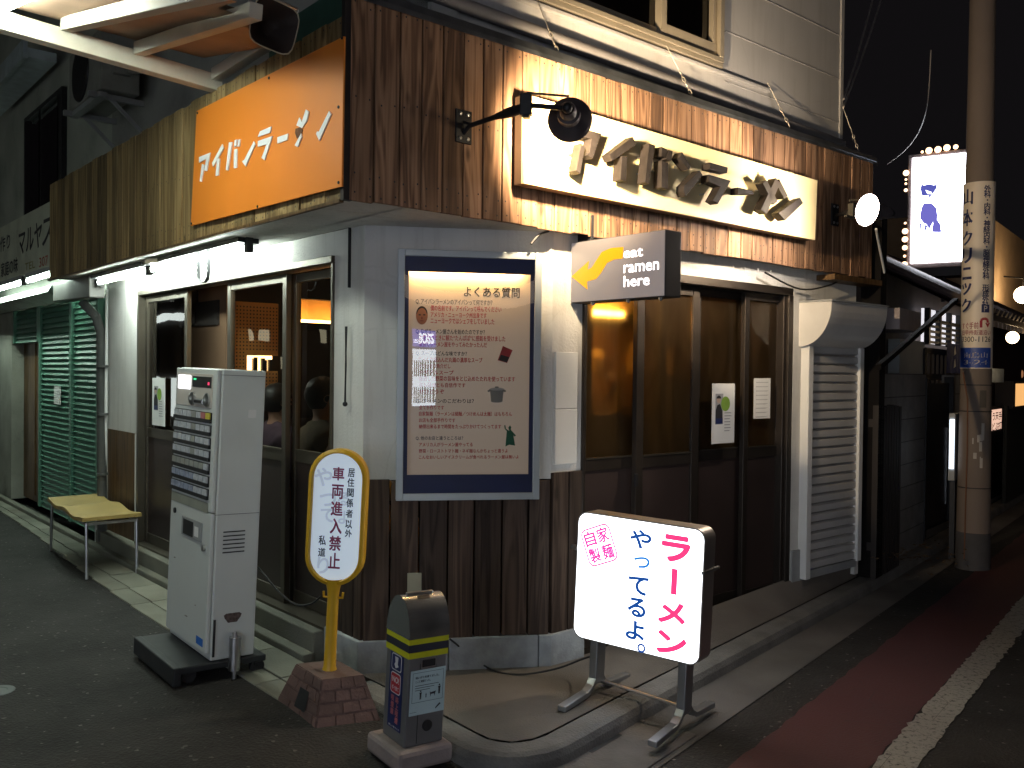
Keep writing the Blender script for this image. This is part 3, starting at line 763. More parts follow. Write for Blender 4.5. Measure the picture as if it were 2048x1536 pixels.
for x in (.25, .3, .52, .58, .75): mb.box(wx_0 + (p1 - wx_0) * x, wx_0 + (p1 - wx_0) * x + random.uniform(.01, .03), -.05, -.02, wz_0, wz_1 - random.uniform(0, .04))
mb.build('hanging_utensils', M['dark'], scr)
mb = MB(RF); uvbox(mb, .5, 1.1, 2.1, 2.2, 2.55, 2.60); mb.build('ceiling_lamp', emit('ceiling_lamp_glow', (1, .62, .28), L_WARM * .55), shop)  # strip added near the ceiling to light the orange screen and diners
# counter
mb = MB(RF); uvbox(mb, .85, 1.2, .6, 3.4, .1, .88); uvbox(mb, .78, 1.25, .55, 3.45, .881, .92); mb.build('counter', M['darkw'], shop)
# brown inner screen behind the open doorway, pale board above it
mb = MB(LF); q0, q1 = LF.S(352, 760, -.30)[0], LF.S(452, 760, -.30)[0]
mb.box(q0, q1, -.34, -.30, .1, 2.1); mb.build('inner_screen', mat('inner_brown', (.20, .12, .07), .55, var=.1, scale=2), shop)
mb = MB(LF); mb.box(q0 + .05, q1 - .12, -.299, -.28, 1.82, 2.0); mb.box(q0, q0 + .05, -.299, -.27, .1, 2.1); mb.build('inner_screen_trim', M['darkw'], shop)
# kitchen strip behind the frosted street doors
mb = MB(RF); uvbox(mb, .95, 1.75, .45, .49, 1.845, 1.875); mb.build('kitchen_strip_light', emit('kitchen_strip', (1, .55, .10), L_WARM * 3.6), shop)
mb = MB(RF); uvbox(mb, .85, 2.2, .50, .54, 1.88, 2.3); mb.build('kitchen_hood', mat('hood_face', (.7, .5, .25), .5), shop)
mb = MB(RF); uvbox(mb, .85, 3.2, .85, .9, .1, 1.80); mb.build('kitchen_partition', mat('partition', (.30, .18, .08), .6, var=.5, scale=1.6, stretch=(1, 1, .6)), shop)

# things standing in the dim room behind the frosted doors
mb = MB(RF)
for u0, u1, v0, z0, z1 in ((1.06, 1.12, .34, .1, 1.85), (1.34, 1.40, .34, .1, 1.9), (1.5, 1.78, .5, .1, 1.25), (1.95, 2.0, .3, .1, 2.0), (2.2, 2.6, .45, .1, 1.45), (2.72, 2.78, .3, .1, 2.0)): uvbox(mb, u0, u1, v0, v0 + .1, z0, z1)
mb.build('kitchen_rack', M['darkw'], shop)
mb = MB(RF)
for i in range(9): u = 1.15 + .17 * i; mb.lathe([(.05, 0), (.055, .1 + .03 * (i % 3)), (.03, .14 + .03 * (i % 3)), (.0001, .15 + .03 * (i % 3))], (u, .62, (1.26, 1.5)[i % 2]), (0, 0, 1), 10)
uvbox(mb, 1.1, 2.6, .56, .7, 1.235, 1.255); uvbox(mb, 1.1, 2.6, .56, .7, 1.475, 1.495)
mb.build('kitchen_shelf', mat('kitchen_ware', (.28, .2, .1), .5, var=.5, scale=5), shop)

# ================================================================ NEIGHBOUR SHOP DOWN THE ALLEY
nb = thing('neighbour_shop', 'grey closed shop with green louvred shutters and spotted pillar beside the ramen shop', 'shop', LF, (-4.8, 0, 0))
NO = -.02
nx = lambda x, y=800, o=NO: LF.S(x, y, o)[0]
gren = mat('green_shutter_paint', (.085, .22, .155), .45, var=.15, scale=3, dirt=.35, dcol=(.03, .06, .045))
def louvre(x0, x1, z0, z1, name='green_shutter'):
    mb = MB(LF); z = z0; h = .052
    while z < z1 - .01:
        e = min(z + h, z1)
        mb.poly([(x0, -NO, z), (x1, -NO, z), (x1, -NO - .034, z + .006), (x0, -NO - .034, z + .006)])
        mb.poly([(x0, -NO - .034, z + .006), (x1, -NO - .034, z + .006), (x1, -NO - .004, e), (x0, -NO - .004, e)])
        z = e
    d = mb.build(name, gren, nb)
    for x in (x0, x1): f = MB(LF); f.box(x - .022, x + .022, NO - .02, NO + .05, z0, z1); f.build('shutter_stile', gren, d, bevel=.003)
zs0 = .06
ztop = LF.S(150, 600, NO)[1]
louvre(nx(88), nx(150), zs0, ztop); louvre(nx(152), nx(205), zs0, ztop)
zdoor = LF.S(60, 686, NO)[1]
louvre(nx(36), nx(84), zdoor, ztop)
mb = MB(LF); mb.box(nx(36), nx(84), NO - .1, NO - .06, .03, zdoor); mb.box(nx(60) - .01, nx(60) + .01, NO - .06, NO - .045, .1, zdoor)
mb.build('wooden_door', M['veneer'], nb)
pilm = mat('spotted_render', (.26, .26, .22), .85, var=.2, scale=3, dirt=.8, dcol=(.05, .045, .035), bump=.4)
mb = MB(LF); mb.box(nx(-60), nx(35), NO - .2, NO + .06, 0, ztop + .1); mb.build('pillar', pilm, nb)
mb = MB(LF); mb.box(-14, nx(-62), NO - .25, NO - .12, 0, 2.6); mb.build('side_wall', mat('far_plaster', (.42, .30, .16), .8), nb)
mb = MB(LF)
mb.box(-14, nx(212), NO - .30, NO - .1, ztop - .02, 6.4); mb.box(-14, nx(212), NO - 3, NO - .3, 0, 6.4)
mb.build('wall', mat('neighbour_render', (.42, .44, .39), .85, var=.2, scale=1.5, dirt=.6, dcol=(.07, .075, .065)), nb)
# dark window of the upper floor, with its pale canopy
wA, wB = nx(38, 300), nx(112, 300)
w0, w1 = LF.S(75, 430, NO)[1], LF.S(112, 170, NO)[1]
f = MB(LF); f.box(wA, wB, NO - .1, NO - .05, w0, w1)
wd = f.build('window', M['dark'], nb)
g = MB(LF)
for a, b in ((.06, .45), (.5, .92)): g.poly([(wA + (wB - wA) * a, -NO + .04, w0 + .05), (wA + (wB - wA) * b, -NO + .04, w0 + .05), (wA + (wB - wA) * b, -NO + .04, w1 - .06), (wA + (wB - wA) * a, -NO + .04, w1 - .06)])
g.build('window_pane', M['glassd'], wd)
cn = MB(LF)
ca_, cb_ = LF.S(36, 205, NO), LF.S(113, 119, NO); za = (ca_[1] + cb_[1]) / 2
cn.box(ca_[0] - .9, cb_[0], NO, .24, za, za + .09); cn.box(ca_[0] - .9, cb_[0] + .02, .24, .28, za - .02, za + .16)
cn.build('window_canopy', mat('canopy_sheet', (.50, .58, .62), .6), nb)
# silver gutter and duct
mb = MB(LF)
g0, g1 = nx(-40, 600, .2), nx(112, 575, .2)
zg = LF.S(60, 590, .2)[1]
mb.box(g0, g1, NO, .24, zg + .01, zg + .03); mb.poly([(g0, -.24, zg + .03), (g1, -.24, zg + .03), (g1, -.27, zg - .03), (g0, -.27, zg - .03)]); mb.poly([(g0, -.27, zg - .03), (g1, -.27, zg - .03), (g1, -.10, zg - .10), (g0, -.10, zg - .10)])
mb.build('gutter', mat('crumpled_silver', (.6, .64, .62), .3, 1, scale=9, bump=1.0, bscale=7), nb)
mb = MB(LF)
b0, b1 = LF.S(106, 580, .28), LF.S(178, 585, .28)
zt = LF.S(150, 556, .28)[1]; zbm = LF.S(150, 600, .28)[1]
mb.prism([(b0[0], zt), (b1[0], zt), (b1[0] - .0, zbm), (b0[0], zbm + .02)], .16, .28)
mb.build('grey_duct_box', mat('duct_grey', (.10, .095, .09), .6), nb, bevel=.01)
mb = MB(LF)
pz = LF.S(170, 603, .2)[1]
mb.tube([LF.loc(LF.w(nx(165, 600, .2), .2, pz)), LF.loc(LF.w(nx(192, 612, .12), .12, pz - .12)), LF.loc(LF.w(nx(202, 640, .06), .06, pz - .25)), LF.loc(LF.w(nx(206, 800, .06), .06, .05))], .038, 10)
for z in (.6, 1.1, 1.5): mb.tube([(nx(206, 800, .06), -.06, z), (nx(206, 800, .06), -.06, z + .02)], .043, 10)
mb.build('drainpipe', mat('pipe_grey', (.075, .078, .075), .5), nb, auto=40)
mb = MB(LF); mb.tube([(nx(213, 800, .03), -.03, 2.15), (nx(213, 800, .03), -.035, .9), (nx(212, 900, .03), -.05, .1)], .012, 6); mb.build('white_cable', M['white'], nb)

# paper notice on the shutter
x0, z0 = LF.S(107, 808, .03); x1, z1 = LF.S(120, 772, .03)
mb = MB(LF); mb.box(x0, x1, .022, .026, z0, z1)
mb.build('paper_notice', M['paper'], base=(x0, .02, z0), label='blank white paper stuck on the green louvred shutter', cat='notice')

# neighbour's painted sign board
so = .30
tl, tr = LF.S(0, 452, so), LF.S(98, 404, so)
br, bl = LF.S(92, 548, so), LF.S(0, 578, so)
zt, zb = tr[1], br[1]
sx0, sx1 = tl[0] - 1.6, tr[0] + .35
nsb = thing('shop_sign_board', 'dirty cream sign board with black brush lettering above the green shutters', 'sign', LF, (sx1, so, zb))
mb = MB(LF); mb.box(sx0, sx1, so - .06, so, zb, zt); mb.build('board', mat('cream_board', (.56, .58, .46), .6, var=.1, scale=4, dirt=.6, dcol=(.22, .22, .15)), nsb)
mb = MB(LF)
def px_text(mb, fr, body, x0, y0, x1, y1, o, mi=None, bold=0.0):
    a = fr.S(x0, y1, o); b = fr.S(x1, y0, o); c = fr.S(x0, y0, o); d = fr.S(x1, y1, o)
    mb.text(body, (a[0] + c[0]) / 2, (b[0] + d[0]) / 2, (a[1] + d[1]) / 2, (b[1] + c[1]) / 2, o, mi, bold)
zm = lambda x, y: (x * 330 / 2048, 400 + y * 330 / 2048)
X = lambda x, y: LF.S(*zm(x, y), so)
def stxt(body, xa, ya, xb, yb, mi, bold):     # box given by the left-bottom and right-top corners in the sloping sign
    a, b = X(xa, ya), X(xb, yb); mb.text(body, a[0], b[0], a[1], b[1], so + .003, mi, bold)
stxt('マルヤ', 235, 690, 525, 250, 0, .03)
stxt('ス', 528, 580, 680, 180, 0, .03)
stxt('手作り', -60, 680, 130, 405, 0, .03)
stxt('家庭の味', 15, 965, 225, 700, 0, .03)
stxt('TEL', 315, 880, 440, 745, 1, .02)
stxt('307', 490, 840, 600, 680, 2, .02)
mb.build('lettering', [M['ink'], mat('ochre_print', (.25, .22, .05), .7), mat('faded_red_print', (.45, .12, .08), .7)], nsb)

TUBE = emit('fluorescent_tube', (.86, 1.0, .90), L_TUBE)
TUBEN = emit('fluorescent_tube_far', (.80, 1.0, .86), L_TUBE * .7)
def tube_lamp(fr, a, b, label, m, group, r=.0165, hold=.035, bw=.022):
    a, b = Vector(a), Vector(b)
    t = thing('tube_lamp', label, 'lamp', fr, (a.x, -a.y, a.z), group)
    mb = MB(fr); mb.tube([a, b], r, 12); mb.build('glowing_tube', m, t, auto=40)
    d = (b - a).normalized()
    for p, s in ((a, -1), (b, 1)):
        mb = MB(fr); mb.tube([p + d * s * .001, p + d * s * .03], r * .95, 10); mb.box(p.x + d.x * s * .02 - .02, p.x + d.x * s * .02 + .02, -p.y - .02, -p.y + .02, p.z - .028, p.z + hold + .02); mb.build('lamp_holder', M['blk'], t, bevel=.004)
    mb = MB(fr); mb.box(min(a.x, b.x) - .02, max(a.x, b.x) + .02, -a.y - bw, -a.y + bw, max(a.z, b.z) + hold - .012, max(a.z, b.z) + hold + .03); mb.build('batten', M['dark'] if bw > .03 else M['grey'], t)
    return t
zt_ = LF.S(22, 569, .30)[1]
tube_lamp(LF, (LF.S(-70, 602, .34)[0], -.34, zt_ - .03), (LF.S(46, 560, .34)[0], -.34, zt_ - .03), 'glowing fluorescent tube under the cream sign board, nearer the frame edge', TUBEN, 'tubes under the neighbour sign')
tube_lamp(LF, (LF.S(56, 556, .34)[0], -.34, zt_ - .03), (LF.S(118, 535, .34)[0], -.34, zt_ - .03), 'short glowing tube under the cream sign board beside the wooden fascia', TUBEN, 'tubes under the neighbour sign')
TO = .22
a, b = LF.S(199, 569, TO), LF.S(296, 542, TO); a2, b2 = LF.S(306, 540, TO), LF.S(494, 490, TO)
zt2 = (a[1] + b[1] + a2[1] + b2[1]) / 4
tube_lamp(LF, (a[0], -TO, zt2), (b[0], -TO, zt2), 'glowing tube at the far end of the wooden fascia soffit, over the white wall', TUBE, 'tubes under the shop soffit', bw=.06)
tube_lamp(LF, (a2[0], -TO, zt2 + .005), (b2[0], -TO, zt2 + .005), 'long glowing tube under the wooden fascia over the glass sliding doors', TUBE, 'tubes under the shop soffit', bw=.06)
# punched steel hanger strap looped under the tubes
h0, h1 = LF.S(397, 540, TO + .03)[0], LF.S(417, 540, TO + .03)[0]
zb_ = LF.S(406, 566, TO + .03)[1]
mb = MB(LF)
hm = (h0 + h1) / 2; hw = (h1 - h0) / 2
path = [(h0, -TO - .03, Z_SOF), (h0, -TO - .03, zb_ + .06)] + [(hm - hw * cos(t), -TO - .03, zb_ + .05 - .05 * sin(t)) for t in [pi * i / 8 for i in range(1, 8)]] + [(h1, -TO - .03, zb_ + .06), (h1, -TO - .03, Z_SOF)]
for p, q in zip(path, path[1:]): mb.bar(p, q, .004, .018, 0, up=(1, 0, .01)) if False else mb.bar(p, q, .018, .004, 0, up=(0, 1, 0)) if False else mb.bar(p, q, .003, .02, 0, up=(0, 1, 0))
for z in np.arange(zb_ + .06, Z_SOF - .02, .03):
    for x in (h0, h1): mb.box(x - .006, x + .006, TO + .04, TO + .0415, z, z + .012, 1)
mb.build('hanger_strap', [M['dark'], M['white']], base=(hm, TO, zb_), label='black punched metal strap hanging in a loop under the soffit tubes', cat='strap')
# thin pull cord beside the corner pillar
cx = LF.S(691, 700, .03)
mb = MB(LF); zc0, zc1 = LF.S(690, 653, .03)[1], LF.S(689, 808, .03)[1]
mb.tube([(cx[0], -.03, zc0), (cx[0] + .006, -.03, (zc0 + zc1) / 2), (cx[0] - .002, -.03, zc1)], .005, 6); mb.tube([(cx[0] + .012, -.03, zc0), (cx[0] + .002, -.03, (zc0 + zc1) / 2), (cx[0] + .004, -.03, zc1 + .01)], .004, 6); mb.ball((cx[0], -.03, zc1), .013, 6)
zc2, zc3 = LF.S(690, 450, .03)[1], LF.S(690, 575, .03)[1]
mb.tube([(cx[0], -.012, zc2), (cx[0], -.012, zc3)], .009, 6)
mb.build('shutter_pull', M['dark'], base=(cx[0], 0, zc1), label='thin dark pull cord hanging down the white corner pillar', cat='cord')

# ================================================================ ORANGE SIGN
og = quad_px(LF, [(393, 222), (688, 72), (683, 373), (381, 452)], OL + .025)
ox0, ox1 = (og[0][0] + og[3][0]) / 2, (og[1][0] + og[2][0]) / 2
os_ = thing('orange_sign', 'flat orange sign with cut white katakana, screwed to the alley side fascia', 'sign', LF, (ox0, OL, og[3][1]))
mb = MB(LF); mb.prism(og, OL + .016, OL + .025); mb.build('panel', mat('orange_paint', (.74, .22, .018), .5, var=.04, scale=3, dirt=.10, dcol=(.4, .12, .02)), os_, bevel=.002)
def zpoly(mb, fr, lst, ox, oy, k, o0, o1, mi=None):
    for pts in lst:
        mb.prism([fr.S(ox + x / k, oy + y / k, o1) for x, y in pts], o0, o1, mi)
OLET = [[(105, 675), (238, 620), (195, 838), (165, 830), (190, 690), (105, 740)], [(140, 755), (165, 765), (135, 965), (112, 962)],
    [(378, 520), (395, 570), (270, 790), (258, 745)], [(318, 700), (350, 690), (335, 890), (300, 895)],
    [(458, 500), (497, 497), (447, 832), (422, 828)], [(520, 585), (555, 575), (550, 800), (515, 805)], [(525, 475), (550, 465), (545, 545), (520, 555)], [(565, 470), (592, 462), (580, 548), (560, 550)],
    [(752, 485), (768, 520), (655, 785), (612, 725), (640, 705)],
    [(825, 370), (957, 312), (945, 385), (800, 435)], [(800, 485), (970, 425), (880, 710), (842, 685), (905, 520), (800, 555)],
    [(1030, 440), (1158, 395), (1148, 470), (1030, 515)],
    [(1290, 205), (1310, 240), (1318, 262), (1365, 112), (1400, 135), (1380, 240), (1320, 330), (1255, 300)], [(1310, 395), (1318, 430), (1270, 555), (1235, 535)],
    [(1640, 130), (1665, 165), (1525, 480), (1487, 400), (1500, 370), (1520, 375)]]
wv_ = mat('white_vinyl', (.80, .82, .84), .5, var=.02)
for i, j in ((0, 2), (2, 4), (4, 8), (8, 9), (9, 11), (11, 12), (12, 14), (14, 15)):
    mb = MB(LF); zpoly(mb, LF, OLET[i:j], 380, 200, 5.906, OL + .0255, OL + .031); mb.build('white_letter', wv_, os_)
mb = MB(LF)
zpoly(mb, LF, [[(1245, 340), (1300, 320), (1330, 350), (1318, 400), (1262, 455), (1240, 390)]], 380, 200, 5.906, OL + .0256, OL + .028)
mb.build('broken_letter_hole', mat('bare_brown', (.12, .045, .015), .8, var=.4, scale=40), os_)
mb = MB(LF)
for x, y in ((395, 226), (538, 156), (684, 76), (677, 214), (677, 365), (515, 413), (383, 447)):
    q = LF.S(x, y, OL + .026); mb.lathe([(.007, 0), (.006, .004), (.0001, .005)], (q[0], -OL - .025, q[1]), (0, -1, 0), 8)
mb.build('screw', M['dark'], os_)

# ================================================================ WHITE SIGN ON THE STREET FASCIA
wo = .20
wq = quad_px(RF, [(1050, 188), (1635, 361), (1630, 480), (1048, 366)], wo)
wx0_, wx1_ = (wq[0][0] + wq[3][0]) / 2, (wq[1][0] + wq[2][0]) / 2
wzt, wzb = (wq[0][1] + wq[1][1]) / 2, (wq[2][1] + wq[3][1]) / 2
ws = thing('white_sign', 'long white sign box with metal katakana letters on the street side boards', 'sign', RF, (wx0_, OR, wzb))
mb = MB(RF); mb.prism([wq[3], wq[2], wq[1], wq[0]], OR + .03, wo - .022)
mb.build('sign_box', mat('brown_frame', (.10, .06, .035), .6), ws)
mb = MB(RF)
mb.prism([wq[3], wq[2], wq[1], wq[0]], wo - .02, wo)
mb.build('white_panel', mat('white_enamel', (.90, .73, .40), .4, var=.02, spec=.4), ws)
mb = MB(RF)
L1 = [[(825, 497), (1045, 557), (930, 880), (865, 830), (890, 790), (915, 625), (765, 590)], [(785, 675), (835, 740), (770, 1075), (720, 1030)],
      [(1445, 597), (1490, 700), (1180, 910), (1145, 825)], [(1305, 840), (1380, 850), (1360, 1165), (1285, 1150)], [(1655, 680), (1735, 710), (1655, 1200), (1598, 1180)]]
L2 = [[(20, 362), (100, 400), (100, 710), (18, 690)], [(20, 200), (90, 235), (70, 330), (18, 315)], [(105, 240), (155, 255), (140, 370), (75, 350)],
      [(270, 265), (375, 440), (345, 480), (230, 335)], [(480, 485), (515, 545), (310, 800), (285, 735), (290, 670)],
      [(605, 390), (820, 450), (810, 520), (600, 470)], [(590, 535), (855, 610), (700, 890), (635, 850), (730, 680), (585, 625)],
      [(940, 690), (1110, 730), (1130, 775), (940, 770)],
      [(1395, 575), (1450, 640), (1290, 1010), (1215, 960)], [(1240, 640), (1285, 600), (1420, 860), (1370, 900)],
      [(1440, 590), (1540, 790), (1500, 830), (1425, 690)], [(1690, 815), (1725, 880), (1510, 1090), (1430, 1000)]]
lo0, lo1 = wo + .03, wo + .085
lm = mat('letter_metal', (.016, .013, .012), .6, 0, var=.3, scale=20, spec=.12)
for A_, B_ in ((L1[0:2], []), (L1[2:4], []), (L1[4:5], L2[0:3]), ([], L2[3:5]), ([], L2[5:7]), ([], L2[7:8]), ([], L2[8:10]), ([], L2[10:12])):
    mb = MB(RF); zpoly(mb, RF, A_, 1040, 180, 6.4, lo0, lo1); zpoly(mb, RF, B_, 1320, 260, 6.0235, lo0, lo1)
    for L, ox, oy, k in ((A_, 1040, 180, 6.4), (B_, 1320, 260, 6.0235)):
        for pts in L:
            for f in (.3, .7):
                a = Vector(pts[0]).lerp(Vector(pts[len(pts) // 2]), f); q = RF.S(ox + a.x / k, oy + a.y / k, lo1); mb.tube([(q[0], -wo - .0005, q[1]), (q[0], -lo0 - .002, q[1])], .006, 6, 1)
    mb.build('metal_letter', [lm, M['steel']], ws, bevel=.002)

# ================================================================ SPOTLIGHTS
def spotlight(base, joint, head, aim, label, power, blk=M['dark'], cone=136, big=1.0):
    base, joint, head, aim = Vector(base), Vector(joint), Vector(head), Vector(aim).normalized()
    t = thing('spot_lamp', label, 'lamp', RF, (base.x, -base.y, base.z), 'spotlights lighting the white sign')
    mb = MB(RF); mb.box(base.x - .045, base.x + .045, -base.y, -base.y + .012, base.z - .075, base.z + .075)
    plate = mb.build('wall_plate', M['grey'] if 0 else blk, t, bevel=.003)
    mb = MB(RF)
    for dx in (-.022, .022):
        for dz in (-.055, .055): mb.lathe([(.009, 0), (.008, .006), (.0001, .008)], (base.x + dx, base.y - .012, base.z + dz), (0, -1, 0), 8)
    mb.build('bolt', M['steel'], plate)
    mb = MB(RF); up = Vector((0, 0, 1))
    mid = base.lerp(joint, .55)
    mb.tube([base + Vector((0, -.01, -.03)), base.lerp(joint, .12) + up * -.004, mid, joint], [.010, .011, .012, .013], 8)
    mb.tube([base + Vector((0, -.01, .02)), base.lerp(joint, .15), mid], .007, 6)
    mb.tube([mid, mid.lerp(joint, .5), joint], [.014, .024, .022], 8)
    mb.build('arm', blk, t, auto=50)
    side = aim.cross(up).normalized()
    mb = MB(RF); mb.bar(joint + up * -.035, joint + up * .055, .05, .045, up=tuple(aim)); mb.bar(joint + up * -.04 - aim * .02, joint + up * -.03 + aim * .06, .03, .012); mb.build('clamp', blk, t, bevel=.005)
    mb = MB(RF); neck = head - aim * .145
    mb.tube([joint + up * .01, neck - aim * .005], .011, 8); mb.ball(neck - aim * .01, .022, 6); mb.tube([joint + up * .05, joint + up * .07 + aim * .03, head - aim * .06 + up * .075], .005, 6)
    mb.build('swivel', blk, t, auto=50)
    prof = [(.026, -.145), (.034, -.13), (.036, -.085), (.047, -.08), (.049, -.03), (.056, -.022), (.080, .005), (.095, .024), (.0965, .03), (.093, .03), (.078, .008), (.052, -.018), (.045, -.03), (.002, -.035)]
    mb = MB(RF); mb.lathe(prof, head, aim, 32); sh = mb.build('shade', mat('shade_enamel', (.07, .06, .065), .5, .2), t, auto=35)
    mb = MB(RF); c = head + aim * .012
    mb.lathe([(.016, -.04), (.03 * big, -.015), (.034 * big, .006 * big), (.028 * big, .026 * big), (.0001, .036 * big)], c, aim, 20); mb.build('bulb', emit('bulb_glow' if big < 1.2 else 'floodlight_glow', (1, .80, .52) if big < 1.2 else (1, .86, .72), 60 if big < 1.2 else 420), sh, auto=60)
    ld = D.lights.new('spot_lamp_light', 'SPOT'); ld.spot_size = radians(cone); ld.spot_blend = .95; ld.energy = power; ld.color = (1, .76, .47); ld.shadow_soft_size = .03
    lo = D.objects.new('lamp_light', ld); COL.objects.link(lo); lo.parent = t
    lo.location = (REFM[t.name].inverted() @ RF.m) @ (head + aim * .055)
    lo.rotation_euler = aim.to_track_quat('-Z', 'Y').to_euler()
    return t
b1 = RF.S(925, 254, OR)
def at_o(px, py, o):
    s, z = RF.S(px, py, o); return Vector((s, -o, z))
spotlight((b1[0], -OR, b1[1]), at_o(1052, 215, OR + .42), at_o(1139, 236, OR + .50), (.72, .66, .02), 'dark spot lamp with its bell shade turned towards the white katakana sign', L_SPOT, cone=118)
b2_ = RF.S(1668, 430, OR)
spotlight((b2_[0], -OR, b2_[1]), at_o(1706, 424, OR + .36), at_o(1742, 421, OR + .60), (-.88, .30, .03), 'blazing spot lamp on the bracket at the far end of the boards', L_SPOT * 3.1, cone=128, big=1.75)

# ================================================================ PROJECTING ARROW SIGN
EF = Fr(RF.w(RF.S(1141, 540, .0)[0]), -V)
q = [EF.S(1141, 487), EF.S(1332, 457), EF.S(1330, 593), EF.S(1140, 606)]
ex0, ex1 = q[0][0], (q[1][0] + q[2][0]) / 2
ez0, ez1 = (q[2][1] + q[3][1]) / 2, (q[0][1] + q[1][1]) / 2
es = thing('arrow_sign', 'grey projecting box sign with a yellow arrow and white English words', 'sign', EF, (ex0, 0, ez0))
mb = MB(EF); mb.box(ex0 + .01, ex1, -.115, 0, ez0, ez1); mb.build('sign_box', mat('sign_case', (.035, .033, .035), .45), es, bevel=.004)
mb = MB(EF); mb.box(ex0 + .012, ex1 - .004, .0005, .004, ez0 + .004, ez1 - .004); mb.build('face_panel', emit('grey_face', (.62, .54, .54), .27, (.085, .078, .075)), es)
mb = MB(EF)
W0, W1, WH, WZ = ex0, ex1 - ex0, ez1 - ez0, ez0
def eu(px, py): return EF.S(px, py, .005)
cen = [(1245, 507), (1222, 508), (1208, 520), (1196, 540), (1186, 551), (1166, 553)]
top = [(1247, 494), (1222, 496), (1204, 504), (1192, 522), (1184, 535), (1175, 540)]
bot = [(1245, 517), (1228, 519), (1214, 526), (1202, 546), (1192, 558), (1175, 563)]
tipp = [(1178, 522), (1143, 553), (1175, 579), (1174, 563)]
mb.prism([eu(*p) for p in top] + [eu(*p) for p in tipp] + [eu(*p) for p in bot[::-1]][1:], .0045, .0065)
mb.build('yellow_arrow', emit('yellow_light', (1, .42, .004), .95, (.12, .045, .002)), es)
mb = MB(EF)
for i, (wd_, x0, x1, yt, yb) in enumerate((('eat', 1247, 1286, 497, 515), ('ramen', 1247, 1318, 524, 544), ('here', 1247, 1299, 549, 573))):
    a, b = eu(x0, yb), eu(x1, yt - 2); a2 = eu(x1, yb - (x1 - x0) * .03)
    mb = MB(EF); mb.text(wd_, a[0], b[0], (a[1] + a2[1]) / 2, b[1], .005, None, .05)
    mb.build('white_word', emit('white_light', (1, .96, .95), 1.6) if i == 0 else D.materials['white_light'], es)
mb = MB(EF); mb.box(ex0 - .0, ex0 + .10, -.07, -.05, ez1 - .02, ez1 + .14); mb.box(ex0 + .0, ex0 + .02, -.09, -.02, ez0 + .05, ez1 - .02); mb.build('bracket', M['dark'], es)
mb = MB(EF)
for f in (.22, .6, .92): mb.lathe([(.012, 0), (.010, -.012), (.0001, -.018)], (ex0 + (ex1 - ex0) * f, .03, ez0), (0, 0, 1), 10)
mb.build('bottom_screw', M['steel'], es)

# ================================================================ LIT POSTER CASE
po = .085
pq = quad_px(CH, [(803, 503), (1083, 500), (1080, 998), (785, 1003)], po)
px0, px1 = (pq[0][0] + pq[3][0]) / 2, (pq[1][0] + pq[2][0]) / 2
pz0_, pz1_ = (pq[2][1] + pq[3][1]) / 2, (pq[0][1] + pq[1][1]) / 2
pc = thing('poster_case', 'grey framed lit display case with a question and answer poster on the corner wall', 'display case', CH, (px0, 0, pz0_))
fw = .034
mb = MB(CH)
mb.box(px0, px0 + fw, .018, po, pz0_, pz1_); mb.box(px1 - fw, px1, .018, po, pz0_, pz1_); mb.box(px0 + fw, px1 - fw, .018, po - .001, pz1_ - fw, pz1_); mb.box(px0 + fw, px1 - fw, .018, po - .001, pz0_, pz0_ + fw)
mb.box(px0 + .01, px1 - .01, .017, .022, pz0_ + .01, pz1_ - .01)
mb.build('frame', mat('grey_frame', (.40, .44, .46), .4, .3, var=.06), pc, bevel=.003)
CS = lambda x, y, o=.03: CH.S(680 + x / 2.363, 380 + y / 2.363, o)
mb = MB(CH)
tp, bt = CS(600, 392, .07)[1], CS(600, 1345, .07)[1]
mb.box(px0 + fw - .002, px1 - fw + .002, .062, .070, tp, pz1_ - fw + .002); mb.box(px0 + fw - .002, px1 - fw + .002, .062, .070, pz0_ + fw - .002, bt); mb.box(px0 + fw - .002, px0 + fw + .020, .062, .070, bt, tp); mb.box(px1 - fw - .020, px1 - fw + .002, .062, .070, bt, tp)
mb.build('navy_mask', M['navy'], pc)
mb = MB(CH); mb.box(px0 + fw, px1 - fw, .024, .028, pz0_ + fw, pz1_ - fw); pap = mb.build('poster_sheet', emit('poster_paper', (.64, .47, .31), .125, (.62, .53, .44)), pc)
mb = MB(CH); mb.box(px0 + fw + .02, px1 - fw - .06, .046, .060, tp + .006, tp + .020); mb.build('case_lamp', emit('case_lamp_glow', (1, .60, .22), L_WARM * 7), pc)
mb = MB(CH)
def line(t, x0, y0, x1, y1, mi, bold=.028):
    a, b = CS(x0, y1), CS(x1, y0); mb.text(t, a[0], b[0], a[1], b[1], .0285, mi, bold)
line('よくある質問', 585, 462, 850, 505, 3, .085)
_k = len(mb.v)
mb.fr = CH
a, b = CS(585, 505), CS(850, 462); mb.text('よくある質問', a[0], b[0], a[1], b[1], .0292, 0, .035)
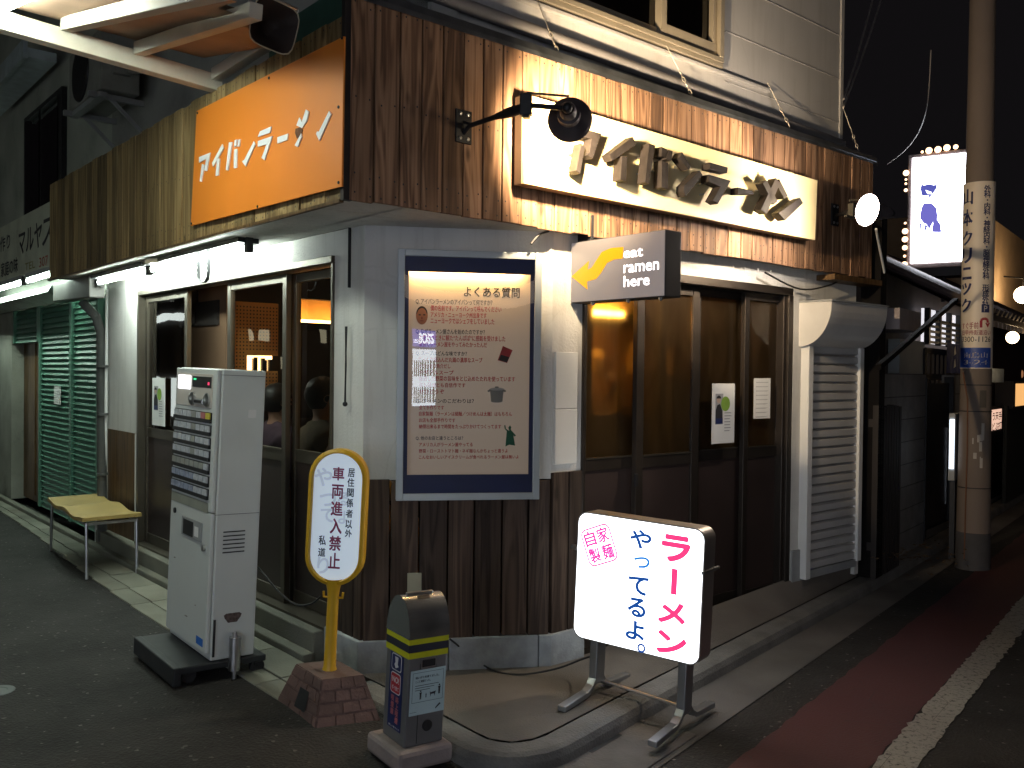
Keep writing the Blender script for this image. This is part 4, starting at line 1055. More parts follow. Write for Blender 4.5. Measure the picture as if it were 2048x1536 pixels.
for t, x0, y0, x1, mi in (('Q. アイバンラーメンのアイバンって何ですか？', 358, 520, 720, 0), ('僕の名前です。アイバンって呼んでください', 428, 551, 763, 1), ('アメリカ・ニューヨーク州出身です', 428, 581, 693, 1), ('ニューヨークではシェフをしていました', 428, 610, 730, 1),
        ('Q. なぜラーメン屋さんを始めたのですか？', 358, 660, 685, 0), ('大学生のときに観た“たんぽぽ”に感銘を受けました', 373, 690, 782, 1), ('東京でラーメン屋をやってみたかったんだ', 373, 720, 695, 1),
        ('Q. スープはどんな味ですか？', 358, 763, 600, 0), ('じっくり煮込んだ丸鶏の濃厚なスープ', 373, 793, 673, 1), ('＋さっぱり魚介だし', 373, 822, 522, 1), ('＝ダブルスープ', 373, 852, 537, 1), ('厳選した野菜の旨味をとじ込めたたれを使っています', 373, 882, 828, 1), ('塩も醤油とも自信作です', 373, 912, 593, 1), ('ぜひどうぞ', 373, 942, 492, 1),
        ('Q. ラーメンのこだわりは？', 358, 988, 633, 0), ('全て手作りです', 373, 1018, 492, 1), ('自家製麺（ラーメンは細麺／つけめんは太麺）はもちろん', 373, 1048, 813, 1), ('お店も全部手作りです', 373, 1078, 545, 1), ('納得出来るまで時間をたっぷりかけてつくってます', 373, 1108, 762, 1),
        ('Q. 他のお店と違うところは？', 358, 1163, 582, 2), ('アメリカ人がラーメン屋やってる', 373, 1193, 627, 1), ('野菜・ローストトマト麺・ネギ麺なんかちょっと違うよ', 373, 1223, 793, 1), ('こんなおいしいアイスクリームが食べれるラーメン屋は無いよ', 373, 1252, 845, 1)):
    line(t, x0, y0, x1, y0 + 20, mi)
mb.build('poster_text', [M['ink'], mat('crimson_print', (.50, .012, .03), .7), mat('blue_black_print', (.02, .02, .07), .7), M['paper']], pap)
mb = MB(CH)
def ell(cx, cy, rx, ry, mi, o, k0=0, k1=24, n=24):
    pts = [CS(cx + rx * cos(2 * pi * i / n), cy - ry * sin(2 * pi * i / n)) for i in range(k0, k1 + (k1 - k0 < n))]
    mb.poly([(x, -o, z) for x, z in pts][::1 if pts else 1], mi)
ell(387, 592, 28, 44, 0, .0286); ell(387, 585, 27, 36, 1, .0289, 0, 12); ell(387, 594, 24, 36, 0, .0291)
for x in (377, 398): ell(x, 590, 6, 3, 1, .0293)
ell(387, 618, 9, 2.5, 6, .0293); ell(387, 605, 4, 6, 6, .0292)
mb.poly([(x, -.0286, z) for x, z in (CS(745, 805), CS(790, 818), CS(816, 757), CS(770, 737))], 2)
mb.poly([(x, -.0288, z) for x, z in (CS(750, 803), CS(789, 815), CS(800, 790), CS(761, 778))], 1)
mb.poly([(x, -.0286, z) for x, z in (CS(709, 945), CS(774, 945), CS(768, 1000), CS(714, 1000))], 3)
ell(741, 945, 37, 10, 3, .0288); ell(741, 999, 27, 6, 3, .0287); ell(741, 941, 34, 7, 4, .029); ell(741, 932, 10, 4, 3, .0291)
for x in (703, 779): ell(x, 950, 6, 5, 3, .0287)
for pts in ([(788, 1140), (808, 1132), (818, 1150), (828, 1208), (800, 1204), (782, 1212)], [(790, 1142), (778, 1128), (776, 1112), (782, 1112), (784, 1128), (796, 1136)], [(812, 1138), (832, 1160), (826, 1166), (812, 1152)], [(796, 1122), (804, 1112), (810, 1122), (806, 1134), (798, 1134)]):
    mb.poly([(x, -.0287, z) for x, z in [CS(*p) for p in pts]], 5)
mb.build('poster_pictures', [mat('skin_print', (.36, .16, .10), .7), M['ink'], mat('red_cover', (.35, .03, .04), .6), mat('pot_grey', (.26, .26, .23), .6), mat('pot_light', (.42, .42, .39), .6), mat('green_robe', (.02, .13, .07), .7), mat('lip_print', (.24, .07, .05), .7)], pap)
# clear acrylic front, slightly bowed
mb = MB(CH); n = 14
for i in range(n + 1):
    for j in range(n + 1):
        u, v = i / n, j / n
        mb.v.append((px0 + fw - .003 + (px1 - px0 - 2 * fw + .006) * u, -.072 - .009 * (1 - (2 * u - 1) ** 4) * (1 - (2 * v - 1) ** 4), pz0_ + fw - .003 + (pz1_ - pz0_ - 2 * fw + .006) * v))
for i in range(n):
    for j in range(n): mb.f.append((i * (n + 1) + j, (i + 1) * (n + 1) + j, (i + 1) * (n + 1) + j + 1, i * (n + 1) + j + 1)); mb.m.append(0); mb.r.append(0)
mb.build('acrylic_cover', glass('acrylic', (.97, .97, .97), 1.7, .0), pc, smoothf=True)

# flush white meter cover on the wall to the right of the case
mq = quad_px(RF, [(1096, 703), (1156, 706), (1150, 934), (1097, 931)], .015)
mcx0, mcx1 = max(mq[0][0], tB + .012), mq[1][0]
mb = MB(RF); zmid = RF.S(1125, 818, .015)[1]
mb.box(mcx0, mcx1, 0.0, .016, mq[3][1], zmid - .002); mb.box(mcx0, mcx1, 0.0, .016, zmid + .002, mq[0][1])
mb.build('meter_cover', M['white'], base=(mcx0, 0, mq[3][1]), label='flat white two panel meter cover on the short white wall by the doors', cat='meter cover', bevel=.003)

# ================================================================ CANOPY OVER THE ALLEY
sb = LF.loc(gp(434, 165, 3.0)).x
BF = Fr(LF.w(sb), U)                       # plane across the alley; x negative = outward
cv = thing('alley_canopy', 'pale timber canopy with boarded underside over the alley', 'canopy', LF, (sb, .45, 3.0))
bp0, bp1 = BF.S(434, 180), BF.S(0, 57); tp0, tp1 = BF.S(434, 148), BF.S(0, 17)
def ext(p, q, k): return (p[0] + (q[0] - p[0]) * k, p[1] + (q[1] - p[1]) * k)
cream = mat('cream_painted_timber', (.60, .57, .48), .6, var=.1, scale=3, dirt=.35, dcol=(.25, .2, .14))
mb = MB(BF)
e0b, e0t = ext(bp0, bp1, -.03), ext(tp0, tp1, -.03); e1b, e1t = ext(bp0, bp1, 1.9), ext(tp0, tp1, 1.9)
mb.prism([e0b, e1b, e1t, e0t], -.07, 0)
mb.build('main_beam', cream, cv, bevel=.004)
def sfall(ds): return -.155 * ds
def rafter(px0, py0, px1, py1, w=.055, h=.055, k=1.0):
    a = BF.S(px0, py0); o = -a[0]
    b = LF.S(px1, py1, o)
    return Vector((sb, -o, a[1])), Vector((b[0], -o, b[1]))
rs = [rafter(133, 50, 330, 4), rafter(278, 98, 512, 22), rafter(432, 150, 500, 107)]
sl = sum((q.z - p.z) / (q.x - p.x) for p, q in rs[:2]) / 2
mb = MB(LF)
for i, (p, q) in enumerate(rs):
    e = p + (q - p).normalized() * ((2.3, 1.36, .75)[i])
    mb = MB(LF); mb.bar(p + Vector((.0, 0, 0)), e, .055, .06); mb.build('rafter', cream, cv, bevel=.004)
p3 = rs[0][0] + Vector((0, -.62, .02)); mb = MB(LF); mb.bar(p3, p3 + (rs[0][1] - rs[0][0]).normalized() * 2.3, .055, .06); mb.build('rafter', cream, cv, bevel=.004)
mb = MB(LF)
z0r = rs[1][0].z + .04
x = sb - .05
while x < sb + 2.4:
    mb.rv = random.random()
    zA, zB = z0r + sl * (x - sb), z0r + sl * (x + .205 - sb)
    o0, o1 = .50, 3.1
    if x > sb + .7: o0 = .5 + .45 * min(1, (x - sb - .7) / .5)
    if x > sb + 1.3: o0 = 1.30
    kk_ = .06
    mb.add([(x, -o0, zA), (x + .205, -o0, zB), (x + .205, -o1, zB + kk_ * 1.0), (x, -o1, zA + kk_)], [(0, 3, 2, 1)])
    mb.add([(x, -o0, zA + .02), (x + .21, -o0, zB + .02), (x + .21, -o1, zB + kk_ + .02), (x, -o1, zA + kk_ + .02)], [(0, 1, 2, 3)])
    x += .21
mb.build('roof_boards', mat('canopy_boards', (.34, .22, .15), .7, var=.2, scale=2.5, dirt=.3, dcol=(.15, .09, .05), rvar=.12), cv)
ta = LF.loc(gp(-8, 30, 3.08)); td = (LF.loc(gp(110, -6, 3.08)) - ta).normalized()
AWN = emit('canopy_tube', (.88, 1.0, .88), L_AWN)
for dv in (0, .055):
    p = ta + Vector((0, -dv, .01)); tube_lamp(LF, p, p + Vector((1.1, 0, sl * 1.1)), 'glowing tube of the twin lamp under the canopy, ' + ('nearer the shop' if dv == 0 else 'farther from the shop'), AWN, 'twin tubes under the canopy', r=.016, hold=.02)

# horn loudspeaker hung from the canopy
hp = dp(548, 52, 3.62)
hm_ = Matrix.Translation(hp)
hf = Fr((hp.x, hp.y, hp.z), az(52))
sp = thing('horn_loudspeaker', 'square cream horn loudspeaker with a dark mouth hanging under the canopy', 'loudspeaker', hf, tilt=tilt_about(hp, 14, az(10)))
def rsq(r, k, n=32): # rounded square ring
    out = []
    for i in range(n):
        t = 2 * pi * i / n; c, s_ = cos(t), sin(t); p = k
        d = (abs(c) ** p + abs(s_) ** p) ** (-1 / p); out.append((r * d * c, r * d * s_))
    return out
mb = MB(hf); prof = [(.030, .17, 2.2), (.034, .11, 2.2), (.05, .06, 2.6), (.074, .02, 3.4), (.094, .0, 4.5), (.097, -.006, 4.5), (.092, -.006, 4.5)]
rings = [[(x, y, z) for x, z in rsq(r, k)] for r, y, k in prof]
for r in rings: mb.v += r
for i in range(len(rings) - 1):
    for j in range(32): mb.f.append((i * 32 + j, i * 32 + (j + 1) % 32, (i + 1) * 32 + (j + 1) % 32, (i + 1) * 32 + j)); mb.m.append(0); mb.r.append(0)
mb.build('horn', mat('cream_plastic', (.50, .47, .34), .4), sp, auto=40)
mb = MB(hf); prof = [(.0925, -.0055, 4.5), (.07, .02, 3.6), (.045, .055, 2.6), (.028, .07, 2.2), (.0005, .07, 2.0)]
rings = [[(x, y, z) for x, z in rsq(r, k)] for r, y, k in prof]
for r in rings: mb.v += r
for i in range(len(rings) - 1):
    for j in range(32): mb.f.append((i * 32 + j, i * 32 + (j + 1) % 32, (i + 1) * 32 + (j + 1) % 32, (i + 1) * 32 + j)); mb.m.append(0); mb.r.append(0)
mb.build('mouth', mat('horn_dark', (.035, .025, .022), .6), sp, auto=40)
mb = MB(hf); mb.tube([(-.10, .06, .06), (-.09, .03, .11), (.09, .03, .11), (.10, .04, .02)], .006, 6); mb.tube([(0, .03, .11), (-.02, .06, .2)], .008, 6); mb.build('bracket', M['steel'], sp)

# air conditioner on the neighbour's upper wall
ao = .34
aq = [LF.S(180, 115, ao - .02), LF.S(262, 120, ao - .02), LF.S(262, 240, ao - .02), LF.S(150, 200, ao - .02)]
ax0, ax1 = LF.S(138, 180, ao)[0], LF.S(183, 180, ao)[0]
az0, az1 = LF.S(140, 228, ao)[1] + .02, LF.S(160, 105, ao)[1] + .05
ax1 = ax0 + .85
ac = thing('air_conditioner', 'grimy outdoor air conditioner unit on a wall bracket beside the dark upper window', 'air conditioner', LF, (ax0, 0, az0))
acm = mat('grimy_case', (.26, .26, .23), .6, var=.15, dirt=.5, dcol=(.08, .075, .06))
mb = MB(LF); mb.box(ax0, ax1, .06, ao, az0, az1); mb.build('case', acm, ac, bevel=.012)
mb = MB(LF); mb.lathe([(.215, 0), (.21, .012), (.19, .014), (.03, .006), (.0001, .006)], ((ax0 + ax1) / 2 - .09, -ao, (az0 + az1) / 2), (0, -1, 0), 32); mb.build('fan_grille', M['dark'], ac, auto=40)
mb = MB(LF); mb.box(ax1, ax1 + .05, .14, .26, az0 + .12, az0 + .3); mb.tube([(ax1 + .03, -.2, az0 + .2), (ax1 + .12, -.12, az0 + .2), (ax1 + .18, -.02, az0 + .24)], .014, 8); mb.tube([(ax1 + .03, -.17, az0 + .15), (ax1 + .12, -.1, az0 + .14), (ax1 + .2, -.02, az0 + .18)], .014, 8); mb.build('pipe_cover', acm, ac)
mb = MB(LF)
for x in (ax0 + .08, ax1 - .1):
    mb.bar((x, .0, az0 - .03), (x, -ao - .06, az0 - .03), .04, .04); mb.bar((x, -.02, az0 - .24), (x, -ao + .1, az0 - .04), .025, .025)
mb.box(ax0 + .02, ax1 - .04, .28, .34, az0 - .049, az0 - .012)
mb.build('bracket', M['grey'], ac)

# ================================================================ TICKET MACHINE
z0 = .085
P1, P2, P3 = gp(415, 1324, z0), gp(329, 1264, z0), gp(502, 1312, z0)
VF = Fr(P2, P1 - P2); vw = (P1 - P2).length * .93; VF = Fr(P1 - VF.x * vw, VF.x)
vh = 1.415; vd = .235
vt = lean(P1, 2.0)
vm = thing('ticket_machine', 'tall off white meal ticket machine with rows of buttons on a wheeled black base', 'ticket machine', VF, (0, 0, -z0), tilt=vt)
vp = mat('machine_paint', (.60, .63, .60), .38, var=.03, scale=5, dirt=.10, dcol=(.3, .3, .27))
mb = MB(VF); mb.box(0, vw, -vd, -.012, 0, vh); body = mb.build('cabinet', vp, vm, bevel=.008)
mb = MB(VF); mb.box(.004, vw - .006, -.010, .012, .035, vh * .505); mb.box(.004, vw - .006, -.010, .012, vh * .505 + .004, vh - .004); mb.build('front_door', vp, vm, bevel=.006)
fz = lambda f: vh * (1 - f)
mb = MB(VF); mb.box(.03, vw - .05, .0125, .016, fz(.138), fz(.02)); pn = mb.build('control_panel', mat('control_beige', (.56, .52, .46), .4, var=.03), vm, bevel=.002)
mb = MB(VF); mb.box(.06, .235, .0165, .021, fz(.078), fz(.028)); mb.build('lit_display', emit('display_white', (.92, .95, 1), 2.4), vm, bevel=.006)
mb = MB(VF); mb.box(.265, .52, .0165, .019, fz(.068), fz(.030)); dsp = mb.build('dark_display', M['blk'], vm)
mb = MB(VF); mb.box(.285, .32, .0195, .0205, fz(.043), fz(.037)); mb.build('green_indicator', emit('green_led', (.05, .9, .35), .8), dsp)
mb = MB(VF); mb.box(.48, .50, .0195, .0205, fz(.058), fz(.048)); mb.build('red_indicator', emit('red_led', (.95, .05, .15), .8), dsp)
for x in (.275, .475):
    mb = MB(VF); mb.lathe([(.034, 0), (.034, .008), (.027, .013), (.012, .02), (.0001, .021)], (x, -.0165, fz(.110)), (0, -1, 0), 20); mb.build('coin_knob', M['steel'], vm, auto=40)
mb = MB(VF); mb.box(.318, .438, .0165, .030, fz(.127), fz(.108)); slot = mb.build('note_slot', M['steel'], vm, bevel=.003)
mb = MB(VF); mb.box(.330, .426, .0305, .032, fz(.123), fz(.113)); mb.build('slot_mouth', M['blk'], slot)
btn_w = mat('button_white', (.50, .52, .55), .35, var=.25, scale=45); btn_g = mat('button_grey', (.30, .31, .28), .4); btn_b = mat('button_blue', (.30, .34, .44), .35, var=.3, scale=45)
btn_r = mat('button_red', (.45, .14, .14), .4); btn_y = mat('button_yellow', (.60, .52, .05), .4)
bw = (vw - .07) / 8
for r in range(7):
    f = .152 + .0438 * r; zt, zb = fz(f), fz(f + .037)
    mb = MB(VF); mb.box(.018, vw - .045, .0125, .017, zb, zt); mb.box(.018, vw - .045, .017, .024, zb - .0, zb + .018); st_ = mb.build('button_strip', M['dark'], vm)
    for c in range(8):
        m_ = btn_w
        if c == 4 and r < 4: m_ = btn_g
        if r == 4 and c < 7: m_ = btn_g
        if r > 4 and c < 5: m_ = btn_b
        if r == 0 and c == 6: m_ = btn_r
        if r == 0 and c == 7: m_ = btn_y
        mb = MB(VF); x = .022 + bw * c; mb.box(x + .005, x + bw - .005, .0172, .023, zb + .019, zt - .004); mb.build('button', m_, st_)
mb = MB(VF); mb.box(.018, vw - .045, .0125, .015, fz(.497), fz(.462)); mb.build('blank_strip', mat('strip_olive', (.27, .28, .23), .5), vm)
mb = MB(VF); cx0, cx1 = vw * .34, vw * .82; mb.box(cx0, cx1, .0125, .02, fz(.605), fz(.537)); cr_ = mb.build('change_tray', M['grey'], vm, bevel=.012)
mb = MB(VF); mb.box(cx0 + .03, cx0 + .17, .0205, .022, fz(.598), fz(.545)); mb.build('tray_mouth', M['blk'], cr_)
mb = MB(VF); mb.box(cx1 - .085, cx1 - .035, .0205, .023, fz(.590), fz(.556)); mb.build('tray_label', M['paper'], cr_)
mb = MB(VF); mb.lathe([(.014, 0), (.014, .008), (.0001, .01)], (vw * .14, -.0125, fz(.53)), (0, -1, 0), 14); mb.build('keyhole', M['blk'], vm)
mb = MB(VF); mb.lathe([(.016, 0), (.016, .012), (.0001, .015)], (vw * .88, -.0125, fz(.618)), (0, -1, 0), 14); mb.build('keyhole', M['steel'], vm)
mb = MB(VF); mb.box(vw * .78, vw * .93, .0122, .0135, .062, .10); mb.build('blue_sticker', mat('blue_sticker', (.03, .16, .55), .5), vm)
mb = MB(VF); mb.box(vw + .0001, vw + .006, -.03, -.02, .02, .2); mb.build('door_hinge', M['blk'], vm)
# dark scuff and hose tap low on the side
sd = Fr(VF.w(vw + .0015, 0, 0), VF.y)
mb = MB(sd); pts = [(.115 + .04 * cos(t) * (1 + .25 * sin(3 * t)), .20 + .032 * sin(t) * (1 + .3 * cos(2 * t))) for t in [2 * pi * i / 16 for i in range(16)]]
rr_ = mat('brown_scuff', (.10, .07, .06), .8, var=.5, scale=60)
mb.poly([(x, -.0006, z) for x, z in pts]); mb.build('scuff_mark', rr_, vm)
mb = MB(sd); mb.tube([(.12, -.02, .13), (.12, -.035, .10)], .014, 8); mb.tube([(.12, -.03, .11), (.12, -.035, -.05)], .028, 12); mb.tube([(.12, -.035, -.05), (.12, -.035, -.10)], .012, 8); mb.tube([(.12, -.035, -.10), (.12, -.035, -.13)], .02, 10); mb.build('hose_tap', M['steel'], vm, auto=40)
mb = MB(sd)
for z in (vh * .5, vh - .03): mb.box(.006, vd - .006, -.0005, .0008, z, z + .002)
for i in range(6): mb.box(.05, .16, -.0005, .0008, .52 + .02 * i, .526 + .02 * i)
mb.build('side_seam', M['blk'], vm)
mb = MB(sd); mb.box(.15, .19, -.0005, .001, 1.18, 1.22); mb.build('side_sticker', M['paper'], vm)
mb = MB(VF)
for x, z, w in ((.10, .42, .03), (.42, .24, .02), (.30, .16, .045), (.20, .62, .02)): mb.poly([(x + w * .5 * cos(t) * (1 + .4 * sin(2 * t)), -.0126, z + .004 * sin(t)) for t in [2 * pi * i / 9 for i in range(9)]])
mb.build('door_scuff', mat('grey_scuff', (.30, .28, .25), .8, var=.4, scale=60), vm)
# wheeled base
bq = [gp(360, 1368, -.02), gp(274, 1325, -.02)]
mb = MB(VF); mb.box(-.01, vw + .02, -.29, .165, -.035, -.002); mb.box(-.012, vw + .022, .13, .168, -.088, .0); mb.box(-.012, .02, -.29, .13, -.075, -.03)
mb.build('black_base', mat('black_base_paint', (.018, .02, .022), .45), vm, bevel=.006)
for x, o in ((.05, .08), (vw - .03, .08), (.05, -.25), (vw - .0, -.25)):
    mb = MB(VF); mb.lathe([(.006, -.012), (.036, -.012), (.036, .012), (.006, .012)], (x, -o, -.058), (1, 0, 0), 16); mb.box(x - .018, x + .018, o - .016, o + .016, -.05, -.035); mb.build('caster', M['dark'], vm, auto=40)

# ================================================================ BENCH
G = [gp(88, 1087, 0), gp(158, 1133, 0), gp(174, 1085, 0), gp(252, 1130, 0)]
SE = [gp(95, 998, .42), gp(165, 1040, .42), gp(187, 996, .42), gp(261, 1034, .42)]
bx = SE[0]; BN = Fr((SE[0] - Vector((0, 0, .42))), SE[1] - SE[0])
bl = (SE[1] - SE[0]).length; bwid = .40
bench = thing('wavy_bench', 'small bench with a wavy yellow seat and thin metal legs by the veneer dado', 'bench', BN, (0, 0, 0))
mb = MB(BN); n = 24; vs = []; fs = []
prof = lambda u: .012 * cos(u * 4 * pi)
for i in range(n + 1):
    u = i / n
    for o, dz in ((0, 0), (-bwid, 0), (-bwid, -.026), (0, -.026)):
        vs.append((bl * u, -o + (0), .42 + prof(u) + dz + (.004 if o else 0)))
for i in range(n):
    a, b = i * 4, (i + 1) * 4
    fs += [(a, b, b + 1, a + 1), (a + 1, b + 1, b + 2, a + 2), (a + 2, b + 2, b + 3, a + 3), (a + 3, b + 3, b, a)]
fs += [(0, 1, 2, 3), (n * 4 + 3, n * 4 + 2, n * 4 + 1, n * 4)]
mb.add(vs, fs); mb.build('seat', mat('yellow_seat', (.40, .285, .09), .5, var=.1, dirt=.1, dcol=(.3, .2, .03)), bench, auto=40)
mb = MB(BN); mb.bar((.02, .03, .385), (bl - .02, .03, .385), .02, .02); mb.bar((.02, bwid - .03, .385), (bl - .02, bwid - .03, .385), .02, .02); mb.bar((.02, .03, .385), (.02, bwid - .03, .385), .02, .02); mb.bar((bl - .02, .03, .385), (bl - .02, bwid - .03, .385), .02, .02); mb.build('seat_frame', M['steel'], bench)
for x in (.02, bl - .02):
    for y in (.03, bwid - .03):
        mb = MB(BN); mb.tube([(x, y, .385), (x + (-.03 if x < .1 else .015), y, road_z(BN.w(x, -y)) + .005)], .011, 8); mb.build('leg', M['steel'], bench, auto=40)

# ================================================================ YELLOW NO ENTRY SIGN
yb = [gp(553, 1407, -.03), gp(632, 1460, -.03), gp(762, 1436, -.03)]
YF = Fr(yb[1], yb[2] - yb[1])
yc = gp(676, 1400, -.02)
KF = Fr((yc.x, yc.y, -.035), az(95))
ys = thing('no_entry_sign', 'yellow oval private road sign on a pole set in a brick patterned base', 'sign', KF, (0, 0, 0), tilt=lean((yc.x, yc.y, 0), 2.3))
zz = lambda px, py: KF.S(px, py, 0)
# base: truncated block with a brick relief
l0 = KF.loc(yb[0]); l1 = KF.loc(yb[1]); l2 = KF.loc(yb[2])
ca, cb, cc = Vector((l0.x, l0.y, 0)), Vector((l1.x, l1.y, 0)), Vector((l2.x, l2.y, 0)); cd = ca + (cc - cb)
cen_ = (ca + cc) / 2; hB = .19
tops = [c + (cen_ - c) * .36 + Vector((0, 0, hB)) for c in (ca, cb, cc, cd)]; bots = [ca, cb, cc, cd]
brick = mat('brick_moulding', (.115, .068, .058), .75, var=.2, scale=8, bump=.4, bscale=60, rvar=.2)
mb = MB(KF); mb.rv = .3
mb.add(bots + tops, [(0, 1, 5, 4), (1, 2, 6, 5), (2, 3, 7, 6), (3, 0, 4, 7), (4, 5, 6, 7)])
for a, b in ((0, 1), (1, 2)):
    A, B, Cc, Dd = bots[a], bots[b], tops[b], tops[a]
    nn = (B - A).cross(Dd - A).normalized()
    for r in range(4):
        u = (r % 2) * .13; v0, v1 = r / 4 + .022, (r + 1) / 4 - .022
        while u < 1:
            u1 = min(1, u + .30 - (.0 if u else 0)); a0, a1 = u + .012, u1 - .012
            if r % 2 and u == .13: a0 = .012
            P = lambda uu, vv: (A.lerp(B, uu)).lerp(Dd.lerp(Cc, uu), vv)
            mb.rv = random.random()
            if not (a == 0 and r == 1 and .35 < (a0 + a1) / 2 < .62) and a1 - a0 > .03:
                f_ = [P(a0, v0), P(a1, v0), P(a1, v1), P(a0, v1)]; mb.add(f_ + [p + nn * .004 for p in f_], [(4, 5, 6, 7), (0, 1, 5, 4), (1, 2, 6, 5), (2, 3, 7, 6), (3, 0, 4, 7)])
            u = u1
yb_ = mb.build('brick_base', brick, ys)
P = lambda uu, vv: (bots[0].lerp(bots[1], uu)).lerp(tops[0].lerp(tops[1], uu), vv)
nn = (bots[1] - bots[0]).cross(tops[0] - bots[0]).normalized()
mb = MB(KF); mb.add([P(.42, .18) + nn * .0045, P(.70, .18) + nn * .0045, P(.70, .62) + nn * .0045, P(.42, .62) + nn * .0045], [(0, 1, 2, 3)]); mb.build('base_opening', M['blk'], yb_)
ypl = mat('yellow_plastic', (.62, .36, .015), .4, var=.05, dirt=.08, dcol=(.3, .2, .05))
zc = zz(676, 1352)[1]; xt = zz(676, 1352)[0]
ztop_pole = zz(687, 1178)[1]
# the tilt is applied to the whole thing, so build it upright from the foot
th = radians(2.3)
def up_z(py): return zz(676, py)[1] / cos(th)
x0 = tops[0].lerp(tops[2], .5).x
mb = MB(KF); yy = tops[0].lerp(tops[2], .5).y
YD = Vector((x0, yy, 0)); ydep = (KF.m @ YD).y
ZF = Fr(KF.m @ YD, KF.x)
zq = lambda py: ZF.S(690, py)[1]
zb0, zb1 = zq(1356), zq(1172)
mb.lathe([(.062, 0), (.058, .008), (.036, .022), (.028, .05), (.026, .12), (.025, zb1 - zb0 - .05), (.028, zb1 - zb0 - .02), (.04, zb1 - zb0 + .03)], (x0, yy, zb0), (0, 0, 1), 20)
for s_ in (-1, 1): mb.tube([(x0 + s_ * .022, yy, zb1 - .055), (x0 + s_ * .042, yy, zb1 - .055), (x0 + s_ * .045, yy, zb1 - .03)], .006, 6)
mb.build('pole', ypl, ys, auto=40)
zr0, zr1 = zq(1172), zq(898); wr = (ZF.S(760, 1035)[0] - ZF.S(640, 1035)[0]) / 2 * .97
cz0, cz1 = zr0 + wr, zr1 - wr
def oval(r, n=16):
    return [(x0 + r * cos(t), cz1 + r * sin(t)) for t in [pi * i / n for i in range(n + 1)]] + [(x0 + r * cos(t), cz0 + r * sin(t)) for t in [pi + pi * i / n for i in range(n + 1)]]
mb = MB(KF); yo = -yy; rf_ = wr * .155
sections = [(wr, -.03), (wr, .018), (wr - .006, .026), (wr - rf_ * .8, .03), (wr - rf_, .024), (wr - rf_, -.03)]
rings = [[(x, -(yo + o), z) for x, z in oval(r)] for r, o in sections]
n = len(rings[0])
for r in rings: mb.v += r
for i in range(len(rings)):
    for j in range(n):
        i2 = (i + 1) % len(rings); mb.f.append((i * n + j, i * n + (j + 1) % n, i2 * n + (j + 1) % n, i2 * n + j)); mb.m.append(0); mb.r.append(0)
mb.build('ring_frame', ypl, ys, auto=35)
ri = wr - rf_
mb = MB(KF); mb.poly([(x, -(yo + .008), z) for x, z in oval(ri + .003)]); fc_ = mb.build('sign_face', emit('glowing_white', (.66, .80, .95), .34, (.66, .72, .78)), ys)  # face carries an even pale emission
YO = yo + .0095
mb = MB(KF)
K = (cz1 - cz0 + 2 * ri) / 1245.0                         # zoom pixels of the face to metres
fy = lambda y: cz1 + ri - (y - 180) * K
purple = mat('purple_print', (.26, .03, .10), .6); ghost = mat('ghost_print', (.36, .38, .42), .6)
for ch, y0, y1 in zip('車両進入禁止', (315, 485, 650, 815, 985, 1150), (445, 625, 790, 965, 1130, 1305)):
    mb.text(ch, x0 - .062 * K * 180 * 0 + (-.0 - 60 * K), x0 + 58 * K, fy(y1), fy(y0), YO + .001, 0, .05)
for ch, y0, y1 in zip('居住関係者以外', (320, 415, 515, 615, 720, 820, 915), (405, 500, 600, 700, 800, 905, 990)):
    mb.text(ch, x0 + 92 * K, x0 + 160 * K, fy(y1), fy(y0), YO + .001, 1, .045)
for ch, y0, y1 in zip('私道', (990, 1110), (1085, 1195)): mb.text(ch, x0 - 165 * K, x0 - 92 * K, fy(y1), fy(y0), YO + .001, 1, .045)
for ch, x, y, sz in (('や', -150, 420, 200), ('つ', -95, 640, 190), ('て', -90, 790, 170), ('る', 65, 620, 160), ('よ', 75, 800, 150), ('り', -110, 1280, 190)): mb.textc(ch, x0 + x * K, fy(y), sz * K, YO - .0006, 2, .03)  # faint letters painted as a reflection of the standing light box
mb.build('lettering_and_reflection', [purple, mat('dark_print', (.03, .05, .07), .6), emit('ghost_print_glow', (.62, .76, .92), .22, (.55, .60, .66))], fc_)

c_ = [VF.w(vw * .9, -vd - .01, .45), gp(506, 1132, .42), gp(545, 1158, .40), gp(600, 1180, .37), gp(648, 1184, .40), KF.w(x0 - .035, -yy, zb1 - .05)]
c_[1] = VF.w(vw + .03, -vd - .03, .40); c_[2] = c_[1].lerp(c_[5], .3) + Vector((0, 0, -.06)); c_[3] = c_[1].lerp(c_[5], .6) + Vector((0, 0, -.085)); c_[4] = c_[1].lerp(c_[5], .85) + Vector((0, 0, -.05))
MACH_CABLE = c_
# ================================================================ STEEL ASHTRAY BIN
bq_ = [gp(754, 1469, .035), gp(808, 1498, .035), gp(885, 1477, .035)]
AF = Fr(bq_[1], bq_[2] - bq_[1]); AS = Fr(bq_[0], bq_[1] - bq_[0])
aw, ad = (bq_[2] - bq_[1]).length, (bq_[1] - bq_[0]).length
ad = aw * 1.02
AS = Fr(AF.w(0, 0, 0) + AF.y * ad, -AF.y)
hb = AF.S(822, 1278)[1] * 1.0
bz = -.035
bin_ = thing('ashtray_bin', 'grey steel street ashtray with a rounded chrome lid and yellow black tape', 'ashtray', AF, (0, 0, -.09), tilt=lean(bq_[1], 2.5))
bm_ = mat('bin_grey', (.17, .17, .175), .42, .4, var=.08, scale=6, dirt=.15, dcol=(.06, .055, .05))
mb = MB(AF); mb.box(0, aw, -ad, 0, 0, hb); body = mb.build('body', bm_, bin_, bevel=.006)
mb = MB(AF); mb.box(aw * .30, aw * .30 + .002, -.001, .0012, .01, hb - .1); mb.build('door_seam', M['blk'], body)
mb = MB(AF); sl_ = 'slab'
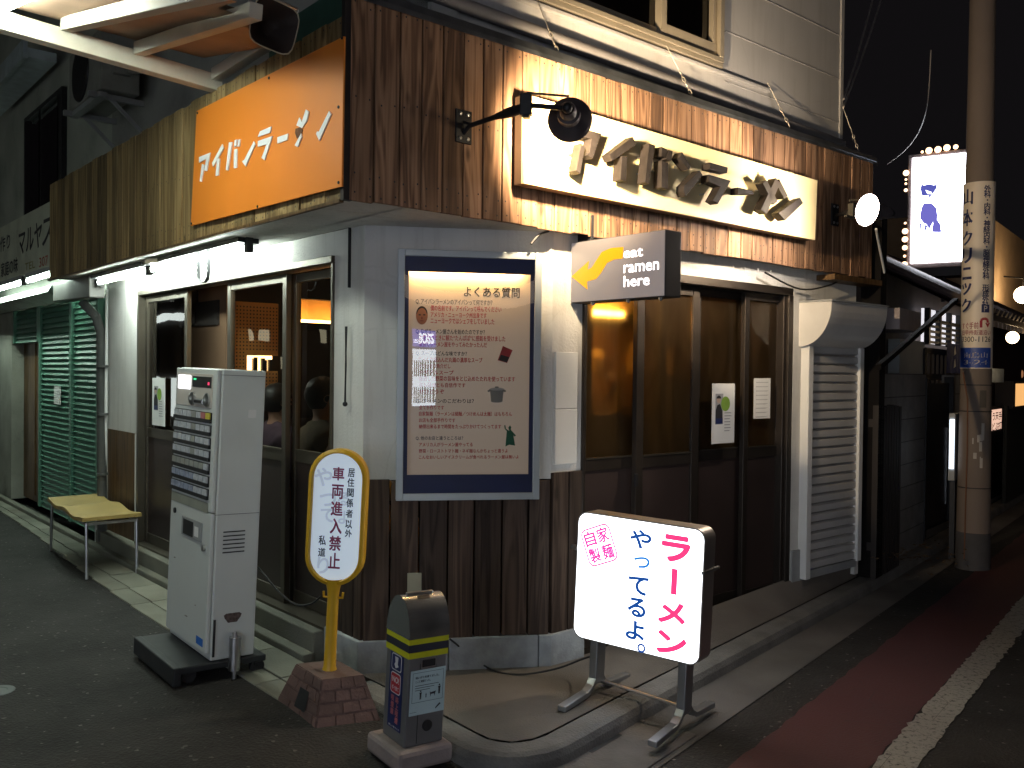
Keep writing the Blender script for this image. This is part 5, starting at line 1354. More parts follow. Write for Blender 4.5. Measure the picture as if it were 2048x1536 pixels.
mb.box(-.045, aw + .03, -ad - .05, .04, -.08, 0); mb.build('base_slab', mat('base_concrete', (.24, .20, .19), .8, bump=.3), bin_, bevel=.018)
mb = MB(AF); R_ = ad / 2 + .004; hl = .155
prof = [(R_ * cos(t), hl * sin(t)) for t in [pi * i / 20 for i in range(21)]]
vs = [(-.004, ad / 2 - c, hb + z) for c, z in prof] + [(aw + .004, ad / 2 - c, hb + z) for c, z in prof]; n = len(prof)
mb.add(vs, [tuple(range(n))[::-1], tuple(range(n, 2 * n))] + [(i, i + 1, i + 1 + n, i + n) for i in range(n - 1)])
lid = mb.build('chrome_lid', mat('chrome', (.80, .85, .90), .22, 1, var=.03, scale=8), bin_, auto=50)
def onlid(t, k=1.0): return ad / 2 - R_ * cos(t) * k, hb + hl * sin(t) * k
mb = MB(AF)
for t0, t1, a0, a1 in ((pi * .36, pi * .42, .34, .66),):
    y0, z0_ = onlid(pi - t0, 1.01) if 0 else onlid(t0, 1.012); y1, z1_ = onlid(t1, 1.012); mb.poly([(aw * a0, y0, z0_), (aw * a1, y0, z0_), (aw * a1, y1, z1_), (aw * a0, y1, z1_)])
mb.build('ash_slot', M['blk'], lid)
mb = MB(AF); y0, z0_ = onlid(pi * .47, 1.0); mb.bar((aw * .12, y0, z0_ + .004), (aw * .80, y0, z0_ + .004), .014, .012); mb.build('lid_ridge', M['steel'], lid, bevel=.002)
ty = mat('yellow_tape', (.50, .50, .012), .45, var=.08, scale=20); tb = mat('black_tape', (.025, .027, .04), .45)
for z0_, z1_, m_ in ((.0, -.022, ty), (-.022, -.052, tb), (-.052, -.076, ty)):
    mb = MB(AF); mb.box(-.0022, aw + .0022, -ad - .002, .0022, hb + z1_ + .0004, hb + z0_ - .0004); mb.build('tape_band', m_, body)
mb = MB(AF); mb.box(aw * .33, aw * .70, -.0005, .003, hb - .118, hb - .082); mb.box(aw * .345, aw * .685, .003, .0034, hb - .114, hb - .086, 1); mb.build('recess_handle', [M['steel'], M['dark']], body)
mb = MB(AF); mb.lathe([(.022, 0), (.022, .004), (.016, .005), (.0001, .004)], (aw * .56, -.0005, .075), (0, -1, 0), 20); mb.build('lock', M['blk'], body)
# blue paper on the front
lb = mat('pale_blue_paper', (.42, .55, .58), .7, var=.05)
mb = MB(AF); y0, y1 = hb - .30, hb - .124; mb.box(.012, aw - .004, .0008, .0025, y0, y1); no = mb.build('front_notice', lb, body)
mb = MB(AF)
a_, b_ = .022, aw - .014
for x in (a_, b_): mb.box(x - .0006, x + .0006, .0026, .003, y0 + .05, y1 - .01)
for z in (y0 + .05, y1 - .01): mb.box(a_, b_, .0026, .003, z - .0006, z + .0006)
mb.text('吸いがらを捨てました。', a_ + .012, b_ - .02, y1 - .034, y1 - .024, .003, 0, .03); mb.text('ここに確認だった。', a_ + .012, a_ + .08, y1 - .049, y1 - .039, .003, 0, .03)
for i in range(3): mb.box(a_ + .012, b_ - .02 - .02 * i, .0026, .003, y1 - .062 - .009 * i, y1 - .060 - .009 * i)
def man(x, z, h):
    mb.prism([(x - h * .10, z), (x - h * .02, z), (x, z + h * .38), (x + h * .02, z), (x + h * .10, z), (x + h * .10, z + h * .55), (x + h * .16, z + h * .76), (x - h * .16, z + h * .76), (x - h * .10, z + h * .55)], .0026, .003)
    mb.prism([(x + h * .09 * cos(t), z + h * .89 + h * .09 * sin(t)) for t in [2 * pi * i / 10 for i in range(10)]], .0026, .003)
man(.06, y0 + .06, .036); man(aw - .03, y0 + .07, .04); man(.085, y0 + .064, .018)
mb.prism([(.105, y0 + .064), (.108, y0 + .074), (.122, y0 + .074), (.125, y0 + .064), (.127, y0 + .078), (.131, y0 + .084), (.122, y0 + .083), (.106, y0 + .081), (.102, y0 + .086)], .0026, .003)
mb.box(.014, .045, .0026, .003, y0 + .012, y0 + .013); mb.prism([(b_ - .03, y0 + .012), (b_ - .006, y0 + .03), (b_ - .012, y0 + .034), (b_ - .03, y0 + .018)], .0026, .003)
mb.build('notice_print', M['ink'], no)
# navy sticker on the side
mb = MB(AS); x0_, x1_ = ad * .22, ad * .80; mb.box(x0_, x1_, .0008, .0022, hb - .375, hb - .078); nv = mb.build('side_sticker', M['navy'], body)
def rrect(cx, cz, w, h, r, n=5):
    out = []
    for sx, sz, a0 in ((1, 1, 0), (-1, 1, pi / 2), (-1, -1, pi), (1, -1, 3 * pi / 2)):
        for i in range(n + 1):
            t = a0 + pi / 2 * i / n; out.append((cx + sx * (w / 2 - r) + r * cos(t), cz + sz * (h / 2 - r) + r * sin(t)))
    return out
mb = MB(AS); xc = (x0_ + x1_) / 2
mb.prism(rrect(xc, hb - .112, .078, .066, .012), .0023, .003, 0); mb.prism(rrect(xc, hb - .112, .070, .058, .010), .003, .0034, 1)
mb.prism([(xc - .012, hb - .09), (xc + .014, hb - .09), (xc + .01, hb - .118), (xc + .018, hb - .126), (xc - .004, hb - .136), (xc - .016, hb - .122), (xc - .008, hb - .112)], .0034, .0038, 0)
mb.prism(rrect(xc, hb - .194, .078, .082, .014), .0023, .003, 0); mb.prism(rrect(xc, hb - .194, .071, .075, .012), .003, .0034, 2)
mb.text('NO!', xc - .026, xc + .028, hb - .192, hb - .168, .0036, 0, .06); mb.text('ポイ捨て', xc - .028, xc + .028, hb - .222, hb - .204, .0036, 0, .03)
mb.vtext('路上喫煙', xc + .018, hb - .242, .026, .027, .0026, 3, .05); mb.vtext('喫煙禁', xc - .018, hb - .242, .026, .027, .0026, 3, .05)
mb.text('美しい街づくり', x0_ + .012, x1_ - .008, hb - .37, hb - .362, .0026, 0, .02)
mb.build('sticker_print', [mat('sticker_white', (.60, .60, .62), .6), M['navy'], mat('sticker_red', (.40, .025, .04), .6), mat('sticker_pink', (.40, .12, .14), .6)], nv)
# small pale socket plate on the boards behind it
mq_ = CH.S(815, 1147, .03); mr_ = CH.S(843, 1178, .03)
mb = MB(CH); mb.box(mq_[0], mr_[0], .0165, .03, mr_[1] - .03, mq_[1]); mb.build('socket_plate', mat('plate_cream', (.36, .35, .26), .5), base=(mq_[0], .016, mr_[1] - .03), label='small cream socket plate on the dark boards behind the ashtray', cat='socket plate', bevel=.003)

# ================================================================ STANDING LIGHT BOX SIGN
fa, fb = gp(1186, 1388, -.005), gp(1366, 1450, -.04)
SG = Fr((fa.x, fa.y, 0), fb - fa)
q = [SG.S(1164, 1022, .05), SG.S(1408, 1058, .05), SG.S(1395, 1328, .05), SG.S(1154, 1266, .05)]
sw = ((q[1][0] - q[0][0]) + (q[2][0] - q[3][0])) / 2; shh = ((q[0][1] - q[3][1]) + (q[1][1] - q[2][1])) / 2
sx0_ = (q[0][0] + q[3][0]) / 2; sz0_ = (q[3][1] + q[2][1]) / 2 - .012
sw += .034; shh += .014
lb_ = thing('light_box_sign', 'glowing white standing sign with pink and blue Japanese lettering by the kerb', 'sign', SG, (0, 0, -.04), tilt=lean(fa, 1.9))
cxm, czm = sx0_ + sw / 2, sz0_ + shh / 2
def rr(w, h, r): return rrect(cxm, czm, w, h, r, 8)
mb = MB(SG); pr_ = rr(sw, shh, .05); mb.prism(pr_, -.06, .05); mb.build('box_frame', mat('brushed_frame', (.50, .46, .44), .35, .9, var=.06), lb_, auto=35)
face_e = emit('light_box_white', (.90, .96, 1.0), L_SIGN)
mb = MB(SG); mb.poly([(x, -.0515, z) for x, z in rr(sw - .012, shh - .012, .046)]); fc2 = mb.build('front_face', face_e, lb_)
mb = MB(SG); mb.poly([(x, .0615, z) for x, z in rr(sw - .012, shh - .012, .046)][::-1]); mb.build('back_face', face_e, lb_)
mb = MB(SG); k = sw / 1090.0
tx = lambda x, y: (sx0_ + (x - 100 + (y - 700) * .03) * k, sz0_ + shh - (y - 75 - (x - 110) * .155) * k * 1.0)
kz = shh / 1185.0
def tb2(x, y): # zoom pixel -> face coordinate (the face is seen at an angle, so undo its slope)
    f = (x - 110 + (y - 100) * .035) / 1092; t0 = 95 + 160 * f; t1 = 1205 + 272 * f
    return (sx0_ + sw * f, sz0_ + shh * (1 - (y - t0) / (t1 - t0)))
def tch(ch, xa, ya, xb, yb, mi, bold=.03):
    p, q_ = tb2(xa, yb), tb2(xb, ya); r_, s__ = tb2(xa, ya), tb2(xb, yb)
    mb.text(ch, (p[0] + r_[0]) / 2, (q_[0] + s__[0]) / 2, (p[1] + s__[1]) / 2, (q_[1] + r_[1]) / 2, .0525, mi, bold)
tch('ラ', 843, 305, 1082, 550, 0, .10)
b0_, b1_ = tb2(930, 600), tb2(970, 838); mb.box(b0_[0], b1_[0], .052, .0525, b1_[1], b0_[1], 0)
tch('メ', 820, 898, 1045, 1100, 0, .10); tch('ン', 810, 1165, 1055, 1372, 0, .10)
tch('や', 577, 262, 762, 432, 1, .065); tch('っ', 612, 500, 750, 606, 2, .06); tch('て', 567, 675, 740, 840, 1, .065); tch('る', 563, 865, 720, 1038, 1, .065); tch('よ', 548, 1070, 710, 1242, 1, .065)
p_, q2 = tb2(684, 1313), tb2(720, 1313); r0_ = q2[0] - p_[0]
ring = [(p_[0] + r0_ * cos(t), -.0525, p_[1] + r0_ * sin(t)) for t in [2 * pi * i / 20 for i in range(20)]] + [(p_[0] + r0_ * .55 * cos(t), -.0525, p_[1] + r0_ * .55 * sin(t)) for t in [2 * pi * i / 20 for i in range(20)]]
mb.add(ring, [(i, (i + 1) % 20, (i + 1) % 20 + 20, i + 20) for i in range(20)], 1)
LETM = [emit('pink_glow', (.88, .05, .22), .80), emit('blue_glow', (.012, .09, .40), .55), emit('light_blue_glow', (.03, .22, .65), .75), emit('magenta_glow', (.75, .06, .30), .80), emit('faint_grey_glow', (.55, .55, .50), .6)]
mb.build('main_lettering', LETM, fc2)
mb = MB(SG)
# seal
sc_ = tb2(305, 400); ang = radians(23); ss = .162
def smap(a, c): return (sc_[0] + a * cos(ang) - c * sin(ang), -.0525, sc_[1] + a * sin(ang) + c * cos(ang))
pO = [(x, z) for x, z in rrect(0, 0, ss, ss * 1.08, .03, 5)]; pI = [(x, z) for x, z in rrect(0, 0, ss - .014, ss * 1.08 - .014, .024, 5)]; n = len(pO)
mb.add([smap(*p) for p in pO] + [smap(*p) for p in pI], [(i, (i + 1) % n, (i + 1) % n + n, i + n) for i in range(n)], 3)
for ch, a, c in (('家', .035, .040), ('麺', .035, -.038), ('自', -.037, .040), ('製', -.037, -.038)): mb.text(ch, a - .031, a + .031, c - .035, c + .035, .0525, 3, .06, fmap=smap)
mb.build('red_seal', LETM, fc2)
mb = MB(SG)
for ch, y, sz in (('イ', 1060, 40), ('ー', 1110, 40), ('バ', 1165, 52), ('ン', 1225, 48)):
    c_ = tb2(405, y)
    if ch == 'ー': mb.box(c_[0] - .0015, c_[0] + .0015, .052, .0525, c_[1] - .009, c_[1] + .009, 4)
    else: mb.textc(ch, c_[0], c_[1], sz * k * 1.05, .0525, 4, -.01)
mb.build('shop_name', LETM, fc2)
for x in (0.012, (fb - fa).length):
    mb = MB(SG); d0 = .0; W_ = .042
    zz0 = .0 if x < .1 else -.03
    mb.box(x - W_ / 2, x + W_ / 2, -.045, .035, zz0 + .055, sz0_ + .02)
    lp = mb.build('leg', mat('leg_metal', (.30, .31, .32), .4, .8, var=.1), lb_, bevel=.006) if x < .1 else mb.build('leg', D.materials['leg_metal'], lb_, bevel=.006)
    for sgn in (1, -1):
        mb = MB(SG); y0, y1 = .035 * sgn, .29 * sgn
        pth = [(0, .075), (.03, .04), (.07, .02), (.27, .006)]
        vs = []
        for (u, h) in [(-.01, .10)] + pth: vs += [(x - W_ / 2, -u * sgn - .03 * sgn + .005, zz0 + h + .018), (x + W_ / 2, -u * sgn - .03 * sgn + .005, zz0 + h + .018), (x + W_ / 2, -u * sgn - .03 * sgn + .005, zz0 + h - .008), (x - W_ / 2, -u * sgn - .03 * sgn + .005, zz0 + h - .008)]
        m_ = len(pth) + 1
        fs = [(i * 4 + j, i * 4 + (j + 1) % 4, i * 4 + 4 + (j + 1) % 4, i * 4 + 4 + j) for i in range(m_ - 1) for j in range(4)] + [(3, 2, 1, 0), ((m_ - 1) * 4, (m_ - 1) * 4 + 1, (m_ - 1) * 4 + 2, (m_ - 1) * 4 + 3)]
        if sgn < 0: fs = [f_[::-1] for f_ in fs]
        mb.add(vs, fs); mb.build('foot', D.materials['leg_metal'], lp, bevel=.004)
mb = MB(SG); mb.tube([(.02, .05, .05), ((fb - fa).length, .05, .03)], .008, 8); mb.build('cross_rod', M['steel'], lb_)
mb = MB(SG)
zh = tb2(1180, 640)[1]; mb.box(sx0_ + sw - .008, sx0_ + sw + .004, -.11, .058, zh - .005, zh + .008); zh = tb2(60, 420)[1]; mb.box(sx0_ - .03, sx0_ + .006, .03, .056, zh - .008, zh + .012)
mb.build('side_clip', M['steel'], lb_)
# its power cable, lying slack over the pavement to the corner
c0 = SG.w(.01, -.02, .18)
pts = [c0, gp(1165, 1318, .10), gp(1110, 1338, .04), gp(1040, 1349, .006), gp(985, 1340, .008), gp(940, 1310, .05), dp(900, 1278, 4.40)]
def spline(P_, n=8):
    P_ = [Vector(p) for p in P_]; out = []
    for i in range(len(P_) - 1):
        a = P_[max(i - 1, 0)]; b = P_[i]; c = P_[i + 1]; d = P_[min(i + 2, len(P_) - 1)]
        for j in range(n):
            t = j / n; out.append(.5 * ((2 * b) + (c - a) * t + (2 * a - 5 * b + 4 * c - d) * t * t + (3 * b - a - 3 * c + d) * t ** 3))
    return out + [P_[-1]]
mb = MB(WF); mb.tube(spline(pts), .005, 6)
mb.build('power_cable', M['blk'], base=(pts[3].x, -pts[3].y, 0), label='thin black cable slack across the pavement from the glowing standing sign', cat='cable')

mb = MB(WF); mb.tube(spline(MACH_CABLE), .005, 6); mb.build('machine_cable', M['blk'], base=(MACH_CABLE[0].x, -MACH_CABLE[0].y, MACH_CABLE[0].z), label='black cable sagging from the ticket machine to the hook of the yellow sign', cat='cable')
# drain cover by the kerb
dc = gp(1228, 1500, -.075); DFr = Fr((dc.x, dc.y, 0), RD)
mb = MB(DFr); dm = mat('drain_concrete', (.15, .14, .13), .9, bump=.6, bscale=80)
d = thing('drain_cover', 'worn concrete drain cover with a dark slot beside the kerb', 'drain cover', DFr, (0, 0, -.075))
mb.box(-.34, .36, -.17, .2, -.076, -.068); mb.build('lid', dm, d, bevel=.004)
mb = MB(DFr); s0_, s1_ = DFr.loc(gp(1181, 1505, -.068)), DFr.loc(gp(1247, 1471, -.068)); mb.box(s0_.x, s1_.x, -s0_.y - .010, -s0_.y + .010, -.067, -.0665); s0_, s1_ = DFr.loc(gp(1158, 1490, -.068)), DFr.loc(gp(1216, 1460, -.068)); mb.box(s0_.x, s1_.x, -s0_.y - .035, -s0_.y + .03, -.067, -.0665); mb.build('slot', M['blk'], d)
mh = gp(-8, 1388, -.02)
mb = MB(WF); mb.lathe([(.0001, 0), (.045, 0), (.05, .002), (.075, .002), (.08, 0)], (mh.x, mh.y, road_z(mh) + .004), (0, 0, 1), 28)
mb.build('small_manhole', mat('manhole_iron', (.12, .13, .13), .5, .5), base=(mh.x, -mh.y, road_z(mh)), label='small round grey valve cover in the asphalt of the alley', cat='valve cover')

# ================================================================ PAPERS ON THE DOORS
def paper(name, fr, qp, o, label, cat, deco=None, mats=None):
    q = quad_px(fr, qp, o); x0, x1 = (q[0][0] + q[3][0]) / 2, (q[1][0] + q[2][0]) / 2; z1, z0 = (q[0][1] + q[1][1]) / 2, (q[2][1] + q[3][1]) / 2
    t = thing(name, label, cat, fr, (x0, o - .002, z0))
    mb = MB(fr); mb.box(x0, x1, o - .0025, o, z0, z1); s = mb.build('sheet', M['paper'], t)
    if deco:
        mb = MB(fr); deco(mb, x0, x1, z0, z1, o + .0008); mb.build('print', mats, t)
    return t
def deco1(mb, x0, x1, z0, z1, o):
    w, h = x1 - x0, z1 - z0; X_ = lambda u: x0 + w * u; Z_ = lambda v: z0 + h * v
    mb.poly([(X_(u), -o, Z_(v)) for u, v in ((.14, .32), (.48, .32), (.48, .83), (.14, .83))], 3)
    mb.poly([(X_(u), -o - .0004, Z_(v)) for u, v in ((.15, .33), (.46, .33), (.44, .55), (.34, .66), (.22, .64), (.15, .55))], 0)
    mb.poly([(X_(.28 + .09 * cos(t)), -o - .0008, Z_(.73 + .06 * sin(t))) for t in [2 * pi * i / 14 for i in range(14)]], 4)
    mb.poly([(X_(.28 + .10 * cos(t)), -o - .0012, Z_(.75 + .05 * sin(t))) for t in [pi * i / 8 for i in range(9)]], 0)
    mb.poly([(X_(u), -o - .0008, Z_(v)) for u, v in ((.15, .33), (.46, .33), (.46, .42), (.15, .42))], 1)
    mb.poly([(X_(.58) + .046 * cos(t), -o - .001, Z_(.66) + .046 * sin(t)) for t in [2 * pi * i / 24 for i in range(24)]], 2)
    for i in range(7):
        v = .50 - .05 * i; mb.poly([(X_(.54), -o - .0004, Z_(v)), (X_(.54 + random.uniform(.2, .36)), -o - .0004, Z_(v)), (X_(.8), -o - .0004, Z_(v) + .006), (X_(.54), -o - .0004, Z_(v) + .006)], 3)
dm1 = [M['ink'], M['navy'], M['green'], mat('grey_print', (.35, .35, .36), .7), mat('pale_skin', (.5, .36, .28), .7)]
paper('door_poster', RF, [(1424, 768), (1469, 766), (1469, 885), (1424, 888)], -.026 + .0, 'white poster with a dark portrait and green disc on a brown street door', 'poster', deco1, dm1)
def deco2(mb, x0, x1, z0, z1, o):
    for i in range(9):
        z = z1 - .03 - .028 * i; mb.poly([(x0 + .02, -o, z), (x1 - .02 - random.uniform(0, .04), -o, z), (x1 - .02, -o, z + .006), (x0 + .02, -o, z + .006)], 0)
paper('door_notice', RF, [(1508, 757), (1541, 756), (1540, 836), (1508, 838)], -.026, 'smaller plain white notice on the last brown street door', 'notice', deco2, [mat('faint_print', (.5, .5, .5), .7)])
paper('glass_poster', LF, [(305, 755), (329, 757), (331, 853), (304, 850)], -.030, 'white poster with a green disc on the glass door beside the ticket machine', 'poster', deco1, dm1)

# ================================================================ UTILITY POLE AND ITS PLATE
pb = gp(1945, 1135, -.075)
pr0 = 31.5 / FOC * pb.y; pr1 = 24.5 / FOC * pb.y
PW = Fr((pb.x, pb.y, -.08), (-pb.y, pb.x, 0)); PW = Fr((pb.x, pb.y, -.08), Vector((pb.y, -pb.x, 0)))   # faces the viewer
pole = thing('utility_pole', 'tall grey concrete utility pole at the edge of the red road lane', 'pole', PW)
pm = mat('pole_concrete', (.20, .155, .125), .8, var=.12, scale=3, stretch=(1, 1, .3), dirt=.25, dcol=(.14, .11, .09), bump=.2)
ztop = 7.5
rad = lambda z: (31.5 - 2.0 * z if z < 2.4 else 26.7 - 1.4 * (z - 2.4)) / FOC * pb.y
mb = MB(PW); mb.lathe([(rad(0), 0), (rad(1.2), 1.2), (rad(2.4), 2.4), (rad(4.6), 4.6), (rad(4.6) * .9, ztop), (.0001, ztop)], (0, 0, 0), (0, 0, 1), 32); mb.build('shaft', pm, pole, auto=40)
pzz = lambda py: PW.S(1945, py, pr0)[1]
for py in (770, 823, 977):
    mb = MB(PW); z = pzz(py); mb.lathe([(rad(z) + .001, -.004), (rad(z) + .004, -.003), (rad(z) + .004, .003), (rad(z) + .001, .004)], (0, 0, z), (0, 0, 1), 32); mb.build('steel_band', M['dark'], pole)
mb = MB(PW); z = pzz(1068); mb.lathe([(pr0 + .003, .0), (rad(z) + .003, z), (rad(z) - .001, z + .003)], (0, 0, 0), (0, 0, 1), 32); mb.build('dark_foot_wrap', mat('foot_wrap', (.075, .07, .07), .8, var=.2), pole, auto=40)
mb = MB(PW)
pxx = lambda px, z: (px - 1945) / FOC * pb.y
pts = []
for py, px in ((745, 1922), (800, 1931), (900, 1932), (980, 1931), (1120, 1930)):
    z = pzz(py); x = pxx(px, z); r = rad(z) + .006; pts.append((x, -math.sqrt(max(r * r - x * x, 0)), z))
mb.tube(pts, .006, 6); mb.build('rust_cable', mat('rust_brown', (.16, .07, .035), .7), pole)
def cylmap(r):
    def f(a, c):
        t = a / r; return (r * sin(t), -r * cos(t), c)
    return f
def cyl_patch(mb, a0, a1, z0, z1, r, mi=0, n=16):
    f = cylmap(r)
    for i in range(n):
        u, v = a0 + (a1 - a0) * i / n, a0 + (a1 - a0) * (i + 1) / n; mb.add([f(u, z0), f(v, z0), f(v, z1), f(u, z1)], [(0, 1, 2, 3)], mi)
# peeled paper marks
mb = MB(PW)
for k_ in range(9):
    z = pzz(random.uniform(860, 950)); a = random.uniform(-.02, .05); cyl_patch(mb, a, a + random.uniform(.008, .025), z, z + random.uniform(.03, .12), rad(z) + .0012, 0, 2)
z = pzz(815); cyl_patch(mb, .03, .085, z, z + .14, rad(z) + .0012, 1, 3)
mb.build('peeled_paper', [mat('pale_scrap', (.44, .40, .35), .8), mat('dark_glue', (.10, .085, .07), .8)], pole)
pl0, pl1 = pzz(737), pzz(363)
PR = pr0 * 1.0
PR = 29.2 / FOC * pb.y
ap = thing('pole_plate', 'curved cream clinic plate with blue address panel wrapped on the utility pole', 'sign', PW, (0, PR, pl0))
mb = MB(PW); cyl_patch(mb, -1.52 * PR, 1.40 * PR, pl0, pl1, PR, 0, 30); mb.build('plate', mat('plate_cream_enamel', (.84, .72, .58), .4, var=.03), ap, smoothf=True)
mb = MB(PW)
f_ = cylmap(PR + .0016)
ax = lambda px: PR * math.asin(max(-.985, min(.985, (px - 1945) / 29.2)))
nz = lambda y: pzz(340 + y / 3.4909)
def ctext(ch, xa, ya, xb, yb, mi, bold=.03): mb.text(ch, xa, xb, nz(yb), nz(ya), 0, mi, bold, fmap=f_)
cw_ = PR * .80; lc = PR * -.78
for ch, y0, y1 in zip('山本クリニック', (120, 262, 415, 535, 670, 780, 890), (245, 395, 530, 655, 770, 880, 1000)):
    ctext(ch, lc - cw_ * .5, y0 + 4, lc + cw_ * .5, y1 - 10, 0, .07)
rc = PR * .52; cw2 = PR * .52
for i, ch in enumerate('外科・内科・神経内科・脳神経外科　形成外科'):
    yy0 = 112 + i * 40.6
    if ch == '　': continue
    mb.textc(ch, rc, nz(yy0 + 20), cw2 * .92 if ch != '・' else cw2 * .8, 0, 0, .035, fmap=f_)
a0, a1 = rc - cw2 * .5, rc + cw2 * .55
cyl_patch(mb, a0, a1, nz(995), nz(940), PR + .0014, 0, 5); mb.text('P', rc - cw2 * .2, rc + cw2 * .25, nz(988), nz(948), 0, 1, .03, fmap=cylmap(PR + .0022))
# turning arrow
P_ = []
for t in [pi * i / 8 for i in range(9)]: P_.append((rc - cw2 * .1 - cw2 * .42 * cos(t), 1052 - 14 * sin(t)))
path = [(rc - cw2 * .52, 1100)] + P_ + [(rc + cw2 * .32, 1066)]
wd = PR * .085
for (u0, y0), (u1, y1) in zip(path, path[1:]):
    dx, dz = u1 - u0, nz(y1) - nz(y0); L = math.hypot(dx, dz); ox, oz = -dz / L * wd, dx / L * wd
    mb.add([f_(u0 + ox, nz(y0) + oz), f_(u0 - ox, nz(y0) - oz), f_(u1 - ox, nz(y1) - oz), f_(u1 + ox, nz(y1) + oz)], [(0, 1, 2, 3)], 2)
mb.add([f_(rc - cw2 * .0, nz(1068)), f_(rc + cw2 * .72, nz(1066)), f_(rc + cw2 * .34, nz(1100))], [(0, 1, 2)], 2)
ctext('すぐ手前', ax(1919.5), 1062, PR * .10, 1108, 2, .02); ctext('旧甲州街道沿い', ax(1919.5), 1116, PR * .95, 1152, 2, .02); ctext('3300-1126', ax(1919.5), 1162, PR * .95, 1200, 3, .02)
cyl_patch(mb, -1.38 * PR, 1.02 * PR, nz(1380), nz(1240), PR + .0012, 4, 20)
ctext('南烏山', -PR * .85, 1272, PR * .72, 1312, 1, .01); ctext('3-24', -PR * .85, 1325, PR * .72, 1358, 1, .01)
mb.build('plate_lettering', [mat('navy_enamel', (.03, .035, .12), .5), mat('cream_print', (.62, .55, .48), .5), mat('red_enamel', (.38, .03, .04), .5), mat('black_enamel', (.04, .035, .04), .5), mat('blue_enamel', (.02, .06, .30), .4)], ap)

# ================================================================ SNACK BAR SIGN
snd = 9.4
SF = Fr(dp(1815, 420, snd) - Vector((0, 0, dp(1815, 420, snd).z)), az(122))
q = [SF.S(1815, 312), SF.S(1923, 297), SF.S(1921, 531), SF.S(1814, 538)]
shx = SF.S(1976, 420)[0]; szb, szt = (q[2][1] + q[3][1]) / 2, (q[0][1] + q[1][1]) / 2
sk = thing('snack_bar_sign', 'glowing snack bar sign with a blue cat and bulbs round its edge behind the pole', 'sign', SF, (0, 0, szb))
mb = MB(SF); mb.box(0, shx, -.30, 0, szb, szt); mb.build('sign_box', mat('sign_box_pink', (.45, .36, .34), .5), sk, bevel=.006)
mb = MB(SF); mb.box(.04, shx - .04, .0005, .006, szb + .05, szt - .04); fc3 = mb.build('lit_face', emit('snack_face', (.88, .92, 1), 12), sk)
mb = MB(SF); mb.box(0, shx, -.29, -.01, szb - .09, szb - .002); mb.build('under_bar', M['dark'], sk)
mb = MB(SF)
kx = (q[1][0] - q[0][0]) / 575.0; kzz = (szt - szb) / 1220.0
sx_ = lambda x, y: ((x - 70) * kx, szt - (y - (205 - (x - 70) * .10)) * kzz * 1.0)
def spoly(pts, mi, o=.0068): mb.poly([(x, -o, z) for x, z in [sx_(*p) for p in pts]][::-1] if 0 else [(x, -o, z) for x, z in [sx_(*p) for p in pts]], mi)
spoly([(215, 512), (245, 528), (300, 512), (350, 525), (390, 515), (378, 570), (340, 625), (310, 660), (240, 670), (218, 620), (208, 570)], 0)
spoly([(245, 720), (330, 715), (385, 770), (398, 850), (395, 890), (430, 940), (442, 1025), (340, 1025), (350, 920), (310, 1000), (280, 945), (245, 930), (215, 890), (208, 840), (225, 760)], 1)
spoly([(200, 930), (225, 940), (222, 1030), (205, 1030)], 0); spoly([(262, 940), (292, 960), (270, 1030), (258, 1030)], 0)
spoly([(262, 578), (330, 600), (335, 622), (285, 620)], 4, .0074); spoly([(230, 640), (300, 634), (300, 660), (238, 664)], 4, .0074)
def sch(ch, xa, ya, xb, yb, mi, b=.02):
    p, r_ = sx_(xa, yb), sx_(xb, ya); mb.text(ch, p[0], r_[0], p[1], r_[1], .0068, mi, b)
sch('ス', 160, 330, 245, 440, 2); sch('ナ', 325, 265, 430, 355, 2); sch('ッ', 505, 285, 590, 350, 3, .0); sch('ク', 660, 270, 760, 380, 2)
sch('☎', 175, 1320, 225, 1362, 3, 0)
mb.build('sign_print', [emit('cat_blue', (.09, .10, .42), .9), emit('cat_violet', (.14, .13, .48), 1.0), emit('snack_pink', (.80, .22, .36), 1.0), emit('faint_print_glow', (.75, .70, .72), 1.0), emit('snack_face_print', (.93, .95, 1), 2.6)], fc3)
bulb = emit('small_bulb', (1, .62, .36), 3.0)
pos = [(65, 395, .030), (65, 580, .018), (65, 1022, .030), (60, 1110, .030), (60, 1200, .026), (60, 1380, .030), (292, 158, .033), (388, 148, .033), (482, 130, .033), (575, 122, .024), (220, 172, .014), (66, 510, .012), (66, 465, .012), (66, 935, .012), (66, 1290, .014)]
for x, y, r in pos:
    p = sx_(x, y); x_ = p[0]
    if x < 100: x_ = -.02
    mb = MB(SF); mb.ball((x_, .0, p[1]), r, 6); mb.build('edge_bulb', bulb, sk, smoothf=True)
for y, r in ((326, .03), (342, .022), (412, .02), (430, .018), (456, .02)):
    z = SF.S(1976, y)[1]; mb = MB(SF); mb.ball((shx + .015, 0, z), r, 6); mb.build('edge_bulb', bulb, sk, smoothf=True)
mb = MB(SF); mb.tube([(shx * .45, -.0 + .15, szb - .05), (shx * .45, .15, szb - .35)], .02, 8); mb.tube([(shx * .45, .15, szb - .2), (-.2, .5, szb - .2)], .02, 8); mb.build('support', M['dark'], sk)

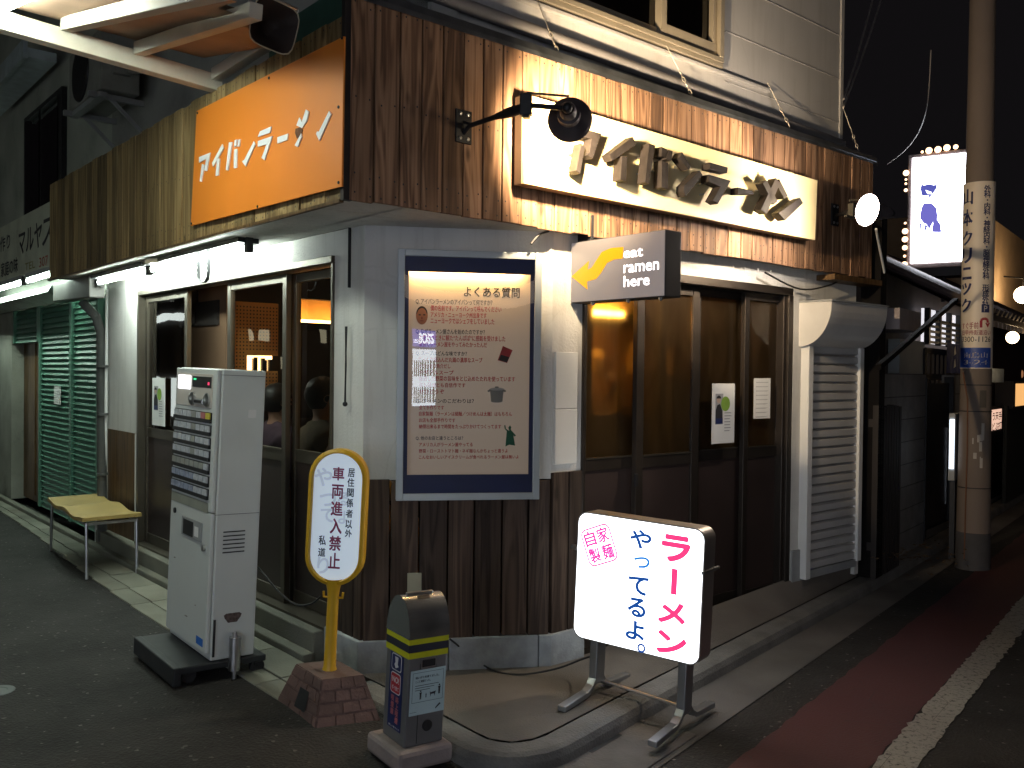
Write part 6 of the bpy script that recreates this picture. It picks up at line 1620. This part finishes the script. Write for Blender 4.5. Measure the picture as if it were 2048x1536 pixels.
# ================================================================ HOUSES BEYOND ON THE RIGHT
def qs(px, py, o=0.0): return QF.S(px, py, o)
house = thing('snack_house', 'dark low house with tiled eaves, lit louvre window and lattice door behind the block wall', 'house', QF, (.5, -.7, 0))
HO = -.22
tilem = mat('roof_tiles', (.075, .055, .05), .5, var=.2, scale=10)
x0, x1 = qs(1795, 700, HO)[0], qs(1955, 700, HO)[0]
ze = qs(1850, 612, HO + .4)[1]
mb = MB(QF); mb.box(x0 - .1, x1, HO - 3, HO - .12, 0, ze + .4); mb.build('wall', mat('dark_house_wall', (.10, .085, .08), .8), house)
mb = MB(QF); a, b = qs(1797, 840, HO), qs(1850, 684, HO); mb.box(a[0], b[0], HO - .1, HO, 0.4, b[1] + .0); mb.build('grey_panel', mat('grey_wall_panel', (.30, .33, .34), .7, var=.06), house)
# louvre window
a, b = qs(1852, 692, HO), qs(1950, 628, HO)
zA, zB = qs(1890, 690, HO)[1], qs(1890, 625, HO)[1]
mb = MB(QF); mb.box(a[0], b[0], HO - .05, HO - .02, zA, zB); wd = mb.build('window', emit('house_window_glow', (.95, .93, 1.0), .75), house)
mb = MB(QF)
for i in range(5): mb.box(a[0] - .03, b[0], HO - .015, HO + .03, zA + (zB - zA) * i * .155, zA + (zB - zA) * (i * .155 + .06))
for i in range(6): x = a[0] + (b[0] - a[0]) * i / 5; mb.box(x - .03, x + .03, HO - .014, HO + .035, zA - .02, zB)
mb.box(a[0], b[0], HO - .015, HO + .02, zA + (zB - zA) * .66, zA + (zB - zA) * .72)
mb.build('frame', M['dark'], wd)
# lattice door
a, b = qs(1852, 748, HO + .02), qs(1926, 705, HO + .02)
mb = MB(QF); mb.box(a[0], b[0], HO - .05, HO - .01, .2, b[1]); dr = mb.build('door', emit('paper_glow', (1, .80, .62), .30, (.6, .5, .4)), house)
mb = MB(QF)
n = 9
for i in range(n + 1):
    x = a[0] + (b[0] - a[0]) * i / n; mb.box(x - .035, x + .035, HO - .009, HO + .02, .2, b[1])
for z in (b[1] - .02, b[1] - .28, b[1] - .56): mb.box(a[0], b[0], HO - .0085, HO + .0225, z - .03, z + .03)
mb.build('lattice', M['darkw'], dr)
# eaves: sloping roof with tile ribs and pale ends
e0, e1 = x0 - .15, x1 + .1
rz0, rz1 = ze, ze + .55
mb = MB(QF)
mb.poly([(e0, -(HO + .65), rz0), (e1, -(HO + .65), rz0), (e1, -(HO - .8), rz1 + .25), (e0, -(HO - .8), rz1 + .25)]); mb.poly([(e0, -(HO + .65), rz0 - .04), (e0, -(HO - .8), rz1 + .2), (e1, -(HO - .8), rz1 + .2), (e1, -(HO + .65), rz0 - .04)]); mb.box(e0, e1, HO + .60, HO + .66, rz0 - .05, rz0 + .01)
x = e0 + .1
while x < e1:
    mb.tube([(x, -(HO + .67), rz0 + .02), (x, -(HO - .8), rz1 + .27)], .045, 8); x += .21
rf2 = mb.build('roof', tilem, house)
rfm = mat('pale_rafter_end', (.55, .42, .33), .7); x = e0 + .2
while x < e1:
    mb = MB(QF); mb.box(x - .07, x + .07, HO + .661, HO + .672, rz0 - .11, rz0 - .06); x += .21; mb.build('rafter_end', rfm, rf2)
mb = MB(QF); mb.box(qs(1800, 600, HO + .4)[0], qs(1843, 600, HO + .4)[0], HO + .05, HO + .4, rz0 - .22, rz0 - .06); mb.build('eave_board', mat('eave_board', (.28, .24, .24), .7), house)
mb = MB(QF); mb.box(qs(1846, 570, HO - .9)[0], x1 + .6, HO - 1.2, HO - .9, rz1 - .3, qs(1880, 535, HO - .9)[1]); mb.build('upper_wall', mat('cream_upper_wall', (.60, .48, .36), .8), house)
# blue noren
NRO = HO + .12
a, b = qs(1893, 746, NRO), qs(1923, 690, NRO)
nr = thing('shop_curtain', 'navy split curtain with white marks hanging in front of the lattice door', 'curtain', QF, (a[0], NRO, a[1]))
mb = MB(QF); n = 12
xs_ = [a[0] + (b[0] + .5 - a[0]) * i / n for i in range(n + 1)]
for i in range(n):
    y0, y1 = -(NRO + .015 * sin(i * 1.9)), -(NRO + .015 * sin((i + 1) * 1.9)); mb.poly([(xs_[i], y0, a[1]), (xs_[i + 1], y1, a[1]), (xs_[i + 1], y1, b[1]), (xs_[i], y0, b[1])])
mb.build('cloth', mat('noren_cloth', (.02, .035, .16), .8), nr)
mb = MB(QF)
for i in (2, 5, 8):
    for j in range(3): mb.poly([(xs_[i] + dx, -(NRO + .025), a[1] + .05 + .13 * j + dz) for dx, dz in ((0, 0), (.1, .02), (.06, .10), (.02, .07))])
mb.build('white_mark', M['paper'], nr)
# block wall
zt_ = qs(1850, 747, 0)[1]
bw_ = thing('block_wall', 'grey concrete block wall in front of the low dark house', 'wall', QF, (.3, 0, 0))
blk = mat('concrete_block', (.17, .165, .16), .85, var=.18, scale=6, bump=.4, bscale=60, rvar=.15)
g0, g1 = qs(1851, 900, .0)[0], qs(1904, 900, 0)[0]
mb = MB(QF)
for (s0, s1) in ((.02, g0 - .02), (g1 + .06, 3.25)):
    z = 0; r = 0
    while z < zt_ - .02:
        z1_ = min(z + .19, zt_); x = s0 - (.2 if r % 2 else 0)
        while x < s1:
            e = min(x + .4, s1); mb.rv = random.random(); mb.box(max(x, s0) + .003, e - .003, -.12, 0, z + .004, z1_ - .004); x += .4
        z += .19; r += 1
mb.build('blocks', blk, bw_)
mb = MB(QF); mb.box(.03, g0 - .025, -.11, -.006, 0, zt_ - .006); mb.box(g1 + .065, 3.24, -.11, -.006, 0, zt_ - .006); mb.build('mortar', mat('mortar', (.05, .05, .05), .9), bw_)
gt = thing('metal_gate', 'black metal gate set in the concrete block wall', 'gate', QF, (g0, 0, 0))
zg_ = qs(1875, 760, 0)[1]
mb = MB(QF); mb.box(g0, g1, -.06, -.03, .05, zg_ - .03); mb.build('leaf', mat('gate_black', (.012, .013, .016), .4), gt)
for a_, b_, c_ in ((g0 - .02, g0 + .04, zg_ + .02), (g1 - .02, g1 + .05, zg_ + .03)): mb = MB(QF); mb.box(a_, b_, -.08, .01, .02, c_); mb.build('gate_post', M['dark'], gt, bevel=.004)
mb = MB(QF); mb.box(g0 + .10, g0 + .125, -.029, -.022, .25, 1.05); mb.box(g1 - .12, g1 - .10, -.029, -.02, .25, 1.0); mb.build('trim_bar', M['steel'], gt)
mb = MB(QF); a = qs(1898, 860, -.02); mb.ball((a[0], .0, a[1]), .02, 6); mb.build('knob', M['steel'], gt)
# dark post and low slat fence between the shop and the wall
a = qs(1742, 900, .05)
po_ = thing('wooden_post', 'dark square timber post beside the roller shutter with a slanting brace', 'post', QF, (a[0], .25, 0))
mb = MB(QF); mb.box(a[0] - .07, a[0] + .07, -.02, .12, .02, 2.75); mb.build('post', M['blackt'], po_)
c, d_ = qs(1800, 690, .3), qs(1912, 600, .3); mb = MB(QF); mb.bar((c[0] - .5, -.3, c[1] - .16), (d_[0], -.3, d_[1]), .035, .035); mb.build('brace', M['blackt'], po_)
fz = thing('slat_fence', 'low black slat fence at the foot of the block wall', 'fence', QF, (.45, .12, 0))
a, b = qs(1756, 900, .12)[0], qs(1800, 900, .12)[0]; zf = qs(1780, 812, .12)[1]
mb = MB(QF); x = a
while x < b: mb.box(x, x + .05, .08, .12, .02, zf + random.uniform(-.01, .01)); x += .07
mb.build('slats', M['darkw'], fz)
mb = MB(QF)
for z in (.25, zf - .12): mb.box(a, b, .05, .08, z - .03, z + .03)
mb.build('rail', M['darkw'], fz)
# dry leaves on the ground by the shutter
rows = PAVE_ROWS
mb = MB(QF)
for i in range(140):
    x, o = random.uniform(-.2, 1.6), random.uniform(.1, .55); lp_ = QF.w(x, o, 0); z = min((q for r in rows for q in r), key=lambda q: (q.x - lp_.x) ** 2 + (q.y - lp_.y) ** 2).z + .004; t = random.uniform(0, 6.28); r = random.uniform(.012, .03)
    mb.poly([(x + r * cos(t + k_), -o + r * .6 * sin(t + k_), z + random.uniform(.0, .012)) for k_ in (0, 1.6, 3.1, 4.7)])
mb.build('dry_leaves', mat('dead_leaf', (.10, .065, .03), .8, var=.4, scale=30), kind='stuff')

# vertical lit sign behind the pole
a = qs(1909, 938, .35); b = qs(1916, 838, .35)
vs_ = thing('vertical_light_sign', 'narrow upright white light sign showing just left of the pole', 'sign', QF, (a[0], .35, 0))
mb = MB(QF); mb.box(a[0], a[0] + .30, .30, .35, a[1] - .1, b[1] + .05); mb.build('case', M['grey'], vs_, bevel=.005)
mb = MB(QF); mb.box(a[0] - .012, a[0] - .001, .31, .345, a[1], b[1]); mb.build('lit_panel', emit('upright_sign_glow', (.75, .86, 1), 2.2), vs_)
mb = MB(QF); mb.box(a[0] + .05, a[0] + .25, .305, .345, -.03, a[1] - .101); mb.build('stand', M['dark'], vs_)

# far restaurant to the right of the pole
fr0 = qs(1978, 900, 0)[0]
rest = thing('far_eatery', 'dark red fronted eatery with a warm lit gable wall down the street', 'house', QF, (fr0, 0, 0))
zr_ = qs(2010, 620, .3)[1]
mb = MB(QF); EA = qs(1958, 700, -.3)[0]
mb.box(EA, 16, -3, -.35, 0, zr_); mb.build('front_wall', mat('maroon_wall', (.07, .03, .028), .6, var=.2), rest)
mb = MB(QF); mb.poly([(EA, -.30, zr_ - .05), (16, -.30, zr_ - .05), (16, .5, zr_ + .35), (EA, .5, zr_ + .35)]); mb.box(EA, 16, .28, .34, zr_ - .10, zr_ - .02); mb.build('eave_roof', tilem, rest)
mb = MB(QF); mb.box(qs(1962, 500, -.5)[0], 16, -2.5, -.5, zr_ + .3, qs(1990, 440, -.5)[1]); mb.build('upper_wall', mat('ochre_wall', (.55, .40, .25), .8, var=.12, scale=3, bump=.4), rest)
mb = MB(QF); a = qs(2012, 952, .1); b = qs(2060, 806, .1); mb.box(a[0], b[0] + 1.5, .06, .10, 0, b[1]); mb.build('low_fence_panel', mat('bamboo_dark', (.03, .03, .024), .8, var=.4, scale=20, stretch=(8, 8, .3)), rest)
def glowbox(name, label, px0, py0, px1, py1, o, col, st, cat, text=None):
    a, b = qs(px0, py1, o), qs(px1, py0, o)
    t = thing(name, label, cat, QF, (a[0], o, a[1]))
    w = b[0] - a[0]
    mb = MB(QF); mb.box(a[0], b[0], o - .2, o, a[1], b[1]); mb.build('case', M['darkw'], t)
    e_ = emit(name + '_glow', col, st)
    mb = MB(QF); mb.box(a[0] + w * .06, b[0] - w * .06, o + .001, o + .006, a[1] + .03, b[1] - .03); f_2 = mb.build('lit_panel', e_, t)
    if text:
        mb = MB(QF)
        for i, col_ in enumerate(text): mb.vtext(col_, a[0] + w * (.80 - .26 * i), b[1] - .05, .10, .115, o + .0075, 0, .03, 2.0)
        mb.build('print', M['ink'], f_2)
    return t
glowbox('menu_box', 'small glowing menu box of handwritten lines on the dark eatery front', 1978, 812, 2004, 868, .08, (1, .62, .46), .75, 'menu box', ['手打そば', '天ぷら', 'うどん'])
glowbox('paper_lantern_box', 'warm glowing lantern box beside the menu box at the photo edge', 2027, 762, 2075, 818, .15, (1, .52, .18), .8, 'lantern')
a, b = qs(1975, 765, .12), qs(2008, 738, .12)
mb = MB(QF); mb.box(a[0], b[0], .08, .12, a[1], b[1]); mb.build('blank_board', mat('pale_board', (.45, .52, .58), .6), base=(a[0], .08, a[1]), label='blank pale board under the eaves of the dark eatery', cat='board')
def globe(name, label, px, py, o, r, st, watt, cat='lamp'):
    p = qs(px, py, o); t = thing(name, label, cat, QF, (p[0], o, p[1]))
    mb = MB(QF); mb.ball((p[0], -o, p[1]), r, 8); mb.build('glowing_globe', emit(name + '_glow', (1, .72, .40), st), t, smoothf=True)
    mb = MB(QF); mb.tube([(p[0], -o, p[1] + r), (p[0], -o, p[1] + r + .12), (p[0], .4, p[1] + r + .16)], .012, 6); mb.build('arm', M['dark'], t)
    ld = D.lights.new(name + '_light', 'POINT'); ld.energy = watt; ld.color = (1, .66, .34); ld.shadow_soft_size = r
    lo = D.objects.new('lamp_light', ld); COL.objects.link(lo); lo.parent = t; lo.location = (0, -.25, 0)
    return t
globe('wall_globe_lamp', 'glowing round lamp on the eatery front at head height', 2025, 675, .3, .065, 12, 1.2)
globe('eave_flood_lamp', 'brightest round lamp above the eatery eave at the right photo edge', 2046, 590, -.15, .12, 18, 16)
# signal lights on the far fence
mb = MB(QF); a = qs(2044, 748, .2); mb.lathe([(.05, 0), (.035, .01), (.02, .012), (.0001, .005)], (a[0], -.2, a[1]), (0, -1, 0), 16); mb.build('round_badge', emit('badge_orange', (.8, .35, .15), .3, (.5, .2, .1)), base=(a[0], .2, a[1]), label='tiny orange ring badge beside the pale blank board', cat='badge')

# ================================================================ CABLES AND CHAINS
def cable(name, pts, r, label, cat, m=None, group=None):
    mb = MB(WF); pts = spline(pts, 6); mb.tube(pts, r, 6); mb.build(name, m or M['dark'], base=(pts[0].x, -pts[0].y, pts[0].z), label=label, cat=cat, group=group)
wirem = mat('pale_wire', (.30, .27, .25), .5)
cable('overhead_cable', [RF.w(xe, UO + .02, RF.S(1683, 200, UO)[1]), dp(1712, 120, 7.2), dp(1745, 0, 8.0), dp(1775, -120, 9)], .008, 'pale cable rising from the shop corner into the night sky, left one', 'cable', wirem, 'cables at the shop corner')
cable('overhead_cable', [RF.w(xe, UO + .02, RF.S(1683, 215, UO)[1]), dp(1722, 120, 7.4), dp(1762, 0, 8.4), dp(1795, -120, 9.4)], .008, 'pale cable rising from the shop corner into the night sky, right one', 'cable', wirem, 'cables at the shop corner')
cable('drooping_wire', [dp(1775, 328, 9.2), dp(1810, 300, 9.0), dp(1838, 262, 8.6), dp(1855, 205, 8.2), dp(1862, 100, 8)], .005, 'thin wire curving up from the snack bar sign to the sky', 'wire', wirem)
cable('lamp_cord', [at_o_w for at_o_w in (RF.w(RF.S(1752, 458, .5)[0], .5, RF.S(1752, 458, .5)[1]), RF.w(RF.S(1760, 500, .4)[0], .4, RF.S(1760, 500, .4)[1]), RF.w(RF.S(1769, 545, .3)[0], .3, RF.S(1769, 545, .3)[1]))], .008, 'pale cord hanging below the blazing spot lamp', 'cord', M['white'])
def chain(top, bot, label, wire=True):
    a, b = Vector(top), Vector(bot); mb = MB(WF); c = a.lerp(b, .45)
    mb.tube([a, c], .0025, 5)
    d = (b - c); n = max(4, int(d.length / .035)); u = d.normalized(); s_ = u.cross(Vector((.3, .9, .1))).normalized(); t_ = u.cross(s_)
    for i in range(n):
        p0, p1 = c + d * (i / n), c + d * ((i + .92) / n); w = (s_ if i % 2 else t_) * .007
        mb.tube([p0, p0.lerp(p1, .3) + w, p0.lerp(p1, .7) + w, p1], .003, 5); mb.tube([p0, p0.lerp(p1, .3) - w, p0.lerp(p1, .7) - w, p1], .003, 5)
    mb.build('guy_chain', mat('chain_metal', (.50, .45, .38), .4, .8) if 'chain_metal' not in D.materials else D.materials['chain_metal'], base=(b.x, -b.y, b.z), label=label, cat='chain', group='guy chains holding the fascia')
def cht(px, py, o): s, z = RF.S(px, py, o); return RF.w(s, o, z)
chain(cht(1070, -10, UO + .02), cht(1122, 120, OR - .01), 'thin wire and chain above the left lamp holding the boarded fascia')
chain(cht(1327, 80, UO + .02), cht(1396, 215, OR - .01), 'guy chain running from the window sill down to the boarded fascia')
chain(cht(1535, 165, UO + .02), cht(1580, 255, OR - .01), 'guy chain right of the upper window, down to the boarded fascia')
chain(cht(1686, 215, UO + .03), cht(1722, 315, OR - .01), 'last guy chain against the night sky at the shop corner')
# slack wires under the street soffit
cable('slack_wire', [cht(1530, 545, .06), cht(1600, 578, .06), cht(1660, 570, .06), cht(1690, 552, .06)], .006, 'black wire sagging under the soffit above the roller shutter', 'wire', M['blk'])
cable('slack_wire', [cht(1062, 488, .05), cht(1078, 470, .06), cht(1098, 462, .08)], .006, 'short black wire at the top corner of the lit poster case', 'wire', M['blk'])
mb = MB(WF); a = LF.w(LF.S(296, 520, .3)[0], .3, Z_SOF - .015); b = LF.w(LF.S(345, 520, .3)[0], .12, Z_SOF - .02)
mb.bar(a, b, .05, .03); mb.build('steel_strut', M['steel'], base=(a.x, -a.y, a.z), label='short galvanised strut under the wooden fascia between the two tubes', cat='bracket')
# dark bottom bar and cord hook at the far end of the street fascia
mb = MB(RF); mb.box(3.3, 3.95, -.02, OR + .04, Z_FB - .05, Z_FB - .012); mb.build('timber_batten', M['veneer'], base=(3.3, 0, Z_FB - .05), label='brown timber batten under the far end of the boarded fascia', cat='batten')

# ================================================================ PEOPLE INSIDE, SEEN FROM BEHIND
def sitter(px, py, o, face_az, label, cloth, hairc, name='person'):
    s, z = LF.S(px, py, o); p = LF.w(s, o, 0)
    pf = Fr((p.x, p.y, 0), az(face_az + 90))       # x to the sitter's right when seen from behind, +y the way they face
    hz = z
    e = thing(name, label, 'person', pf, (0, 0, .1))
    sc = 1.0
    J = {}
    verts = []; edges = []; rad_ = []
    def v(x, y, z_, r, parent=None, rz=None):
        verts.append((x, y, z_)); rad_.append((r, rz or r)); i = len(verts) - 1
        if parent is not None: edges.append((parent, i))
        return i
    pel = v(0, 0, hz - .66, .15, None, .12)
    w_ = v(0, .02, hz - .52, .145, pel, .11); ch = v(0, .03, hz - .32, .150, w_, .11); nk0 = v(0, .03, hz - .19, .080, ch, .07); nk = v(0, .04, hz - .12, .048, nk0); hd = v(0, .05, hz - .03, .085, nk, .09); ht = v(0, .045, hz + .07, .08, hd, .088)
    for sg in (-1, 1):
        sh_ = v(.175 * sg, .02, hz - .24, .062, nk0); el = v(.25 * sg, .14, hz - .50, .05, sh_); wr_ = v(.16 * sg, .36, hz - .47, .034, el); hn = v(.13 * sg, .42, hz - .46, .036, wr_, .022)
        for k_ in range(4): 
            f1 = v(.13 * sg + (k_ - 1.5) * .018, .47, hz - .47 - .003 * k_, .009, hn); v(.13 * sg + (k_ - 1.5) * .017, .495 + .006 * (1 - abs(k_ - 1.5)), hz - .49, .008, f1)
        t1 = v(.10 * sg, .44, hz - .45, .010, wr_); v(.085 * sg, .47, hz - .455, .009, t1)
        hp_ = v(.10 * sg, .04, hz - .70, .10, pel); kn = v(.13 * sg, .44, hz - .70, .07, hp_); an = v(.12 * sg, .42, hz - 1.08 if hz - 1.08 > .16 else .16, .045, kn); v(.12 * sg, .56, .13, .04, an)
    me = D.meshes.new(name + '_body'); T = REFM[e.name].inverted() @ pf.m
    me.from_pydata([T @ Vector(q_) for q_ in verts], edges, [])
    sk_ = D.objects.new('body', me); COL.objects.link(sk_); sk_.parent = e; REFM[sk_.name] = REFM[e.name]
    md = sk_.modifiers.new('skin', 'SKIN'); 
    for i, (rx, ry) in enumerate(rad_): me.skin_vertices[0].data[i].radius = (rx, ry)
    me.skin_vertices[0].data[0].use_root = True
    md.use_smooth_shade = True
    sk_.modifiers.new('sub', 'SUBSURF').levels = 2; sk_.modifiers['sub'].render_levels = 2
    skin = mat(name + '_skin', (.38, .22, .15), .55) if name + '_skin' not in D.materials else D.materials[name + '_skin']
    me.materials.append(skin)
    # clothes: jacket following the trunk and arms
    vj = [i for i in range(len(verts))]
    mj = D.meshes.new('jacket'); keep = [pel, w_, ch, nk0, nk]
    idx = {}; vv = []; ee = []; rr2 = []
    for i, (p_, r_) in enumerate(zip(verts, rad_)):
        arm = abs(p_[0]) > .14 and p_[2] > hz - .52 and p_[1] < .37
        if i in keep or (arm and p_[2] <= hz - .2): idx[i] = len(vv); vv.append(T @ Vector(p_)); rr2.append((r_[0] + (.022 if i == nk else .035), r_[1] + (.022 if i == nk else .042)))
    for a_, b_ in edges:
        if a_ in idx and b_ in idx: ee.append((idx[a_], idx[b_]))
    mj.from_pydata(vv, ee, []); jk = D.objects.new('jacket', mj); COL.objects.link(jk); jk.parent = e; REFM[jk.name] = REFM[e.name]
    md = jk.modifiers.new('skin', 'SKIN'); md.use_smooth_shade = True
    for i, r_ in enumerate(rr2): mj.skin_vertices[0].data[i].radius = r_
    mj.skin_vertices[0].data[0].use_root = True
    jk.modifiers.new('sub', 'SUBSURF').levels = 2; jk.modifiers['sub'].render_levels = 2
    mj.materials.append(cloth)
    tx_ = D.textures.get('cloth_folds') or D.textures.new('cloth_folds', 'CLOUDS'); tx_.noise_scale = .09
    dm_ = jk.modifiers.new('folds', 'DISPLACE'); dm_.texture = tx_; dm_.strength = .05; dm_.mid_level = .5
    # hair cap, ears and face features
    mb = MB(pf)
    n1, n2 = 10, 20
    pts = []
    for i in range(n1 + 1):
        ph = pi * .78 * i / n1
        for j in range(n2):
            t = 2 * pi * j / n2; lim = 1.0 if sin(t) < .3 else .55
            pp = ph * lim; pts.append((.100 * sin(pp) * cos(t), .046 + .112 * sin(pp) * sin(t) - .006, hz + .035 + .115 * cos(pp)))
    mb.add(pts, [(i * n2 + j, i * n2 + (j + 1) % n2, (i + 1) * n2 + (j + 1) % n2, (i + 1) * n2 + j) for i in range(n1) for j in range(n2)])
    for i_ in range(len(mb.v)):
        x_, y_, z_ = mb.v[i_]; k_ = 1 + random.uniform(-.02, .075); mb.v[i_] = (x_ * k_, .04 + (y_ - .04) * k_, hz + .03 + (z_ - hz - .03) * k_)
    h_ = mb.build('hair', hairc, e, smoothf=True); h_.modifiers.new('sub', 'SUBSURF').render_levels = 1
    mb = MB(pf)
    mb.lathe([(.012, 0), (.009, .02), (.0001, .03)], (0, .13, hz + .0), (0, 1, -.2), 8)
    for sg in (-1, 1): mb.ball((.034 * sg, .135, hz + .03), .009, 5); mb.lathe([(.022, -.006), (.026, 0), (.02, .008)], (.092 * sg, .045, hz + .01), (sg, 0, 0), 10)
    mb.bar((-.02, .137, hz - .035), (.02, .137, hz - .035), .006, .008)
    mb.build('face_features', skin, sk_)
    return e
hairm = mat('black_hair', (.012, .010, .009), .5)
sitter(632, 800, -.42, 62, 'diner in a khaki jacket with short dark hair, seen from behind through the glass', mat('khaki_cloth', (.19, .15, .095), .85, var=.15, scale=12), hairm)
sitter(682, 812, -.40, 70, 'diner in a beige jacket mostly hidden by the white corner pillar', mat('beige_cloth', (.27, .21, .14), .85, var=.1, scale=12), hairm)
sitter(543, 808, -.55, 50, 'diner in dark purple clothes behind the ticket machine', mat('purple_cloth', (.08, .05, .075), .85, var=.2, scale=12), hairm)
# pendant lamp and pull switch hanging over the counter
IFr = Fr(LF.w(0, -1.5, 0), LF.x)
pp = IFr.S(617, 700, 0)
pl = thing('pendant_lamp', 'dull bell shaped pendant lamp seen through the right hand glass door', 'pendant lamp', IFr, (pp[0], 0, pp[1]))
za_, zb_2 = IFr.S(617, 692, 0)[1], IFr.S(617, 731, 0)[1]
rw = abs(IFr.S(630, 725, 0)[0] - IFr.S(604, 725, 0)[0]) / 2 * .75
mb = MB(IFr); h = za_ - zb_2; mb.lathe([(rw, 0), (rw * .95, h * .25), (rw * .7, h * .52), (rw * .3, h * .6), (rw * .24, h), (rw * .05, h * 1.02)], (pp[0], 0, zb_2), (0, 0, 1), 20); mb.build('lamp_shade', mat('amber_shade', (.40, .24, .12), .5), pl, auto=50)
mb = MB(IFr); mb.tube([(pp[0], 0, za_), (pp[0], 0, 2.6)], .005, 6); mb.build('cord', M['dark'], pl)
IF2 = Fr(LF.w(0, -1.9, 0), LF.x); q1_, q2_ = IF2.S(597, 600, 0), IF2.S(597, 642, 0)
mb = MB(IF2); mb.tube([(q1_[0], 0, 2.6), (q1_[0], 0, q2_[1])], .006, 6); mb.tube([(q1_[0] - .05, 0, IF2.S(597, 622)[1]), (q1_[0], 0, IF2.S(597, 614)[1]), (q1_[0] + .05, 0, IF2.S(597, 624)[1]), (q1_[0], .01, IF2.S(597, 628)[1]), (q1_[0] - .05, 0, IF2.S(597, 622)[1])], .008, 6); mb.box(q1_[0] - .014, q1_[0] + .014, -.01, .01, q2_[1] - .03, q2_[1] + .03)
mb.build('pull_switch', M['dark'], base=(q1_[0], 0, q2_[1]), label='dark pull switch dangling in front of the orange lit shelf', cat='pull switch')

# ================================================================ ACROSS THE ROAD AND ALLEY (seen in reflections)
OF = Fr((.72, -4.7, 0), az(265))           # street front opposite, facing the shop
opp = thing('opposite_shop', 'plain shop front across the road, seen only as a reflection', 'shop', OF)
mb = MB(OF); mb.box(-16, 14, -3, -.6, -.1, 6); mb.build('wall', mat('opposite_wall', (.13, .12, .12), .8, var=.2, scale=1), opp)
for x, w, z, h, c, st in ((-7.5, 1.6, .4, 1.8, (1, .8, .6), .8), (2.2, 3.4, .3, 2.2, (.76, .85, 1), 4.2), (-10.5, 1.2, 3.6, 1.0, (1, .75, .45), .6)):
    mb = MB(OF); mb.box(x, x + w, -.6, -.56, z, z + h); mb.build('window', emit('opposite_fill_glow', c, st), opp)  # windows enlarged and brightened as added cool fill for the walls
dv = thing('drinks_machine', 'glowing blue and white drinks vending machine reflected in the poster case', 'vending machine', OF, (0, .3, -.08))
mb = MB(OF); mb.box(-.5, .5, -.4, .3, -.08, 1.78); mb.build('cabinet', mat('machine_blue', (.05, .09, .35), .4), dv, bevel=.02)
mb = MB(OF); mb.box(-.47, .47, .301, .31, 1.52, 1.75); sgn = mb.build('top_sign', emit('blue_sign_glow', (.10, .12, .75), 5), dv)
mb = MB(OF); v_, f2, bb = glyphs('BOSS', .05)
mb.text('BOSS', .14, -.42, 1.56, 1.71, .312, 0, .05)
mb.text('COFFEE', .42, .18, 1.56, 1.61, .312, 0, .03)
mb.build('sign_word', emit('sign_word_glow', (.95, .97, 1), 14), sgn)
mb = MB(OF); mb.box(-.47, .47, .301, .31, .78, 1.49); wn = mb.build('display_window', emit('drinks_glow', (.80, .90, 1), 9), dv)
mb = MB(OF)
for r in range(2):
    for c in range(9):
        x = -.42 + c * .1; z = .82 + r * .33; mb.rv = random.random(); mb.tube([(x, -.312, z), (x, -.312, z + .17), (x, -.312, z + .2)], [.03, .03, .02], 8, c % 3)
mb.build('drink_cans', [mat('can_amber', (.4, .2, .05), .4), mat('can_dark', (.05, .05, .08), .4), mat('can_white', (.6, .6, .6), .4)], wn)
mb = MB(OF); mb.box(-.40, .40, .301, .312, .12, .40); mb.build('delivery_flap', M['blk'], dv)
dv.scale = (1.4, 1.4, 1.22)
mb = MB(OF); mb.box(-6, 7, -.6, -.5, 2.75, 3.2); mb.build('added_glow_strip', emit('added_strip_glow', (1, .82, .62), 1.3), opp)  # warm strip added for fill and to reflect in the bin lid
# building across the alley
AO = Fr(LF.w(-2, 4.4, 0), V)
al = thing('alley_building', 'dark building across the alley with a few lit windows, seen as a reflection', 'building', AO)
mb = MB(AO); mb.box(-3, 24, -3, 0, -.1, 6); mb.build('wall', D.materials['opposite_wall'], al)
for x, w, z, h, st in ((1.2, 1.5, .9, .7, 1.1), (3.2, .12, 2.1, .2, 1.5), (3.6, .12, 2.1, .2, 1.5), (4.1, .12, 1.7, .2, 1.5), (7.3, .14, 1.9, .22, 1.2), (8.3, .14, 1.5, .22, 1.2), (9.2, .12, 2.0, .2, 1.5), (9.6, .12, 2.0, .2, 1.5), (5.0, .15, 2.4, .25, 1.2), (2.2, 2.4, 2.35, .12, 2.0), (12.6, 2.6, .5, .8, 3.0), (11.5, 4.5, 2.5, .14, 3.5), (15.8, 1.0, .4, 1.3, 1.5)):
    mb = MB(AO); mb.box(x, x + w, .0, .04, z, z + h); mb.build('window', emit('alley_window_glow', (.9, 1, .95) if w > 1 else (1, .9, .6), st), al)

D.objects.remove(_fo)
